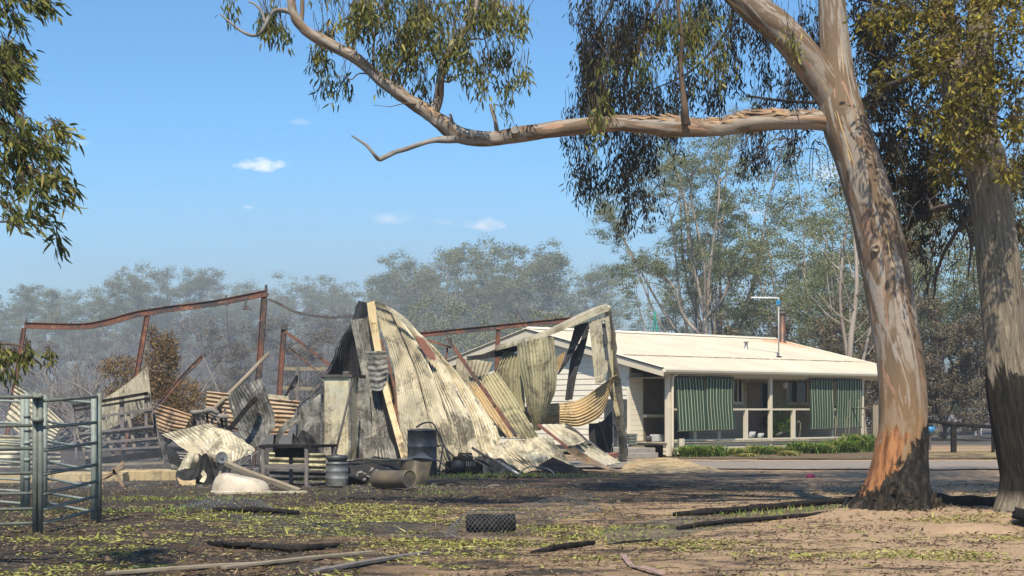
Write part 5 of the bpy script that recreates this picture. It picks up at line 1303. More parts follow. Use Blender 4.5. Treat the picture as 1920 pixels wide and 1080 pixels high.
vpost(fr, (45, 615), (27, 728), D, .10); vpost(fr, (276, 591), (257, 700), D, .13); vpost(fr, (496, 550), (485, 702), D, .155)
beam(fr, 'post_cap', [(499, 534), (499, 556)], D, .05, .07, 'steel_dark', kind='box', up=(0, 1, 0))
mb = MB(); a = P(463, 556, D - .08)
mb.bar(a, P(459, 577, D - .08), .06, .04, (0, 1, 0)); mb.box(P(461, 577, D - .08), (.14, .09, .10)); mb.bar(P(454, 580, D - .1), P(472, 580, D - .1), .08, .03); mb.build('hanging_bracket', M['steel_dark'], fr)
mb = MB(); mb.tube(spline([P(425, 569, D - .08), P(426, 600, D - .08), P(428, 630, D), P(432, 657, D)], 8), .008, 4); mb.box(P(425, 570, D - .06), (.09, .07, .09)); mb.build('hanging_wire', M['steel_dark'], fr)
for px, py in ((50, 602), (134, 606), (425, 556), (280, 580)):
    mb = MB(); mb.bar(P(px, py - 3, D), P(px - 1, py + 5, D), .05, .03, (0, 1, 0)); mb.build('bolt_plate', M['steel_dark'], fr)
# ---- short frame with braces
D = 49.0
f2 = empty('braced_post', (P(524, 0, D).x, D, 0), 'short brown-red steel post with diagonal braces, right of the tall rusty frame post', 'steel post')
vpost(f2, (532, 617), (523, 748), D, .14)
beam(f2, 'brace', [(534, 621), (576, 652), (620, 686)], D - .1, .09, .06, kind='box'); beam(f2, 'brace', [(541, 651), (570, 675), (592, 694)], D + .2, .04, .04, kind='box')
mb = MB(); mb.box(P(533, 613, D), (.17, .14, .16)); mb.box(P(600, 667, D - .1), (.15, .1, .14)); mb.build('end_plate', M['steel_dark'], f2)
beam(f2, 'tie_rod', [(541, 649), (560, 642)], D, .02, .02, 'steel_dark', kind='t'); beam(f2, 'tie_rod', [(570, 675), (592, 662)], D, .02, .02, 'steel_dark', kind='t')
D = 51.0
f3 = empty('timber_frame', (P(558, 0, D).x, D, 0), 'pale timber post and rails behind the short brown-red post', 'timber frame')
for a in (((527, 691), (616, 692)), ((529, 727), (590, 729))): beam(f3, 'rail', a, D, .11, .05, 'timber', kind='box')
p0, p1 = P(558, 688, D), P(558, 780, D); p1.z = -.05
MB().bar(p0, p1, .12, .10).build('post', M['timber_grey'], f3)
p0, p1 = P(615, 688, D), P(615, 780, D); p1.z = -.05; MB().bar(p0, p1, .10, .10).build('post', M['timber_grey'], f3)
MB().bar(P(557, 704, D - .1), P(524, 762, D - .1), .09, .06).build('brace', M['char'], f3)
# ---- leaning pieces
D = 44.0
lb = empty('leaning_beam', G(297, 872), 'rusty beam leaning up to the right with a dark plate and rods at its tip', 'steel beam')
beam(lb, 'beam', [(381, 667), (341, 708), (296, 762)], D, .09, .07, n=10); mb = MB(); mb.box(P(381, 666, D), (.12, .1, .1)); mb.build('end_plate', M['steel_dark'], lb)
mb = MB(); mb.tube(spline([P(381, 670, D - .1), P(400, 712, D - .1), P(423, 768, D - .2)], 8), .022, 6); mb.tube(spline([P(381, 672, D - .1), P(375, 700, D - .1), P(381, 716, D), P(392, 712, D)], 8), .010, 4); mb.build('rod', M['twig_grey'], lb)
lp = tag(MB().tube([P(502, 664, 44.5), P(462, 706, 44), P(418, 750, 43.5), P(398, 770, 43.3)], [.055, .06, .06, .055], 10).build('leaning_pole', M['timber'], origin=P(398, 770, 43.3)), 'round tan pole slanting up behind the standing sheet to the tall rusty post', 'pole')
# ---- sheets at the back left
tinsheet('brown corrugated sheet with level ribs behind the standing sheet and the table', [[(388, 733), (386, 762), (384, 792)], [(470, 742), (465, 775), (460, 812)], [(563, 752), (552, 780), (540, 815)]], 43.5, 'tin_rust', 8, amp=.022, crumple=.03)
o = tinsheet('small pale flat sheet end sticking up above the brown corrugated sheet', [[(498, 738), (541, 743)], [(498, 752), (541, 756)]], 44.2, 'tin_pale', 0)
tinsheet('cream corrugated sheet rising to a point above the slatted rack', [[(190, 752), (236, 720), (277, 686)], [(188, 775), (238, 752), (281, 720)], [(182, 815), (236, 790), (285, 765)]], 40.5, 'tin_cream', 11, amp=.02, crumple=.02)
tinsheet('cream corrugated sheet sloping down to the right behind the yard panels', [[(28, 722), (22, 752), (10, 790)], [(75, 752), (65, 785), (52, 822)], [(120, 792), (108, 812), (98, 834)]], 41, 'tin_cream', 8, amp=.022, crumple=.02)
tinsheet('low cream sheet with level ribs lying at the left edge behind the panels', [[(-20, 846), (-20, 876)], [(50, 846), (50, 876)], [(114, 848), (114, 872)]], 38, 'tin_cream', 3, amp=.025)
tinsheet('second low cream sheet with level ribs, further back at the left edge', [[(-30, 815), (-30, 838)], [(80, 818), (80, 840)]], 40, 'tin_olive', 3, amp=.025)
tinsheet('brown ribbed sheet slanting right of the slatted rack', [[(286, 755), (288, 780), (291, 806)], [(325, 766), (320, 792), (316, 815)], [(360, 778), (350, 798), (338, 818)]], 40.2, 'tin_rust', 7, amp=.02)
tinsheet('grey ribbed sheet tucked under the brown one right of the rack', [[(300, 812), (296, 828)], [(322, 845), (312, 862)], [(360, 850), (330, 884)]], 38.0, 'tin_grey', 6, amp=.02, crumple=.05)
# ---- standing sheet, charred plank, lying sheet, curled sheet
tinsheet('tall grey scorched sheet standing on edge, a charred plank across it', [[(425, 742, .4), (455, 724, .1), (489, 709, -.1)], [(434, 772, .2), (470, 752), (500, 738, -.1)], [(446, 805, .1), (480, 790), (512, 772, -.1)], [(466, 840), (486, 834), (517, 800)]], 36.5, 'tin_grey', 12, amp=.009, crumple=.05)
tag(MB().ribbon(spline([P(481, 746, 36.2), P(462, 766, 36.1), P(428, 808, 36.0)], 6), .10, .10, (0, 1, 0)).build('charred_plank', M['char'], origin=P(428, 808, 36)), 'jagged charred plank leaning across the tall standing grey sheet', 'plank')
tinsheet('wide pale blistered sheet lying tilted in front of the standing sheet', [[(303, 814), (350, 803), (394, 794), (430, 812)], [(325, 826), (368, 818), (420, 808), (455, 826)], [(346, 842, -.3), (388, 838, -.3), (432, 834, -.3), (478, 842)], [(368, 858, -.6), (402, 860, -.6), (434, 865, -.6), (468, 850, -.3)]], 35.5, 'tin_pale', 18, amp=.006, crumple=.05)
tinsheet('small pale sheet end with a ragged lower edge hanging from the wide lying sheet', [[(353, 849), (362, 850), (373, 854)], [(342, 865, -.1), (356, 862, -.2), (373, 864, -.1)], [(332, 882, -.1), (352, 879, -.2), (374, 876)]], 33.8, 'tin_pale', 3, amp=.012, crumple=.03, ragged=.10)
tinsheet('black sheet put in for the shaded hollow under the small ragged pale sheet end', [[(333, 878), (374, 872)], [(330, 893), (376, 893)], [(336, 908), (372, 911)]], 34.3, 'tin_black', 0, crumple=.10)  # dark sheet stands in for the shade inside the hollow
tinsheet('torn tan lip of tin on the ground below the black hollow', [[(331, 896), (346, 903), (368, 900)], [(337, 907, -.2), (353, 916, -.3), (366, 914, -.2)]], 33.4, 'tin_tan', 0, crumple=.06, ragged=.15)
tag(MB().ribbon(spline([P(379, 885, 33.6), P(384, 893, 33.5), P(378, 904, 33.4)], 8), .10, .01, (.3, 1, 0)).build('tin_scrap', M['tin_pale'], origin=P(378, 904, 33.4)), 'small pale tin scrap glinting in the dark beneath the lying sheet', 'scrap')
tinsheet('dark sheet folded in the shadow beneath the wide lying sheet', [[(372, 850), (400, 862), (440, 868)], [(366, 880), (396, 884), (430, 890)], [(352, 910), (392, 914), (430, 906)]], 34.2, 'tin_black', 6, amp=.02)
tinsheet('small bent blackened sheet left of the ragged mouthed curl', [[(306, 830), (334, 850)], [(318, 868), (345, 880)]], 35.6, 'tin_black', 5, amp=.02)
# jumble of burnt slats behind the lying sheet
js = empty('burnt_pallet', P(390, 800, 38), 'row of burnt upright slats behind the wide lying sheet', 'burnt slats')
for k in range(8):
    x = 362 + k * 8.5; MB().bar(P(x, 766 + rnd.uniform(-3, 6), 38 + rnd.uniform(-.2, .2)), P(x + rnd.uniform(2, 9), 812, 38), .06, .03, (0, 1, 0)).build('slat', M['timber_grey' if k % 3 else 'char'], js)
mb = MB(); mb.tube(spline([P(358, 774, 37.9), P(385, 772, 37.9), P(412, 780, 37.8), P(428, 782, 37.8)], 14), .05, 7, rough=.4); mb.tube(spline([P(384, 772, 37.7), P(396, 768, 37.6), P(409, 776, 37.6)], 10), .06, 7, rough=.4); mb.build('ash_crust', M['twig_grey'], js)
# ---- slatted rack
rk = empty('slatted_rack', P(290, 866, 36.5), 'burnt slatted timber and metal rack leaning to the left, smoke in front', 'rack')
def bar2(parent, name, a, b, d, w, h, mat): return MB().bar(P(a[0], a[1], d), P(b[0], b[1], d), w, h, (0, 1, 0)).build(name, M[mat], parent)
D = 36.5
zc = lambda x, y: (x / 3.6, 720 + y / 3.6)
for a, b, w, m in (((490, 150), (1000, 62), .07, 'char'), ((492, 150), (520, 515), .06, 'timber_grey'), ((1000, 62), (1105, 525), .07, 'timber_grey'), ((515, 300), (598, 520), .07, 'timber'), ((692, 205), (768, 490), .07, 'timber'), ((820, 92), (835, 480), .09, 'timber_grey'), ((855, 150), (917, 470), .07, 'timber'), ((985, 60), (992, 468), .07, 'timber_grey'), ((1040, 200), (1060, 400), .05, 'steel_dark')):
    bar2(rk, 'upright', zc(*a), zc(*b), D + .06, w, .05, m)
for k, (ya, yb, w, m) in enumerate(((180, 95, .05, 'char'), (245, 170, .06, 'timber_grey'), (335, 285, .05, 'timber_grey'), (352, 305, .04, 'char'), (405, 365, .06, 'timber_grey'), (450, 425, .05, 'timber_grey'), (530, 468, .16, 'char'), (548, 532, .05, 'timber'))):
    bar2(rk, 'slat', zc(500 + k * 13, ya), zc(1010 + k * 14, yb), D + rnd.uniform(-.03, .03), w, .04, m)
for x, y in ((565, 185), (595, 185), (915, 110), (940, 105), (1035, 110), (1055, 105)): bar2(rk, 'spindle', zc(x, y), zc(x + 18, y + 60), D, .04, .03, 'steel_dark')
# trestle
tr = empty('trestle', G(232, 915), 'small collapsed trestle with crossed legs on the ground below the rack', 'trestle')
for a, b, w in (((211, 878), (234, 917), .05), ((231, 874), (189, 905), .04), ((232, 866), (210, 885), .05), ((189, 893), (214, 886), .03), ((190, 900), (222, 886), .03), ((189, 905), (196, 918), .04)): bar2(tr, 'leg', a, b, 32.5, w, .04, 'tin_rust')
for (x0, x1, y0, y1, d, lab) in ((222, 334, 884, 903, 35.2, 'long tan tin channel lying on the ground left of the ragged curl'), (-20, 224, 891, 908, 34.4, 'longer tan channel on the ground reaching to the left edge')):
    a, b = P(x0, 0, d), P(x1, 0, d); h = (y1 - y0) / F * d; r = MB(); zb = EYE + (HY - y1) / F * d
    r.add([(a.x, d, 0), (b.x, d + .3, 0), (b.x, d + .3, h), (a.x, d, h), (a.x + .05, d + .5, h + .03), (b.x, d + .8, h + .02), (a.x, d + .55, 0), (b.x, d + .85, 0)], [(0, 1, 2, 3), (3, 2, 5, 4), (4, 5, 7, 6), (0, 3, 4, 6), (1, 7, 5, 2)])
    tag(r.build('tin_channel', M['flash_tan'], origin=(a.x, d, 0), bevel=.01), lab, 'channel')
# ---- table
D = 33.0
tbp = G(540, 911)
tab = empty('work_table', (tbp.x, tbp.y, 0), 'burnt black work table with a thin top standing before the cabinet', 'table')
a, b = P(491, 834, D), P(586, 833, D - .5); zt = a.z
mb = MB(); c0 = P(491, 0, D).x; c1 = P(629, 0, D).x
vs = [(c0, D - .45, zt - .05), (P(590, 0, D).x, D - .6, zt - .05), (c1, D + .35, zt - .05), (c0 + .05, D + .45, zt - .05)]
mb.add(vs + [(x, y, z + .055) for x, y, z in vs], [(0, 3, 2, 1), (4, 5, 6, 7), (0, 1, 5, 4), (1, 2, 6, 5), (2, 3, 7, 6), (3, 0, 4, 7)]); mb.build('table_top', M['char'], tab, .008)
for x, y in ((P(499, 0, D).x, D - .4), (P(581, 0, D).x, D - .53), (c1 - .08, D + .28), (P(541, 0, D).x, D + .35)): MB().bar((x, y, zt - .05), (x, y, .0), .075, .07).build('leg', M['timber_grey'], tab)
MB().bar((P(499, 0, D).x, D - .4, .42), (P(581, 0, D).x, D - .5, .42), .04, .10).build('rail', M['timber_grey'], tab)
MB().bar((P(520, 0, D).x, D - .1, zt - .16), (P(570, 0, D).x, D - .1, zt - .16), .5, .18).build('drawer', M['char'], tab)
tinsheet('low beige sheet with level ribs standing behind the table legs', [[(505, 848), (503, 878)], [(560, 850), (558, 880)], [(612, 850), (612, 882)]], 36.2, 'tin_olive', 3, amp=.03)
tinsheet('lower dark smoked sheet with level ribs behind the table legs', [[(505, 880), (503, 903)], [(612, 884), (612, 903)]], 35.4, 'tin_black', 2, amp=.03)
# ---- grey flaps between table and cabinet
tinsheet('flat grey sheet with a slanting top left of the tall cabinet', [[(560, 766), (580, 752), (601, 738)], [(559, 800), (580, 795), (601, 790)], [(556, 845), (580, 842), (601, 838)]], 38.5, 'tin_grey', 0, crumple=.03)
tinsheet('pale grey strip curling up in an arc above the table', [[(515, 834), (520, 833)], [(522, 806), (532, 812)], [(540, 788), (548, 800)], [(560, 778), (562, 794)]], 38.8, 'tin_grey', 0)
tinsheet('dark crumpled fins of sheet rising just above the table top', [[(545, 834), (550, 812), (557, 822), (566, 806), (578, 812), (588, 818)], [(546, 850), (560, 850), (570, 850), (580, 850), (590, 850), (602, 850)]], 38.0, 'tin_black', 4, amp=.03, crumple=.08)
cb = MB(); cb.tube(spline([P(622, 684, 41), P(612, 700, 41), P(598, 712, 40), P(578, 740, 39.5), P(564, 758, 39)], 16), .014, 5); cb.tube(spline([P(622, 690, 41), P(604, 712, 40), P(590, 735, 39.5), P(570, 752, 39)], 16), .012, 5); cb.tube(spline([P(600, 722, 39.8), P(584, 740, 39.5), P(566, 756, 39.2)], 10), [.05, .05, .05, .04, .03, .03, .03, .02, .02, .02], 6, rough=.3)
tag(cb.build('burnt_cables', M['steel_dark'], origin=P(564, 758, 39)), 'burnt cables hanging in a curve from the black tin to the left', 'cables')
# ---- cabinet
D = 40.0
cx0, cx1, cx2 = P(603, 0, D).x, P(658, 0, D).x, P(688, 0, D + 1).x
zt = P(0, 706, D).z
cab = empty('tall_cabinet', ((cx0 + cx1) / 2, D, 0), 'tall pale scorched metal cabinet standing inside the collapsed shed', 'cabinet')
mb = MB(); mb.add([(cx0, D, 0), (cx1, D, 0), (cx1, D, zt), (cx0, D, zt), (cx2, D + 1.1, 0), (cx2, D + 1.1, zt), (cx0 + .3, D + 1.2, 0), (cx0 + .3, D + 1.2, zt)], [(0, 1, 2, 3), (1, 4, 5, 2), (4, 6, 7, 5), (6, 0, 3, 7), (3, 2, 5, 7)])
t = tin('cabinet_paint', (.66, .56, .34), (.44, .42, .33), .34, .25, .25); M['cab'] = t; mb.build('case', M['cab'], cab)
for x in (cx0 + .035, cx1 - .03): MB().bar((x, D - .02, 0), (x, D - .02, zt), .06, .03, (0, 1, 0)).build('edge_strip', M['tin_grey'], cab)
MB().bar((cx0 - .04, D - .02, zt + .02), (cx1 + .03, D - .02, zt + .02), .1, .06).build('top_rim', M['steel_dark'], cab)
MB().bar((cx1, D - .02, zt + .02), (cx2, D + 1.0, zt + .02), .08, .06).build('top_rim', M['steel_dark'], cab)
MB().lathe([(0, 0), (.1, 0), (.1, .12), (0, .12)], 12, Matrix.Translation((cx1 - .15, D + .4, zt + .02))).build('vent_cap', M['steel_dark'], cab)
tag(MB().tube([P(662, 712, 39.6), P(629, 850, 38.6)], .028, 8).build('shadow_line_pole', M['steel_dark'], origin=P(629, 850, 38.6)), 'thin dark pole put in for the shadow line across the pale cabinet front', 'pole')  # dark pole stands in for a shadow cast on the cabinet
tinsheet('grey upright sheet standing between the cabinet and the narrow ribbed panel', [[(659, 708), (676, 708), (690, 712)], [(659, 780), (680, 780), (696, 780)], [(659, 862), (680, 864), (701, 866)]], 40.4, 'tin_grey', 2, amp=.02)
# ---- tall collapsed heap
D = 41.0
tinsheet('black inner sheet at the peak of the shed, open to the left', [[(673, 564, 1.2), (682, 566, .6), (691, 569, .2)], [(656, 606, 1.2), (670, 606, .8), (684, 606, .5)], [(634, 645, 1.0), (655, 645, 1.2), (678, 645, .8)], [(622, 680, .8), (650, 682, 1.4), (684, 684, .9)], [(603, 712, .6), (645, 716, 1.5), (692, 722, .9)]], D, 'tin_black', 12, amp=.03, crumple=.04)
tinsheet('narrow ribbed grey-cream panel falling from the peak, darkest at its top', [[(658, 600, .2), (678, 597), (694, 594, -.1)], [(664, 634, .1), (682, 630), (697, 628)], [(673, 676), (690, 676), (702, 676)], [(684, 742, -.2), (702, 742, -.3), (718, 742, -.3)], [(693, 800, -.5), (712, 800, -.6), (731, 800, -.6)], [(701, 864, -.9), (722, 864, -1), (745, 864, -1)]], D, 'tin_grey', 7, amp=.03, crumple=.04)
tinsheet('small grey sheet with level ribs stuck halfway up the tall heap', [[(685, 659), (691, 694), (697, 731)], [(705, 658, -.15), (711, 695, -.15), (708, 733, -.1)], [(726, 658), (727, 690), (722, 728)]], 40.3, 'tin_grey', 7, amp=.011, crumple=.04)
fl_ = empty('flashing_strip', P(757, 860, 39.6), 'long tan flashing strip falling from the peak of the shed', 'flashing')
tinsheet(None, [[(688, 568), (703, 564)], [(693, 607, -.1), (708, 606, -.1)], [(703, 660, -.25), (716, 660, -.25)], [(711, 700, -.4), (723, 700, -.4)], [(721, 745, -.6), (733, 745, -.6)], [(736, 800, -.9), (748, 800, -.9)], [(753, 862, -1.2), (766, 860, -1.2)]], 40.8, 'flash_tan', 0, name='face', parent=fl_, ragged=.0, nv=30)
tinsheet('dark side of the flashing', [[(688, 568), (686, 569, .3)], [(693, 607, -.1), (690, 608, .25)], [(703, 660, -.25), (697, 660, .2)], [(711, 700, -.4), (704, 700, .1)], [(721, 745, -.6), (712, 745, -.1)], [(736, 800, -.9), (725, 800, -.4)], [(753, 862, -1.2), (743, 862, -.7)]], 40.8, 'tin_black', 0, name='side', parent=fl_, ragged=.0, nv=30)
tag(MB().ribbon(spline([P(713, 636, 40.9), P(728, 680, 40.7), P(742, 738, 40.5), P(746, 800, 40.3), P(750, 866, 40.0)], 20), .08, .06, (0, 1, 0)).build('steel_purlin', M['steel'], origin=P(750, 866, 40)), 'thin red steel purlin behind the tan flashing strip', 'steel beam')
tinsheet('pale inner sheet seen through the gap beside the tan flashing strip', [[(728, 700), (744, 700)], [(730, 745), (747, 745)], [(745, 800), (752, 800)], [(752, 850), (760, 850)]], 41.2, 'tin_tan', 2, amp=.02)
HG = 'tall curved sheets of the collapsed shed roof'
tinsheet('leftmost of the four tall curved sheets, its foot behind the drum', [[(705, 579), (718, 583), (732, 589)], [(716, 622, -.2), (732, 620, -.2), (749, 624, -.2)], [(729, 656, -.3), (747, 654, -.4), (764, 658, -.3)], [(739, 700, -.5), (758, 700, -.6), (779, 695, -.5)], [(744, 745, -.7), (768, 745, -.9), (791, 740, -.7)], [(750, 800, -.9), (776, 800, -1.1), (806, 795, -.9)], [(768, 880, -1.1), (800, 884, -1.4), (838, 884, -1.1)]], 41, 'tin_cream', 10, amp=.03, crumple=.035, nv=36, group=HG)
tinsheet('black backing sheet added to darken the gaps between the four tall curved sheets', [[(712, 600), (740, 600), (775, 625)], [(740, 680), (775, 680), (835, 700)], [(755, 760), (800, 760), (880, 780)], [(770, 850), (830, 850), (900, 850)]], 42.1, 'tin_black', 4)  # added backing, stands in for the shaded inside of the shed
tinsheet('second tall curved sheet from the left, widest at its smoked foot', [[(733, 588), (744, 594), (756, 603)], [(752, 625, -.25), (766, 630, -.25), (783, 645, -.2)], [(767, 659, -.35), (782, 662, -.4), (800, 676, -.3)], [(782, 699, -.5), (800, 700, -.6), (816, 724, -.5)], [(795, 746, -.7), (814, 750, -.8), (833, 768, -.7)], [(808, 800, -.9), (832, 802, -1.1), (848, 812, -.9)], [(836, 884, -1.1), (856, 880, -1.3), (872, 868, -1.1)]], 41.17, 'tin_cream', 9, amp=.03, crumple=.035, nv=36, group=HG)
tinsheet('third tall curved sheet with a dark smoke stain low down', [[(757, 603), (768, 610), (783, 625)], [(786, 647, -.2), (796, 648, -.2), (812, 655, -.1)], [(803, 678, -.3), (818, 682, -.3), (838, 694, -.2)], [(819, 726, -.5), (838, 726, -.6), (860, 741, -.4)], [(836, 770, -.7), (858, 768, -.9), (880, 782, -.7)], [(845, 812, -.9), (870, 812, -1.1), (893, 822, -.9)], [(850, 876, -1.0), (880, 872, -1.3), (906, 862, -1)]], 41.34, 'tin_cream', 9, amp=.03, crumple=.035, nv=36, group=HG)
tinsheet('rightmost tall curved sheet, pale and blistered, edge ragged', [[(783, 625), (792, 634), (800, 640)], [(812, 655, -.1), (826, 664, -.1), (838, 684, -.1)], [(840, 696, -.2), (856, 700, -.2), (872, 720, -.1)], [(863, 743, -.4), (884, 744, -.4), (902, 762, -.2)], [(883, 783, -.7), (904, 782, -.7), (926, 796, -.4)], [(893, 822, -.9), (916, 816, -.9), (937, 822, -.6)], [(904, 858, -1), (924, 846, -1.1), (941, 836, -.8)]], 41.5, 'tin_pale', 8, amp=.03, crumple=.035, nv=36, ragged=.04, group=HG)
tinsheet('thin grey mottled edge strip right of the four tall curved sheets', [[(797, 638), (806, 642)], [(826, 668), (836, 676)], [(852, 700), (866, 712)], [(880, 735), (892, 750)], [(910, 775), (918, 786)]], 41.6, 'tin_grey', 1, amp=.03, ragged=.08)
tinsheet('beige bent capping over the top of the tall curved sheets', [[(702, 564, -.2), (703, 574, -.1)], [(729, 575, -.2), (730, 584, -.2)], [(755, 592, -.2), (752, 602, -.2)], [(777, 612, -.2), (770, 618, -.2)]], 40.9, 'tin_cream', 0, crumple=.03, nv=16)
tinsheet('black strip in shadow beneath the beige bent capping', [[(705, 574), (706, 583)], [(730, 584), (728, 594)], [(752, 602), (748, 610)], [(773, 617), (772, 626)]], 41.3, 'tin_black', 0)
M['oxide_red'] = simple('red_oxide_paint', (.27, .12, .09), (.22, .10, .075), 3, .8, .2)
tinsheet('smooth red-brown tongue of sheet on the shoulder of the tall heap', [[(779, 629), (788, 632), (797, 638)], [(787, 648), (800, 648), (808, 654)], [(797, 664), (808, 662), (815, 666)], [(808, 674), (813, 675), (818, 674)]], 40.7, 'oxide_red', 0, crumple=.01)
# ---- red beam, studs, posts on the right
D = 45.0
rb = empty('roof_beam', (P(934, 0, D).x, D, 0), 'straight red steel roof beam running right behind the tall heap, with a short post', 'steel beam')
beam(rb, 'beam', [(781, 628.5), (1082, 598)], D, .125, .09, n=2)
for k in range(6):
    x = 796 + k * 55; y = 627 - (x - 781) * .1013; MB().bar(P(x, y - 4, D), P(x, y - 10, D), .02, .03, (0, 1, 0)).build('stud', M['steel_dark'], rb)
vpost(rb, (934, 616), (931, 720), D, .12)
tag(MB().tube([P(934, 676, 45.1), P(931, 720, 45.1)], .02, 6).build('rod', M['steel_dark'], origin=P(931, 720, 45.1)), 'thin dark rod beside the short post of the roof beam', 'rod')
ld = empty('burnt_rack', P(983, 604, 45.3), 'small black gridded strip poking up above the red roof beam', 'grid')
for dx in (-3.2, 3.2): bar2(ld, 'rail', (966 + dx, 583 - dx * .5), (981 + dx, 606 - dx * .5), 45.2, .025, .02, 'steel_dark')
for k in range(6): bar2(ld, 'rung', (963.5 + k * 2.7, 586 + k * 3.9), (970 + k * 2.7, 582.5 + k * 3.9), 45.2, .018, .02, 'steel_dark')
D = 41.4
db = empty('diagonal_beam', P(966, 818, 40.6), 'long red steel beam falling diagonally across the ribbed sheets', 'steel beam')
beam(db, 'beam', [(843, 640), (884, 699, -.3), (926, 758, -.6), (967, 817, -.9)], D, .11, .07, n=14, up=(0, 1, .3)); beam(db, 'arm', [(797, 637), (822, 644), (846, 652)], D + .1, .06, .05, kind='box'); beam(db, 'strut', [(839, 652), (836, 676)], D + .2, .06, .05, kind='box', up=(0, 1, 0))
mb = MB(); mb.box(P(842, 636, D), (.13, .1, .08)); mb.build('joint_plate', M['steel'], db)
for px, py in ((889, 707), (925, 757), (947, 789)): MB().box(P(px, py, D - .75), (.09, .05, .04)).build('cleat', M['steel_dark'], db)
tinsheet('tan sheet furthest back, left of the beige ridge capping, ribs upright', [[(856, 672), (890, 674), (925, 679)], [(856, 700), (885, 705), (914, 708)], [(868, 740), (890, 745), (915, 750)]], 43.6, 'tin_cream', 9, amp=.018)
tinsheet('olive ribbed sheet standing just left of the hanging curled sheet', [[(944, 657), (960, 660), (976, 667)], [(932, 688), (950, 694), (980, 706)], [(925, 712), (948, 730), (984, 745)], [(935, 750), (955, 762), (984, 772)]], 43.0, 'tin_olive', 7, amp=.028)
tinsheet('long ribbed sheet sloping down right of the diagonal red beam', [[(902, 708), (916, 702), (931, 695)], [(920, 742, -.3), (938, 738, -.3), (957, 733, -.3)], [(944, 782, -.6), (964, 780, -.6), (983, 775, -.6)], [(967, 822, -.9), (990, 824, -.9), (1012, 822, -.9)]], 41.9, 'tin_olive', 6, amp=.028, nv=22)
tinsheet('long tan ribbed sheet sloping down left of the diagonal red beam', [[(878, 720), (888, 717), (900, 712)], [(898, 752, -.3), (912, 750, -.3), (924, 748, -.3)], [(918, 786, -.6), (934, 785, -.6), (948, 783, -.6)], [(938, 820, -.9), (956, 822, -.9), (972, 820, -.9)]], 42.0, 'tin_tan', 5, amp=.026, nv=22)
tinsheet('large curled sheet hanging from the ridge capping and narrowing to a point', [[(969, 644), (992, 638, -.35), (1016, 633, -.4), (1038, 630)], [(974, 686), (998, 684, -.4), (1022, 682, -.45), (1043, 680)], [(983, 735), (1002, 736, -.4), (1022, 736, -.4), (1042, 728)], [(989, 768), (1003, 772, -.3), (1016, 772, -.3), (1030, 762)], [(1002, 806), (1006, 808, -.1), (1010, 808, -.1), (1014, 806)]], 42.4, 'tin_olive', 12, amp=.014, crumple=.02, nv=26)
# ridge capping, posts at the right end
D = 42.8
cp = empty('ridge_capping', P(1139, 577, D), 'long beige folded ridge capping rising to the right above the hanging sheet', 'capping')
tinsheet(None, [[(930, 651), (931, 657)], [(967, 640), (968, 648)], [(1009, 627), (1010, 636)], [(1038, 616), (1039, 626)], [(1082, 596), (1084, 607)], [(1117, 579), (1119, 591)], [(1139, 572), (1142, 583)]], D, 'tin_cream', 0, name='front', parent=cp, nv=26, ragged=0)
tinsheet(None, [[(930, 651), (925, 650, .3)], [(967, 640), (962, 639, .3)], [(1009, 627), (1004, 626, .3)], [(1038, 616), (1034, 614, .3)], [(1082, 596), (1078, 593, .3)], [(1117, 579), (1114, 576, .3)], [(1139, 572), (1137, 569, .3)]], D, 'tin_cream', 0, name='top', parent=cp, nv=26, ragged=0)
tinsheet('black ribbon of sheet sagging beneath the left end of the ridge capping', [[(874, 668), (876, 676)], [(905, 664), (905, 673)], [(926, 658), (928, 670)], [(948, 650), (950, 666)], [(970, 644), (974, 656)]], 43.2, 'tin_black', 0, crumple=.02)
pt = empty('tin_post', G(1167, 868), 'gnarled tan tin-clad post leaning at the right end of the shed', 'post')
Dp = G(1167, 868).y
mb = MB(); pp, rr_ = spline_r([P(1138, 576, 43.2), P(1146, 620, 43.8), P(1151, 660, 44.4), P(1156, 720, 45.2), P(1160, 780, 46.0), P(1167, 830, 46.6), P(1167.5, 869, Dp)], [.09, .09, .09, .105, .14, .125, .125], 50); mb.tube(pp, rr_, 9, rough=.35); mb.build('casing', M['tin_cream'], pt)
tinsheet('flat strip of tin flapping off the post', [[(1140, 640), (1148, 636)], [(1139, 690), (1150, 690)], [(1141, 730), (1152, 728)], [(1156, 782), (1163, 778)]], 44, 'tin_olive', 0, name='flap', parent=pt)
tinsheet('flat olive panel with upright seams hanging beside the top of the gnarled post', [[(1104, 604), (1122, 597), (1142, 590)], [(1108, 640), (1126, 640), (1146, 640)], [(1112, 680), (1128, 682), (1143, 682)], [(1116, 720), (1124, 720), (1132, 717)]], 42.9, 'tin_cream', 4, amp=.008)
bp2 = empty('slotted_bar', P(1137, 645, 42.6), 'short black slotted bar with a round bolt on the hanging panel', 'bar')
bar2(bp2, 'bar', (1131, 601), (1137, 645), 42.6, .10, .04, 'dark_stuff'); MB().lathe([(0, 0), (.05, 0), (.05, .04), (0, .045)], 14, Matrix.Translation(P(1131.5, 606, 42.56)) @ Matrix.Rotation(R(90), 4, 'X')).build('bolt', M['silver'], bp2)
bar2(bp2, 'rod', (1138, 645), (1142, 700), 42.6, .025, .02, 'dark_stuff')
tinsheet('narrow black strip slanting down left from the capping end, shorter one', [[(1078, 610), (1104, 603)], [(1070, 640), (1086, 640)], [(1060, 670), (1068, 674)], [(1044, 702), (1048, 702)]], 43.3, 'tin_black', 0)
tinsheet('black twisted strip hanging from the capping end, the longer one', [[(1098, 604), (1107, 604)], [(1088, 640), (1100, 640)], [(1072, 668), (1094, 664)], [(1066, 700), (1082, 700)], [(1059, 751), (1073, 751)]], 43.6, 'tin_black', 0)
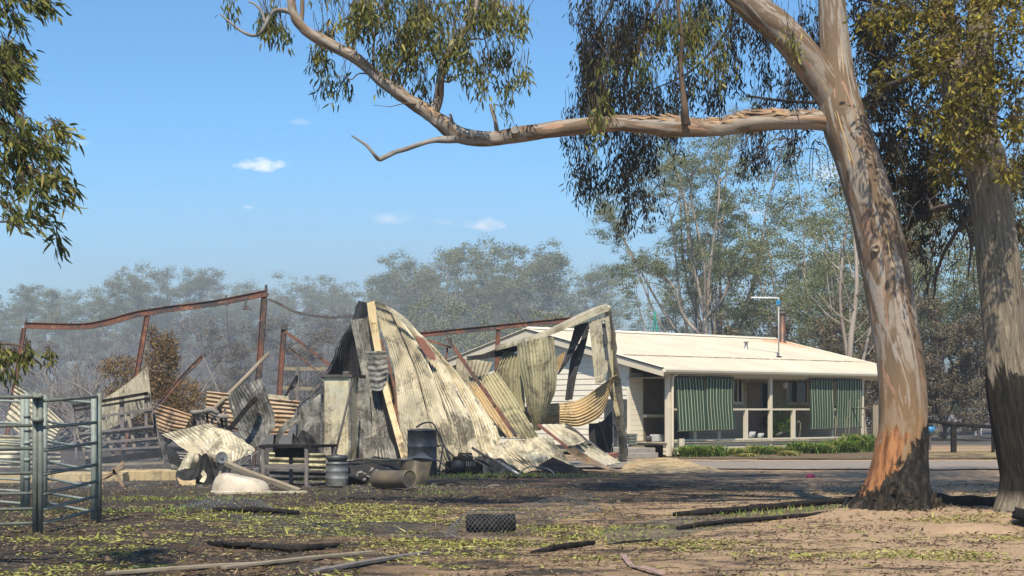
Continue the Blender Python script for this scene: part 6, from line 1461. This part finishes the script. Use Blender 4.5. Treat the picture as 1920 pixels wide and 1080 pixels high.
tinsheet('small orange-tan ribbed sheet end behind the hanging curled sheet', [[(1044, 668), (1062, 658)], [(1044, 700), (1054, 682)]], 44.0, 'tin_tan', 4, amp=.02)
tinsheet('wide tan sheet sweeping right in a curve up to the gnarled post', [[(976, 764, .2), (983, 778), (991, 792)], [(1026, 757, .2), (1021, 777), (1018, 795)], [(1058, 754, .2), (1055, 777), (1056, 797)], [(1088, 748, .2), (1086, 775), (1090, 799)], [(1120, 727), (1124, 752), (1128, 778)], [(1158, 700, -.2), (1150, 718), (1143, 738)]], 43.2, 'tin_tan', 9, amp=.022, crumple=.03, nv=40)
pl_ = empty('door_panel', P(1035, 838, 41.4), 'grey-tan panel with brown frame lying tilted below the sweeping tan sheet', 'panel')
tinsheet(None, [[(1011, 796, -.2), (1035, 796), (1060, 795, .3)], [(1035, 816, -.4), (1060, 814, -.2), (1080, 810, .1)], [(1062, 835, -.6), (1080, 834, -.4), (1097, 826, -.1)]], 41.8, 'tin_pale', 4, amp=.008, name='skin', parent=pl_)
beam(pl_, 'frame', [(1009, 796), (1036, 817, -.1), (1064, 839, -.2)], 41.3, .07, .06, 'oxide_red', kind='box', n=6); beam(pl_, 'frame', [(1060, 794), (1080, 808), (1100, 826)], 41.9, .06, .06, 'steel_dark', kind='box', n=6)
tinsheet('cream sheet sloping to the ground below the brown framed panel', [[(1062, 838, -.2), (1080, 834), (1099, 826, .2)], [(1095, 852, -.2), (1108, 848), (1124, 842, .2)], [(1128, 872, -.4), (1146, 871), (1165, 868, .2)]], 42, 'tin_cream', 5, amp=.014)
tinsheet('dark brown curled strip lying in front of the cream sloping sheet', [[(1059, 845), (1076, 838)], [(1080, 858, -.2), (1096, 850)], [(1108, 872, -.3), (1126, 868)], [(1166, 888, -.3), (1168, 883)]], 40.4, 'tin_rust', 0, crumple=.02)
tinsheet('crumpled pale blistered sheet with bright folds low in the middle of the heap', [[(902, 842, -.2), (930, 830), (960, 820), (992, 822, .2), (1027, 818, .3)], [(918, 856, -.5), (945, 850, -.2), (975, 846, -.3), (1008, 842), (1042, 838, .2)], [(945, 872, -.7), (968, 866, -.4), (994, 862, -.6), (1024, 856, -.1), (1060, 856, .1)], [(975, 888, -.9), (990, 884, -.7), (1012, 877, -.8), (1040, 868, -.3), (1074, 875)]], 40.2, 'tin_pale', 18, amp=.018, crumple=.14, nv=24)
tinsheet('black corrugated sheet lying with its edge up at the foot of the pale crumpled one', [[(1003, 878), (1020, 866), (1036, 857)], [(1030, 886, -.3), (1046, 876, -.2), (1062, 868, -.1)], [(1066, 893, -.4), (1084, 890, -.3), (1104, 887, -.2)]], 39.4, 'tin_black', 7, amp=.022)
tinsheet('black upright sheet standing between the sweeping sheet and the gnarled post', [[(1104, 795), (1128, 790), (1148, 770)], [(1104, 820), (1128, 820), (1149, 815)], [(1110, 842), (1130, 848), (1150, 850)]], 45.0, 'tin_black', 3, amp=.02)
bar2(tag(empty('leaning_rods', P(1140, 852, 44.6), 'two thin dark rods leaning in front of the black upright sheet', 'rods')), 'rod', (1124, 790), (1142, 850), 44.6, .04, .03, 'steel_dark')
bar2(bpy.data.objects['leaning_rods'], 'rod', (1150, 830), (1144, 852), 44.5, .03, .03, 'twig_grey')
tag(MB().bar(P(1134, 858, 42.8), P(1156, 852, 43.4), .16, .14).build('steel_offcut', M['oxide_red'], bevel=.01, origin=P(1134, 860, 42.8)), 'stubby red-brown steel offcut at the foot of the gnarled post', 'offcut')
tag(MB().tube([P(1098, 824, 42), P(1137, 852, 42.6)], .03, 8).build('grey_pipe', M['silver'], origin=P(1137, 852, 42.6)), 'short grey pipe sloping beside the cream sheet near the post foot', 'pipe')
crate = empty('ribbed_crate', P(1183, 833, 48.8), 'small blue-grey ribbed crate by the concrete steps', 'crate')
for k in range(4): MB().bar(P(1176, 815 + k * 5.4, 48.8), P(1191, 815 + k * 5.4, 48.9), .30, .06).build('rib', M['galv'], crate)
MB().bar(P(1177, 824, 48.9), P(1190, 824, 49), .24, .28).build('body', M['drum'], crate)
# the broad tan sheet lying right of the post
tinsheet('broad sand-coloured sheet humped on the ground right of the gnarled post', [[(1160, 888, -2.0), (1166, 878, -.5), (1176, 866, 1.0)], [(1205, 888, -2.2), (1208, 873, -.6), (1214, 861, 1.0)], [(1250, 888, -2.2), (1256, 872, -.4), (1258, 859, 1.0)], [(1300, 888, -2.2), (1300, 874, -.8), (1300, 868, .4)], [(1345, 888, -2.4), (1345, 883, -1.4), (1345, 880, -.4)], [(1372, 887, -2.4), (1372, 885, -2.0), (1372, 884, -1.6)]], 42, 'tin_tan', 12, amp=.014, crumple=.015, nv=36)
# ---- dark machinery and pipes at the foot
mc = empty('burnt_motor', G(868, 888), 'black burnt motor with rods lying at the foot of the curved sheets', 'motor')
c = G(868, 889)
mb = MB()
for (dx, dy, dz, sx, sy, sz) in ((0, 0, .22, .5, .5, .42), (-.28, .05, .16, .3, .35, .3), (.3, 0, .18, .35, .4, .34), (.05, .1, .45, .35, .3, .14)): mb.box(c + Vector((dx, dy, dz)), (sx, sy, sz))
mb.build('block', M['char'], mc, .04)
MB().lathe([(0, 0), (.15, 0), (.16, .05), (.1, .08), (.06, .14), (0, .14)], 16, Matrix.Translation(c + Vector((-.12, -.28, .2))) @ Matrix.Rotation(R(90), 4, 'X')).build('pulley', M['dark_stuff'], mc)
for k in range(5): MB().box(c + Vector((.1 + k * .05, -.24, .26)), (.02, .05, .12)).build('fin', M['silver'], mc)
mb = MB(); mb.tube([c + Vector((.0, -.1, .48)), c + Vector((.4, -.3, .3)), c + Vector((.75, -.4, .1))], .014, 5); mb.tube([c + Vector((.05, -.1, .50)), c + Vector((.5, -.3, .36))], .014, 5); mb.build('rod', M['twig_grey'], mc)
tinsheet('dark torn sheet lying flat right of the burnt motor', [[(882, 868), (905, 862), (935, 868), (975, 880)], [(880, 888, -.3), (910, 888, -.4), (940, 890, -.4), (972, 890, -.2)]], 39.4, 'tin_black', 4, amp=.03, crumple=.12)
tag(MB().tube([P(934, 866, 38.4), P(974, 891, 37.6)], .045, 10).build('steel_pipe', M['silver'], origin=P(974, 891, 37.6)), 'bright grey pipe resting against the pale crumpled sheet', 'pipe')
tag(MB().tube(spline([P(886, 840, 39.4), P(905, 852, 39), P(936, 868, 38.6)], 8), .035, 8).build('black_pipe', M['steel_dark'], origin=P(936, 868, 38.6)), 'black bent pipe running down above the bright grey one', 'pipe')
tag(MB().tube(spline([P(972, 888, 38), P(990, 876, 38.2), P(1012, 876, 38.4), P(1032, 882, 38.2), P(1042, 892, 38)], 18), .018, 6).build('wire_loop', M['twig_grey'], origin=P(1042, 892, 38)), 'pale loop of wire on the black corrugated sheet', 'wire')
# ---- drums
def drum(name, px, pyb, rpx, hpx, mat, label, dented=False, cat='drum'):
    p = G(px, pyb); s = p.y / F; r = rpx * s; h = hpx * s; root = empty(name, p, label, cat); 
    pr = [(0, 0), (r * .97, 0), (r, .015)]
    for f in (.33, .64):
        pr += [(r, h * f - .03), (r * 1.035, h * f - .012), (r * 1.035, h * f + .012), (r, h * f + .03)]
    pr += [(r, h - .03), (r * 1.03, h - .025), (r * 1.03, h), (r * .98, h + .004)]
    MB().lathe(pr, 32).build('body', M[mat], root, world_coords=False); return root, r, h
r_, ra, h = drum('steel_drum', 791.5, 892, 27.5, 86, 'drum', 'large dark steel drum with a dented lid before the curved sheets')
mb = MB(); mb.lathe([(0, h - .01), (ra * .4, h + .03), (ra * .8, h + .02), (ra * .97, h - .004)], 28); mb.build('lid', M['drum'], r_, world_coords=False)
r_, ra, h = drum('silver_drum', 632, 911, 21, 44, 'silver', 'short pale steel drum with a dark collar right of the work table')
MB().lathe([(ra * .9, h), (ra * .86, h + .05), (ra * .98, h + .06), (ra * .98, h + .14), (ra * .9, h + .15), (ra * .8, h + .10), (0, h + .09)], 30).build('collar', M['drum'], r_, world_coords=False)
MB().lathe([(0, h + .1), (.06, h + .1), (.05, h + .17), (0, h + .19)], 12, Matrix.Translation((-.03, 0, 0))).build('knob', M['dark_stuff'], r_, world_coords=False)
rf_ = empty('bent_rod_frame', G(826, 887), 'bent black rod frame hooked over the large dark drum', 'rod frame')
for pp in ([(781, 801, 38), (790, 795, 37.8), (802, 792, 37.7), (815, 797, 37.6), (831, 834, 37.6), (850, 856, 37.6)], [(818, 837, 37.6), (833, 834, 37.6)], [(831, 836, 37.6), (823, 886, 37.6)], [(820, 862, 37.6), (842, 880, 37.5)], [(833, 834, 37.6), (846, 868, 37.4)]):
    MB().tube(spline([P(*q_) for q_ in pp], 14 if len(pp) > 2 else 3), .022, 6).build('rod', M['steel_dark'], rf_)
# cylinder lying
a, b = P(703, 911.5, 31.9), P(768, 912, 31.2); ax = (b - a).normalized(); rad = 16.5 / F * 31.5; a.z = b.z = rad + .02
oc = empty('lying_cylinder', (a.x, a.y, 0), 'scorched ochre metal cylinder lying on the ground in front', 'cylinder')
q_ = ax.to_track_quat('Z', 'Y').to_matrix().to_4x4(); L = (b - a).length
MB().lathe([(0, -.03), (rad * .7, -.02), (rad * .96, .02), (rad, .06), (rad, L * .5), (rad * 1.0, L - .03), (rad * 1.02, L - .02), (rad * 1.02, L), (rad * .95, L + .002), (rad * .94, L - .012)], 28, Matrix.Translation(a) @ q_).lathe([(rad * .945, L - .012), (0, L - .010)], 28, Matrix.Translation(a) @ q_, False).build('body', M['ochre_drum'], oc)
tag(MB().tube(spline([P(640, 925, 31), P(690, 921, 31), P(735, 926, 30.8), P(768, 916, 30.6), P(770, 916, 30.6)], 22), .018, 6).build('burnt_hose', M['steel_dark'], origin=P(640, 925, 31)), 'thin burnt hose running along the ground past the lying cylinder', 'hose')
# burnt tub with torn side
tub = empty('burnt_trough', G(760, 916), 'torn and burnt black metal trough with a pointed right end', 'trough')
tinsheet('pointed dark end', [[(745, 864, .4), (775, 862, 0), (811, 861, .2)], [(752, 890, .35), (776, 892, -.1), (804, 892, .1)], [(758, 914, .3), (778, 917, -.1), (796, 918, .1)]], 33.2, 'ochre_drum', 0, name='end_wall', parent=tub, ragged=0)
tinsheet('', [[(746, 864, .3), (770, 860, .4)], [(778, 859, 0), (790, 848, .6)], [(811, 861, .2), (794, 847, .8)]], 33.15, 'drum', 0, name='corner_flap', parent=tub, ragged=0, crumple=.01)
tinsheet('', [[(613, 872), (618, 890), (634, 908)], [(640, 868), (650, 890, -.3), (668, 914)], [(672, 863, .4), (690, 892), (705, 908)], [(712, 862, .5), (730, 880, .2), (740, 896)], [(748, 864, .5), (752, 884, .3), (757, 905)]], 33.4, 'tin_black', 0, name='torn_side', parent=tub, crumple=.10, ragged=.02, nv=26)
tinsheet('grey ash-coated back wall', [[(668, 864), (676, 890)], [(700, 864), (700, 894)], [(742, 866), (742, 892)]], 33.9, 'tin_grey', 0, name='back_wall', parent=tub, crumple=.08)
beam(tub, 'rim', [(612, 872), (640, 866), (680, 861, .3), (720, 863, .3), (748, 862, .3), (811, 861, .2)], 33.35, .05, .05, 'tin_grey', kind='t', n=24)
mb = MB()
for k in range(16): p = P(rnd.uniform(662, 745), 0, 33.2 + rnd.uniform(-.2, .2)); p.z = rnd.uniform(.08, .3); mb.tube([p, p + Vector((rnd.uniform(-.12, .12), .02, rnd.uniform(-.05, .1)))], rnd.uniform(.012, .04), 6, rough=.4)
o = mb.build('ash_lumps', M['twig_grey'], tub); o['kind'] = 'stuff'
# ---- overturned white tub
wt = empty('white_bathtub', G(452, 922), 'smoked white bathtub lying upside down at the front of the debris', 'bathtub')
c = G(452, 922); s = c.y / F; V = []; n1, n2 = 13, 32
for i in range(n1):
    f = i / (n1 - 1)
    for k in range(n2):
        a = 2 * math.pi * k / n2; lx = (54 - 24 * f ** 1.8) * s; ly = .38 - .12 * f ** 1.8; ex = .85
        x = math.copysign(abs(math.cos(a)) ** ex, math.cos(a)) * lx - 2 * s * f; y = math.copysign(abs(math.sin(a)) ** ex, math.sin(a)) * ly
        z = 35 * s * math.sin(f * math.pi / 2) * (1 - .42 * max(0, min(1, (x / lx + 1) * .5)) ** 1.3 * f ** .5)
        V.append(Vector((x, y, z)) + c)
V.append(Vector((-4 * s, 0, 27.5 * s)) + c); top = len(V) - 1
fs = [(i * n2 + k, i * n2 + (k + 1) % n2, (i + 1) * n2 + (k + 1) % n2, (i + 1) * n2 + k) for i in range(n1 - 1) for k in range(n2)] + [((n1 - 1) * n2 + k, (n1 - 1) * n2 + (k + 1) % n2, top) for k in range(n2)]
mb = MB(); mb.add(V, fs, None, True); mb.build('shell', M['enamel'], wt)
mb = MB(); mb.tube([V[k] for k in list(range(n2)) + [0]], .028, 8, False); mb.build('rim', M['enamel'], wt)
tag(MB().ribbon([P(404, 925, 30.0), P(573, 922, 30.8)], .2, .035).build('pale_board', M['enamel'], origin=P(404, 925, 30.0)), 'long thin pale board on the ground in front of the bathtub', 'board')
pk = empty('metal_beam', P(562, 921, 31), 'tan metal channel leaning down to the right over the bathtub', 'channel')
MB().ribbon([P(388, 853, 32), P(470, 888, 31.5), P(562, 921, 31)], .10, .085, (0, -.3, 1)).build('channel', M['timber'], pk)
mb = MB(); cc = P(416, 858, 31.75); M_ = Matrix.Translation(cc) @ Matrix.Rotation(R(90), 4, 'X') @ Matrix.Rotation(.3, 4, 'Y'); mb.lathe([(0, -.03), (.115, -.03), (.12, -.015), (.09, 0), (.12, .015), (.115, .03), (.04, .02), (.03, .05), (0, .05)], 24, M_, False); mb.build('pulley', M['silver'], pk)
for a, b in (((388, 856), (402, 905)), ((397, 858), (405, 880)), ((388, 852), (380, 855))): bar2(pk, 'leg', a, b, 31.9, .05, .05, 'char')
ch = empty('chair_frame', G(470, 905), 'thin pale tubular chair frame tangled behind the leaning channel', 'chair')
for pp in ([(442, 886), (452, 862), (462, 850)], [(462, 850), (467, 843), (474, 846), (472, 853), (462, 851)], [(455, 872), (470, 858), (484, 846)], [(472, 850), (471, 886)], [(490, 852), (487, 886)], [(472, 879), (489, 880)]):
    MB().tube(spline([P(x, y, 33.6) for x, y in pp], 10 if len(pp) > 2 else 3), .014, 6).build('tube', M['silver'], ch)
tag(MB().tube(spline([P(414, 884, 31), P(404, 905, 30.8), P(398, 925, 30.6)], 8), .02, 6, rough=.5).build('straw_rope', M['timber'], origin=P(398, 925, 30.6)), 'frayed tan rope end at the left tip of the bathtub', 'rope')
# scattered tin and charcoal on the ash
SC_G = 'small burnt scraps on the ground around the shed'
for k in range(26):
    px = rnd.uniform(250, 1150); py = rnd.uniform(893, 915); p = G(px, py); l_ = rnd.uniform(.15, .5)
    o = MB().ribbon(spline([p, p + Vector((l_ * .5, rnd.uniform(-.1, .1), rnd.uniform(.0, .07))), p + Vector((l_, rnd.uniform(-.1, .2), .01))], 6), rnd.uniform(.04, .12), rnd.uniform(.01, .04), (rnd.uniform(-.3, .3), 0, 1)).build('burnt_scrap', M[rnd.choice(['char', 'char', 'steel_dark', 'twig_grey'])], origin=p)
    tag(o, 'small burnt scrap lying on the ash around the collapsed shed', 'scrap', SC_G)
mb = MB()
for k in range(3800):
    px = rnd.gauss(470, 330); d = rnd.uniform(32, 52); p = P(px, 0, d); s = rnd.uniform(.01, .06); p.z = gh(p.x, p.y) - .005
    a0 = rnd.random() * 6; mb.add([p + Vector((math.cos(a0 + a) * s * rnd.uniform(.6, 1.3), math.sin(a0 + a) * s * rnd.uniform(.6, 1.3), 0)) for a in (0, 1.3, 2.6, 3.9, 5.1)] + [p + Vector((0, 0, s * rnd.uniform(.5, 1)))], [(i, (i + 1) % 5, 5) for i in range(5)])
o = mb.build('ash_rubble', simple('ash_rubble', (.025, .024, .023), (.15, .145, .14), 5, .95, .1)); tag(o, kind='stuff')
# ================================================= YARD PANELS
PG = 'tubular steel yard panels at the left'
def panel(label, L_, R_, ysl, ysr, dl, dr, rail, post_l=None, post_r=None, mat='galv', r=.022, pr=.036, square=False):
    root = empty('livestock_fence', P(R_ if R_ < 1000 else 0, 990, dr), label, 'yard panel', PG)
    root.location = Vector((P(R_, 0, dr).x, dr, 0))
    for a, b in zip(ysl, ysr):
        MB().tube([P(L_, a, dl), P(R_, b, dr)], r, 12).build('rail', M[mat], root)
    for pc in (post_l, post_r):
        if pc:
            px, top, bot, d = pc; p0 = P(px, top, d); p1 = Vector((p0.x, d, gh(p0.x, d) - .05)); MB().tube([p0, p1], pr, 14).build('upright', M[mat], root)
    return root
A = 20.5; B = 22.4
panel('near tubular panel running back from the doubled posts to the single right post', 79, 183, (752, 802, 845, 890, 927, 956, 982), (744, 792, 830, 871, 902, 930, 955), A, B, 0, (76, 737, 1000, A), (186, 737, 980, B))
panel('nearest tubular panel, cut off by the left edge of the picture', -160, 64, (744, 801, 843, 889, 929, 959, 987), (745, 798, 841, 887, 925, 954, 981), A - .3, A, 0, (-160, 740, 1000, A - .3), (66, 735, 1001, A))
panel('pale panel at the back, slanting down to the right post', 90, 176, (748, 791, 828, 866, 898, 925, 943), (755, 803, 840, 882, 912, 938, 960), 25.4, 23.0, 0, (84, 740, 950, 25.2), (176, 746, 978, 22.9), mat='galv2', r=.020, pr=.042)
panel('pale panel at the back left, seen through the nearest panel', -120, 42, (748, 788, 820, 855, 889, 911, 930), (753, 794, 831, 868, 900, 921, 944), 26.6, 25.6, 0, (-120, 745, 950, 26.6), (43, 740, 950, 25.6), mat='galv2', r=.020, pr=.042)
r = empty('yard_gate_post', (P(51, 0, 25.4).x, 25.4, 0), 'pale hinge post of the yard with clamps, behind the nearest panel', 'post')
p0 = P(51, 737, 25.4); MB().tube([p0, (p0.x, 25.4, -.05)], .045, 14).build('post', M['galv2'], r)
for y in (780, 806, 830, 862, 895): MB().tube([P(51, y - 3, 25.4), P(51, y + 3, 25.4)], .056, 14).build('clamp', M['galv2'], r)
mb = MB(); mb.tube([P(70.5, 741, 20.45), P(70.5, 747, 20.45)], .075, 14); mb.tube([P(71, 783, 20.45), P(71, 791, 20.45)], .075, 14)
tag(mb.build('post_clamp', M['galv'], origin=P(70.5, 747, 20.45)), 'steel clamps holding the doubled posts of the near panels together', 'clamp')
for y in (790, 0):
    pass
# ================================================= FALLEN FENCE, LOGS
def netting(name, label, rows, nu, nv, r=.0022, mat='silver', cat='wire netting', sag=.02, group=None):
    rows = [[Vector(p) for p in row] for row in rows]; g = {}
    def pt(i, j):
        if (i, j) not in g:
            u, v_ = i / nu, j / nv; col = [cr(row, u) for row in rows]; p = cr(col, v_); p = p + Vector((0, 0, sag * noise.noise(p * 3))); p.z = max(p.z, gh(p.x, p.y) + .012); g[(i, j)] = p
        return g[(i, j)]
    mb = MB()
    for s in range(-nv, nu + 1):
        for dr in (1, -1):
            pts_ = []
            for j in range(nv + 1):
                i = s + j if dr == 1 else s + (nv - j)
                if 0 <= i <= nu: pts_.append(pt(i, j))
            if len(pts_) > 1: mb.tube(pts_, r, 3, False, False)
    for j in (0, nv): mb.tube([pt(i, j) for i in range(nu + 1)], r * 1.3, 4, False, False)
    o = mb.build(name, M[mat]); c = pt(nu // 2, 0).copy(); o.data.transform(Matrix.Translation(-c)); o.location = c
    return tag(o, label, cat, group)
def gp(px, py, z=0.0):
    d = (EYE - z) * F / (py - HY); return P(px, py, d)
netting('chain_wire', 'chain wire fencing draped over the short charred log and lifting to the right', [[gp(835, 1010), gp(875, 1008), gp(925, 1008), gp(975, 1004), gp(1040, 978), gp(1105, 962), gp(1130, 958)], [gp(838, 996, .05), gp(876, 966, .27), gp(925, 964, .27), gp(972, 964, .26), gp(1030, 950, .18), gp(1090, 944, .15), gp(1122, 946, .05)], [gp(845, 985), P(882, 957, 21.6), P(925, 955, 21.8), P(965, 950, 22.2), P(1025, 936, 23.2), P(1080, 925, 24.2), P(1112, 930, 25)]], 34, 9, .0023, 'silver')
netting('fallen_netting', 'flattened grey-green wire netting on the ground running to the foot of the leaning gum', [[gp(1140, 1018), gp(1240, 1012), gp(1330, 995), gp(1440, 974), gp(1570, 962)], [gp(1130, 1000), gp(1240, 993), gp(1330, 979), gp(1440, 965), gp(1570, 954)], [gp(1130, 988), gp(1240, 976), gp(1330, 967), gp(1440, 958), gp(1575, 948)]], 84, 13, .0026, 'galv')
netting('fallen_netting', 'flattened wire netting stretching from the draped log to the left across the leaf litter', [[gp(430, 985), gp(560, 1000), gp(700, 1006), (gp(860, 1006))], [gp(430, 974), gp(560, 984), gp(700, 990), gp(860, 996)], [gp(430, 966), gp(560, 972), gp(700, 980), gp(870, 984)]], 80, 11, .0024, 'galv')
netting('fallen_netting', 'loose square of netting bent up on the ground in front of the bathtub', [[gp(330, 952), gp(420, 958), gp(520, 960)], [gp(345, 945, .08), gp(430, 946, .12), gp(510, 950, .06)], [gp(370, 934), gp(430, 936), gp(490, 940)]], 24, 6, .003, 'silver')
def log(name, label, pts_, rad, mat='char', cat='log', rough=.3, seg=10, group=None, flat=1.0):
    pp, rr_ = spline_r(pts_, rad, 26); mb = MB(); mb.tube(pp, rr_, seg, rough=rough, seed=rnd.random() * 9); o = mb.build(name, M[mat], origin=pp[0]); return tag(o, label, cat, group)
a, b = gp(874, 999), gp(966, 999); rad = .115
log('charred_log', 'short thick charred log lying under the draped chain wire', [a + Vector((0, 0.1, rad + .02)), a.lerp(b, .3) + Vector((0, .12, rad + .01)), a.lerp(b, .7) + Vector((0, .1, rad)), b + Vector((0, .08, rad + .01))], [.10, .118, .112, .10])
log('charred_log', 'long thin charred log ending in a point, left of the leaning gum', [gp(1262, 968) + Vector((0, 0, .03)), gp(1330, 967) + Vector((0, 0, .06)), gp(1440, 958) + Vector((0, 0, .06)), gp(1590, 945) + Vector((0, 0, .07)), gp(1640, 943) + Vector((0, 0, .07))], [.03, .05, .05, .055, .06])
log('charred_log', 'long charred log between the foot of the two big trees', [gp(1735, 944) + Vector((0, 0, .1)), gp(1800, 949) + Vector((0, 0, .09)), gp(1880, 952) + Vector((0, 0, .09))], [.085, .08, .075])
log('charred_stick', 'short flat charred branch piece in front of the netting', [gp(997, 1038) + Vector((0, 0, .01)), gp(1040, 1032) + Vector((0, 0, .03)), gp(1113, 1024) + Vector((0, 0, .04))], [.018, .036, .03], cat='stick', flat=.5)
log('charred_stick', 'thin charred twig right of the short flat charred piece', [gp(1140, 1022) + Vector((0, 0, .01)), gp(1180, 1019) + Vector((0, 0, .02)), gp(1222, 1016) + Vector((0, 0, .02))], [.008, .014, .01], cat='stick')
log('charred_branch', 'dark curved burnt branch on the ground below the netting', [gp(1270, 994) + Vector((0, 0, .02)), gp(1330, 988) + Vector((0, 0, .05)), gp(1440, 977) + Vector((0, 0, .04)), gp(1560, 966) + Vector((0, 0, .05)), gp(1590, 950) + Vector((0, 0, .12))], [.03, .035, .03, .03, .025], cat='branch')
log('charred_stump', 'black burnt root end at the right edge beside the furrowed tree', [gp(1912, 982) + Vector((0, .1, .16)), gp(1925, 988) + Vector((.0, .1, .12)), gp(1970, 1000) + Vector((.1, .1, .1))], [.06, .10, .12], rough=.6)
log('charred_log', 'thin dark log lying on the leaves left of the middle', [gp(470, 1030) + Vector((0, 0, .03)), gp(560, 1034) + Vector((0, 0, .04)), gp(640, 1026) + Vector((0, 0, .03))], [.03, .04, .03])  # dark log laid along a dark band of the ground
log('charred_log', 'crumbling dark branch lying between the leaves, left of the long boards', [gp(390, 1020) + Vector((0, 0, .02)), gp(440, 1030) + Vector((0, 0, .04)), gp(500, 1026) + Vector((0, 0, .02))], [.02, .045, .03], rough=.6)  # another dark piece along the same ground band
log('charred_log', 'black burnt post lying on the ground behind the flattened netting', [gp(400, 960) + Vector((0, 0, .03)), gp(480, 962) + Vector((0, 0, .05)), gp(560, 966) + Vector((0, 0, .04))], [.03, .05, .03])
def board(label, a, b, w, h, mat='timber_grey', cat='board'):
    tag(MB().ribbon(spline([a, a.lerp(b, .5) + Vector((0, 0, .01)), b], 6), w, h).build('board', M[mat], origin=a, bevel=.004), label, cat, 'old boards lying in the foreground')
board('long grey board lying along the bottom edge, the one furthest right', gp(590, 1077) + Vector((0, 0, .03)), gp(800, 1042) + Vector((0, 0, .03)), .10, .035)
board('brown board lying parallel behind the long grey one', gp(420, 1070) + Vector((0, 0, .03)), gp(700, 1040) + Vector((0, 0, .03)), .09, .03, 'timber')
board('half buried board at the bottom edge, furthest left', gp(200, 1078) + Vector((0, 0, .015)), gp(520, 1058) + Vector((0, 0, .02)), .10, .03, 'timber')
tag(MB().ribbon(spline([gp(1168, 1050) + Vector((0, 0, .06)), gp(1185, 1066) + Vector((0, 0, .03)), gp(1210, 1074) + Vector((0, 0, .05)), gp(1245, 1082) + Vector((0, 0, .03))], 16), .06, .006, (0, -.6, 1)).build('bark_curl', simple('pinkish_bark', (.34, .22, .19), (.22, .15, .13), 4), origin=gp(1185, 1066)), 'curled strip of pinkish fallen bark at the bottom edge', 'bark strip')
# earth hump at the right
V = []; n1 = 16; n2 = 30; c = gp(1830, 1002)
for i in range(n1 + 1):
    f = i / n1
    for k in range(n2):
        a = 2 * math.pi * k / n2; rr_ = (1 + .12 * noise.noise(Vector((math.cos(a) * 2, math.sin(a) * 2, 1)))) * f
        x, y = .75 * rr_ * math.cos(a), .45 * rr_ * math.sin(a); z = .14 * (1 - f ** 3) + .02 * noise.noise(Vector((x * 6, y * 6, 3))) - .03; V.append(c + Vector((x, y + .35, z)))
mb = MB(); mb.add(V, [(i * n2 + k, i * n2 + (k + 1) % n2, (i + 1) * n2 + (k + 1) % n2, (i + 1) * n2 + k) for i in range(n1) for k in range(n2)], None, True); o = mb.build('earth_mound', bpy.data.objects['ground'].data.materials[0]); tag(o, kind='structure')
# ================================================= FAR FENCE AND SMALL THINGS ON THE RIGHT
fd = gd(851)
wf = empty('wire_fence', (P(1800, 0, fd).x, fd, 0), 'dark wire mesh fence with burnt posts between the two big trees', 'fence')
for px, w_ in ((1735, .10), (1788, .17), (1862, .10), (1925, .12)):
    x = P(px, 0, fd).x; MB().bar((x, fd, -.1), (x, fd, 1.05), w_, w_).build('fence_post', M['char'], wf)
mb = MB()
x0, x1 = P(1660, 0, fd).x, P(1960, 0, fd).x
for z in (.05, .2, .35, .5, .65, .8, .95): mb.tube([(x0, fd, z), (x1, fd, z)], .004, 3, False)
for k in range(70): x = x0 + (x1 - x0) * k / 69; mb.tube([(x, fd, .05), (x, fd, .95)], .0025, 3, False)
mb.build('wires', M['steel_dark'], wf)
mb = MB(); mb.tube(spline([P(1735, 786, fd + .3), P(1790, 796, fd + .2), P(1870, 800, fd + .3)], 12), .07, 8, rough=.3); mb.build('top_log', M['char'], wf)
pf = empty('pink_fence', (P(1790, 0, 150).x, 150, 0), 'low pale pinkish rail fence far away across the burnt paddock', 'fence')
M['pink_rail'] = simple('pinkish_rails', (.36, .24, .20), (.28, .18, .15), 2)
for k in range(20):
    x = P(1700, 0, 150).x + k * .75; MB().bar((x, 150, 0), (x, 150, 1.1), .12, .12).build('fence_post', M['pink_rail'], pf)
for z in (.5, 1.0): MB().bar((P(1700, 0, 150).x, 150, z), (P(1900, 0, 150).x, 150, z), .08, .16).build('rail', M['pink_rail'], pf)
wc = empty('white_pump', (P(1831, 0, 95).x, 95, 0), 'small white pump on a stand beyond the wire fence', 'pump')
MB().bar((wc.location.x, 95, 0), (wc.location.x, 95, 1.05), .28, .2).build('body', M['white'], wc, .02)
MB().bar((wc.location.x + .25, 95, 0), (wc.location.x + .25, 95, .8), .1, .1).build('pipe', M['white'], wc)
bx = empty('blue_tub', (P(1746, 0, 62).x, 62, 0), 'small blue plastic tub half hidden behind the leaning gum', 'tub')
MB().lathe([(0, .3), (.14, .3), (.2, .55), (.18, .55), (0, .4)], 16, Matrix.Translation((P(1744, 0, 62).x, 62, .35))).build('bowl', M['blue'], bx); MB().bar((P(1744, 0, 62).x, 62, 0), (P(1744, 0, 62).x, 62, .66), .06, .06).build('stand', M['steel_dark'], bx)
p = gp(1520, 897); rbx = MB().lathe([(0, 0), (.07, .0), (.085, .05), (.05, .10), (0, .11)], 12, Matrix.Scale(1.3, 4, (1, 0, 0))).build('magenta_cloth', simple('magenta_cloth', (.22, .02, .08), (.15, .01, .05), 6)); rbx.location = p; tag(rbx, 'small crumpled magenta cloth on the shaded ground', 'cloth')
# green swing frame behind the ridge
D = 78
sw = empty('climbing_frame', (P(1228, 0, D).x, D, 0), 'green pointed rod frame showing above the house roof', 'frame')
apex = P(1228, 582, D)
for (x, dy) in ((1203, -.6), (1250, -.8), (1212, 1.2), (1242, 1.2), (1256, .4)): e = P(x, 0, D + dy); e.z = 0; MB().tube([apex, e], .03, 6).build('pole', M['green_metal'], sw)
for (a, b) in (((1213, 615), (1243, 615)), ((1207, 625), (1248, 625))): MB().tube([P(*a, D), P(*b, D)], .02, 5).build('rung', M['green_metal'], sw)
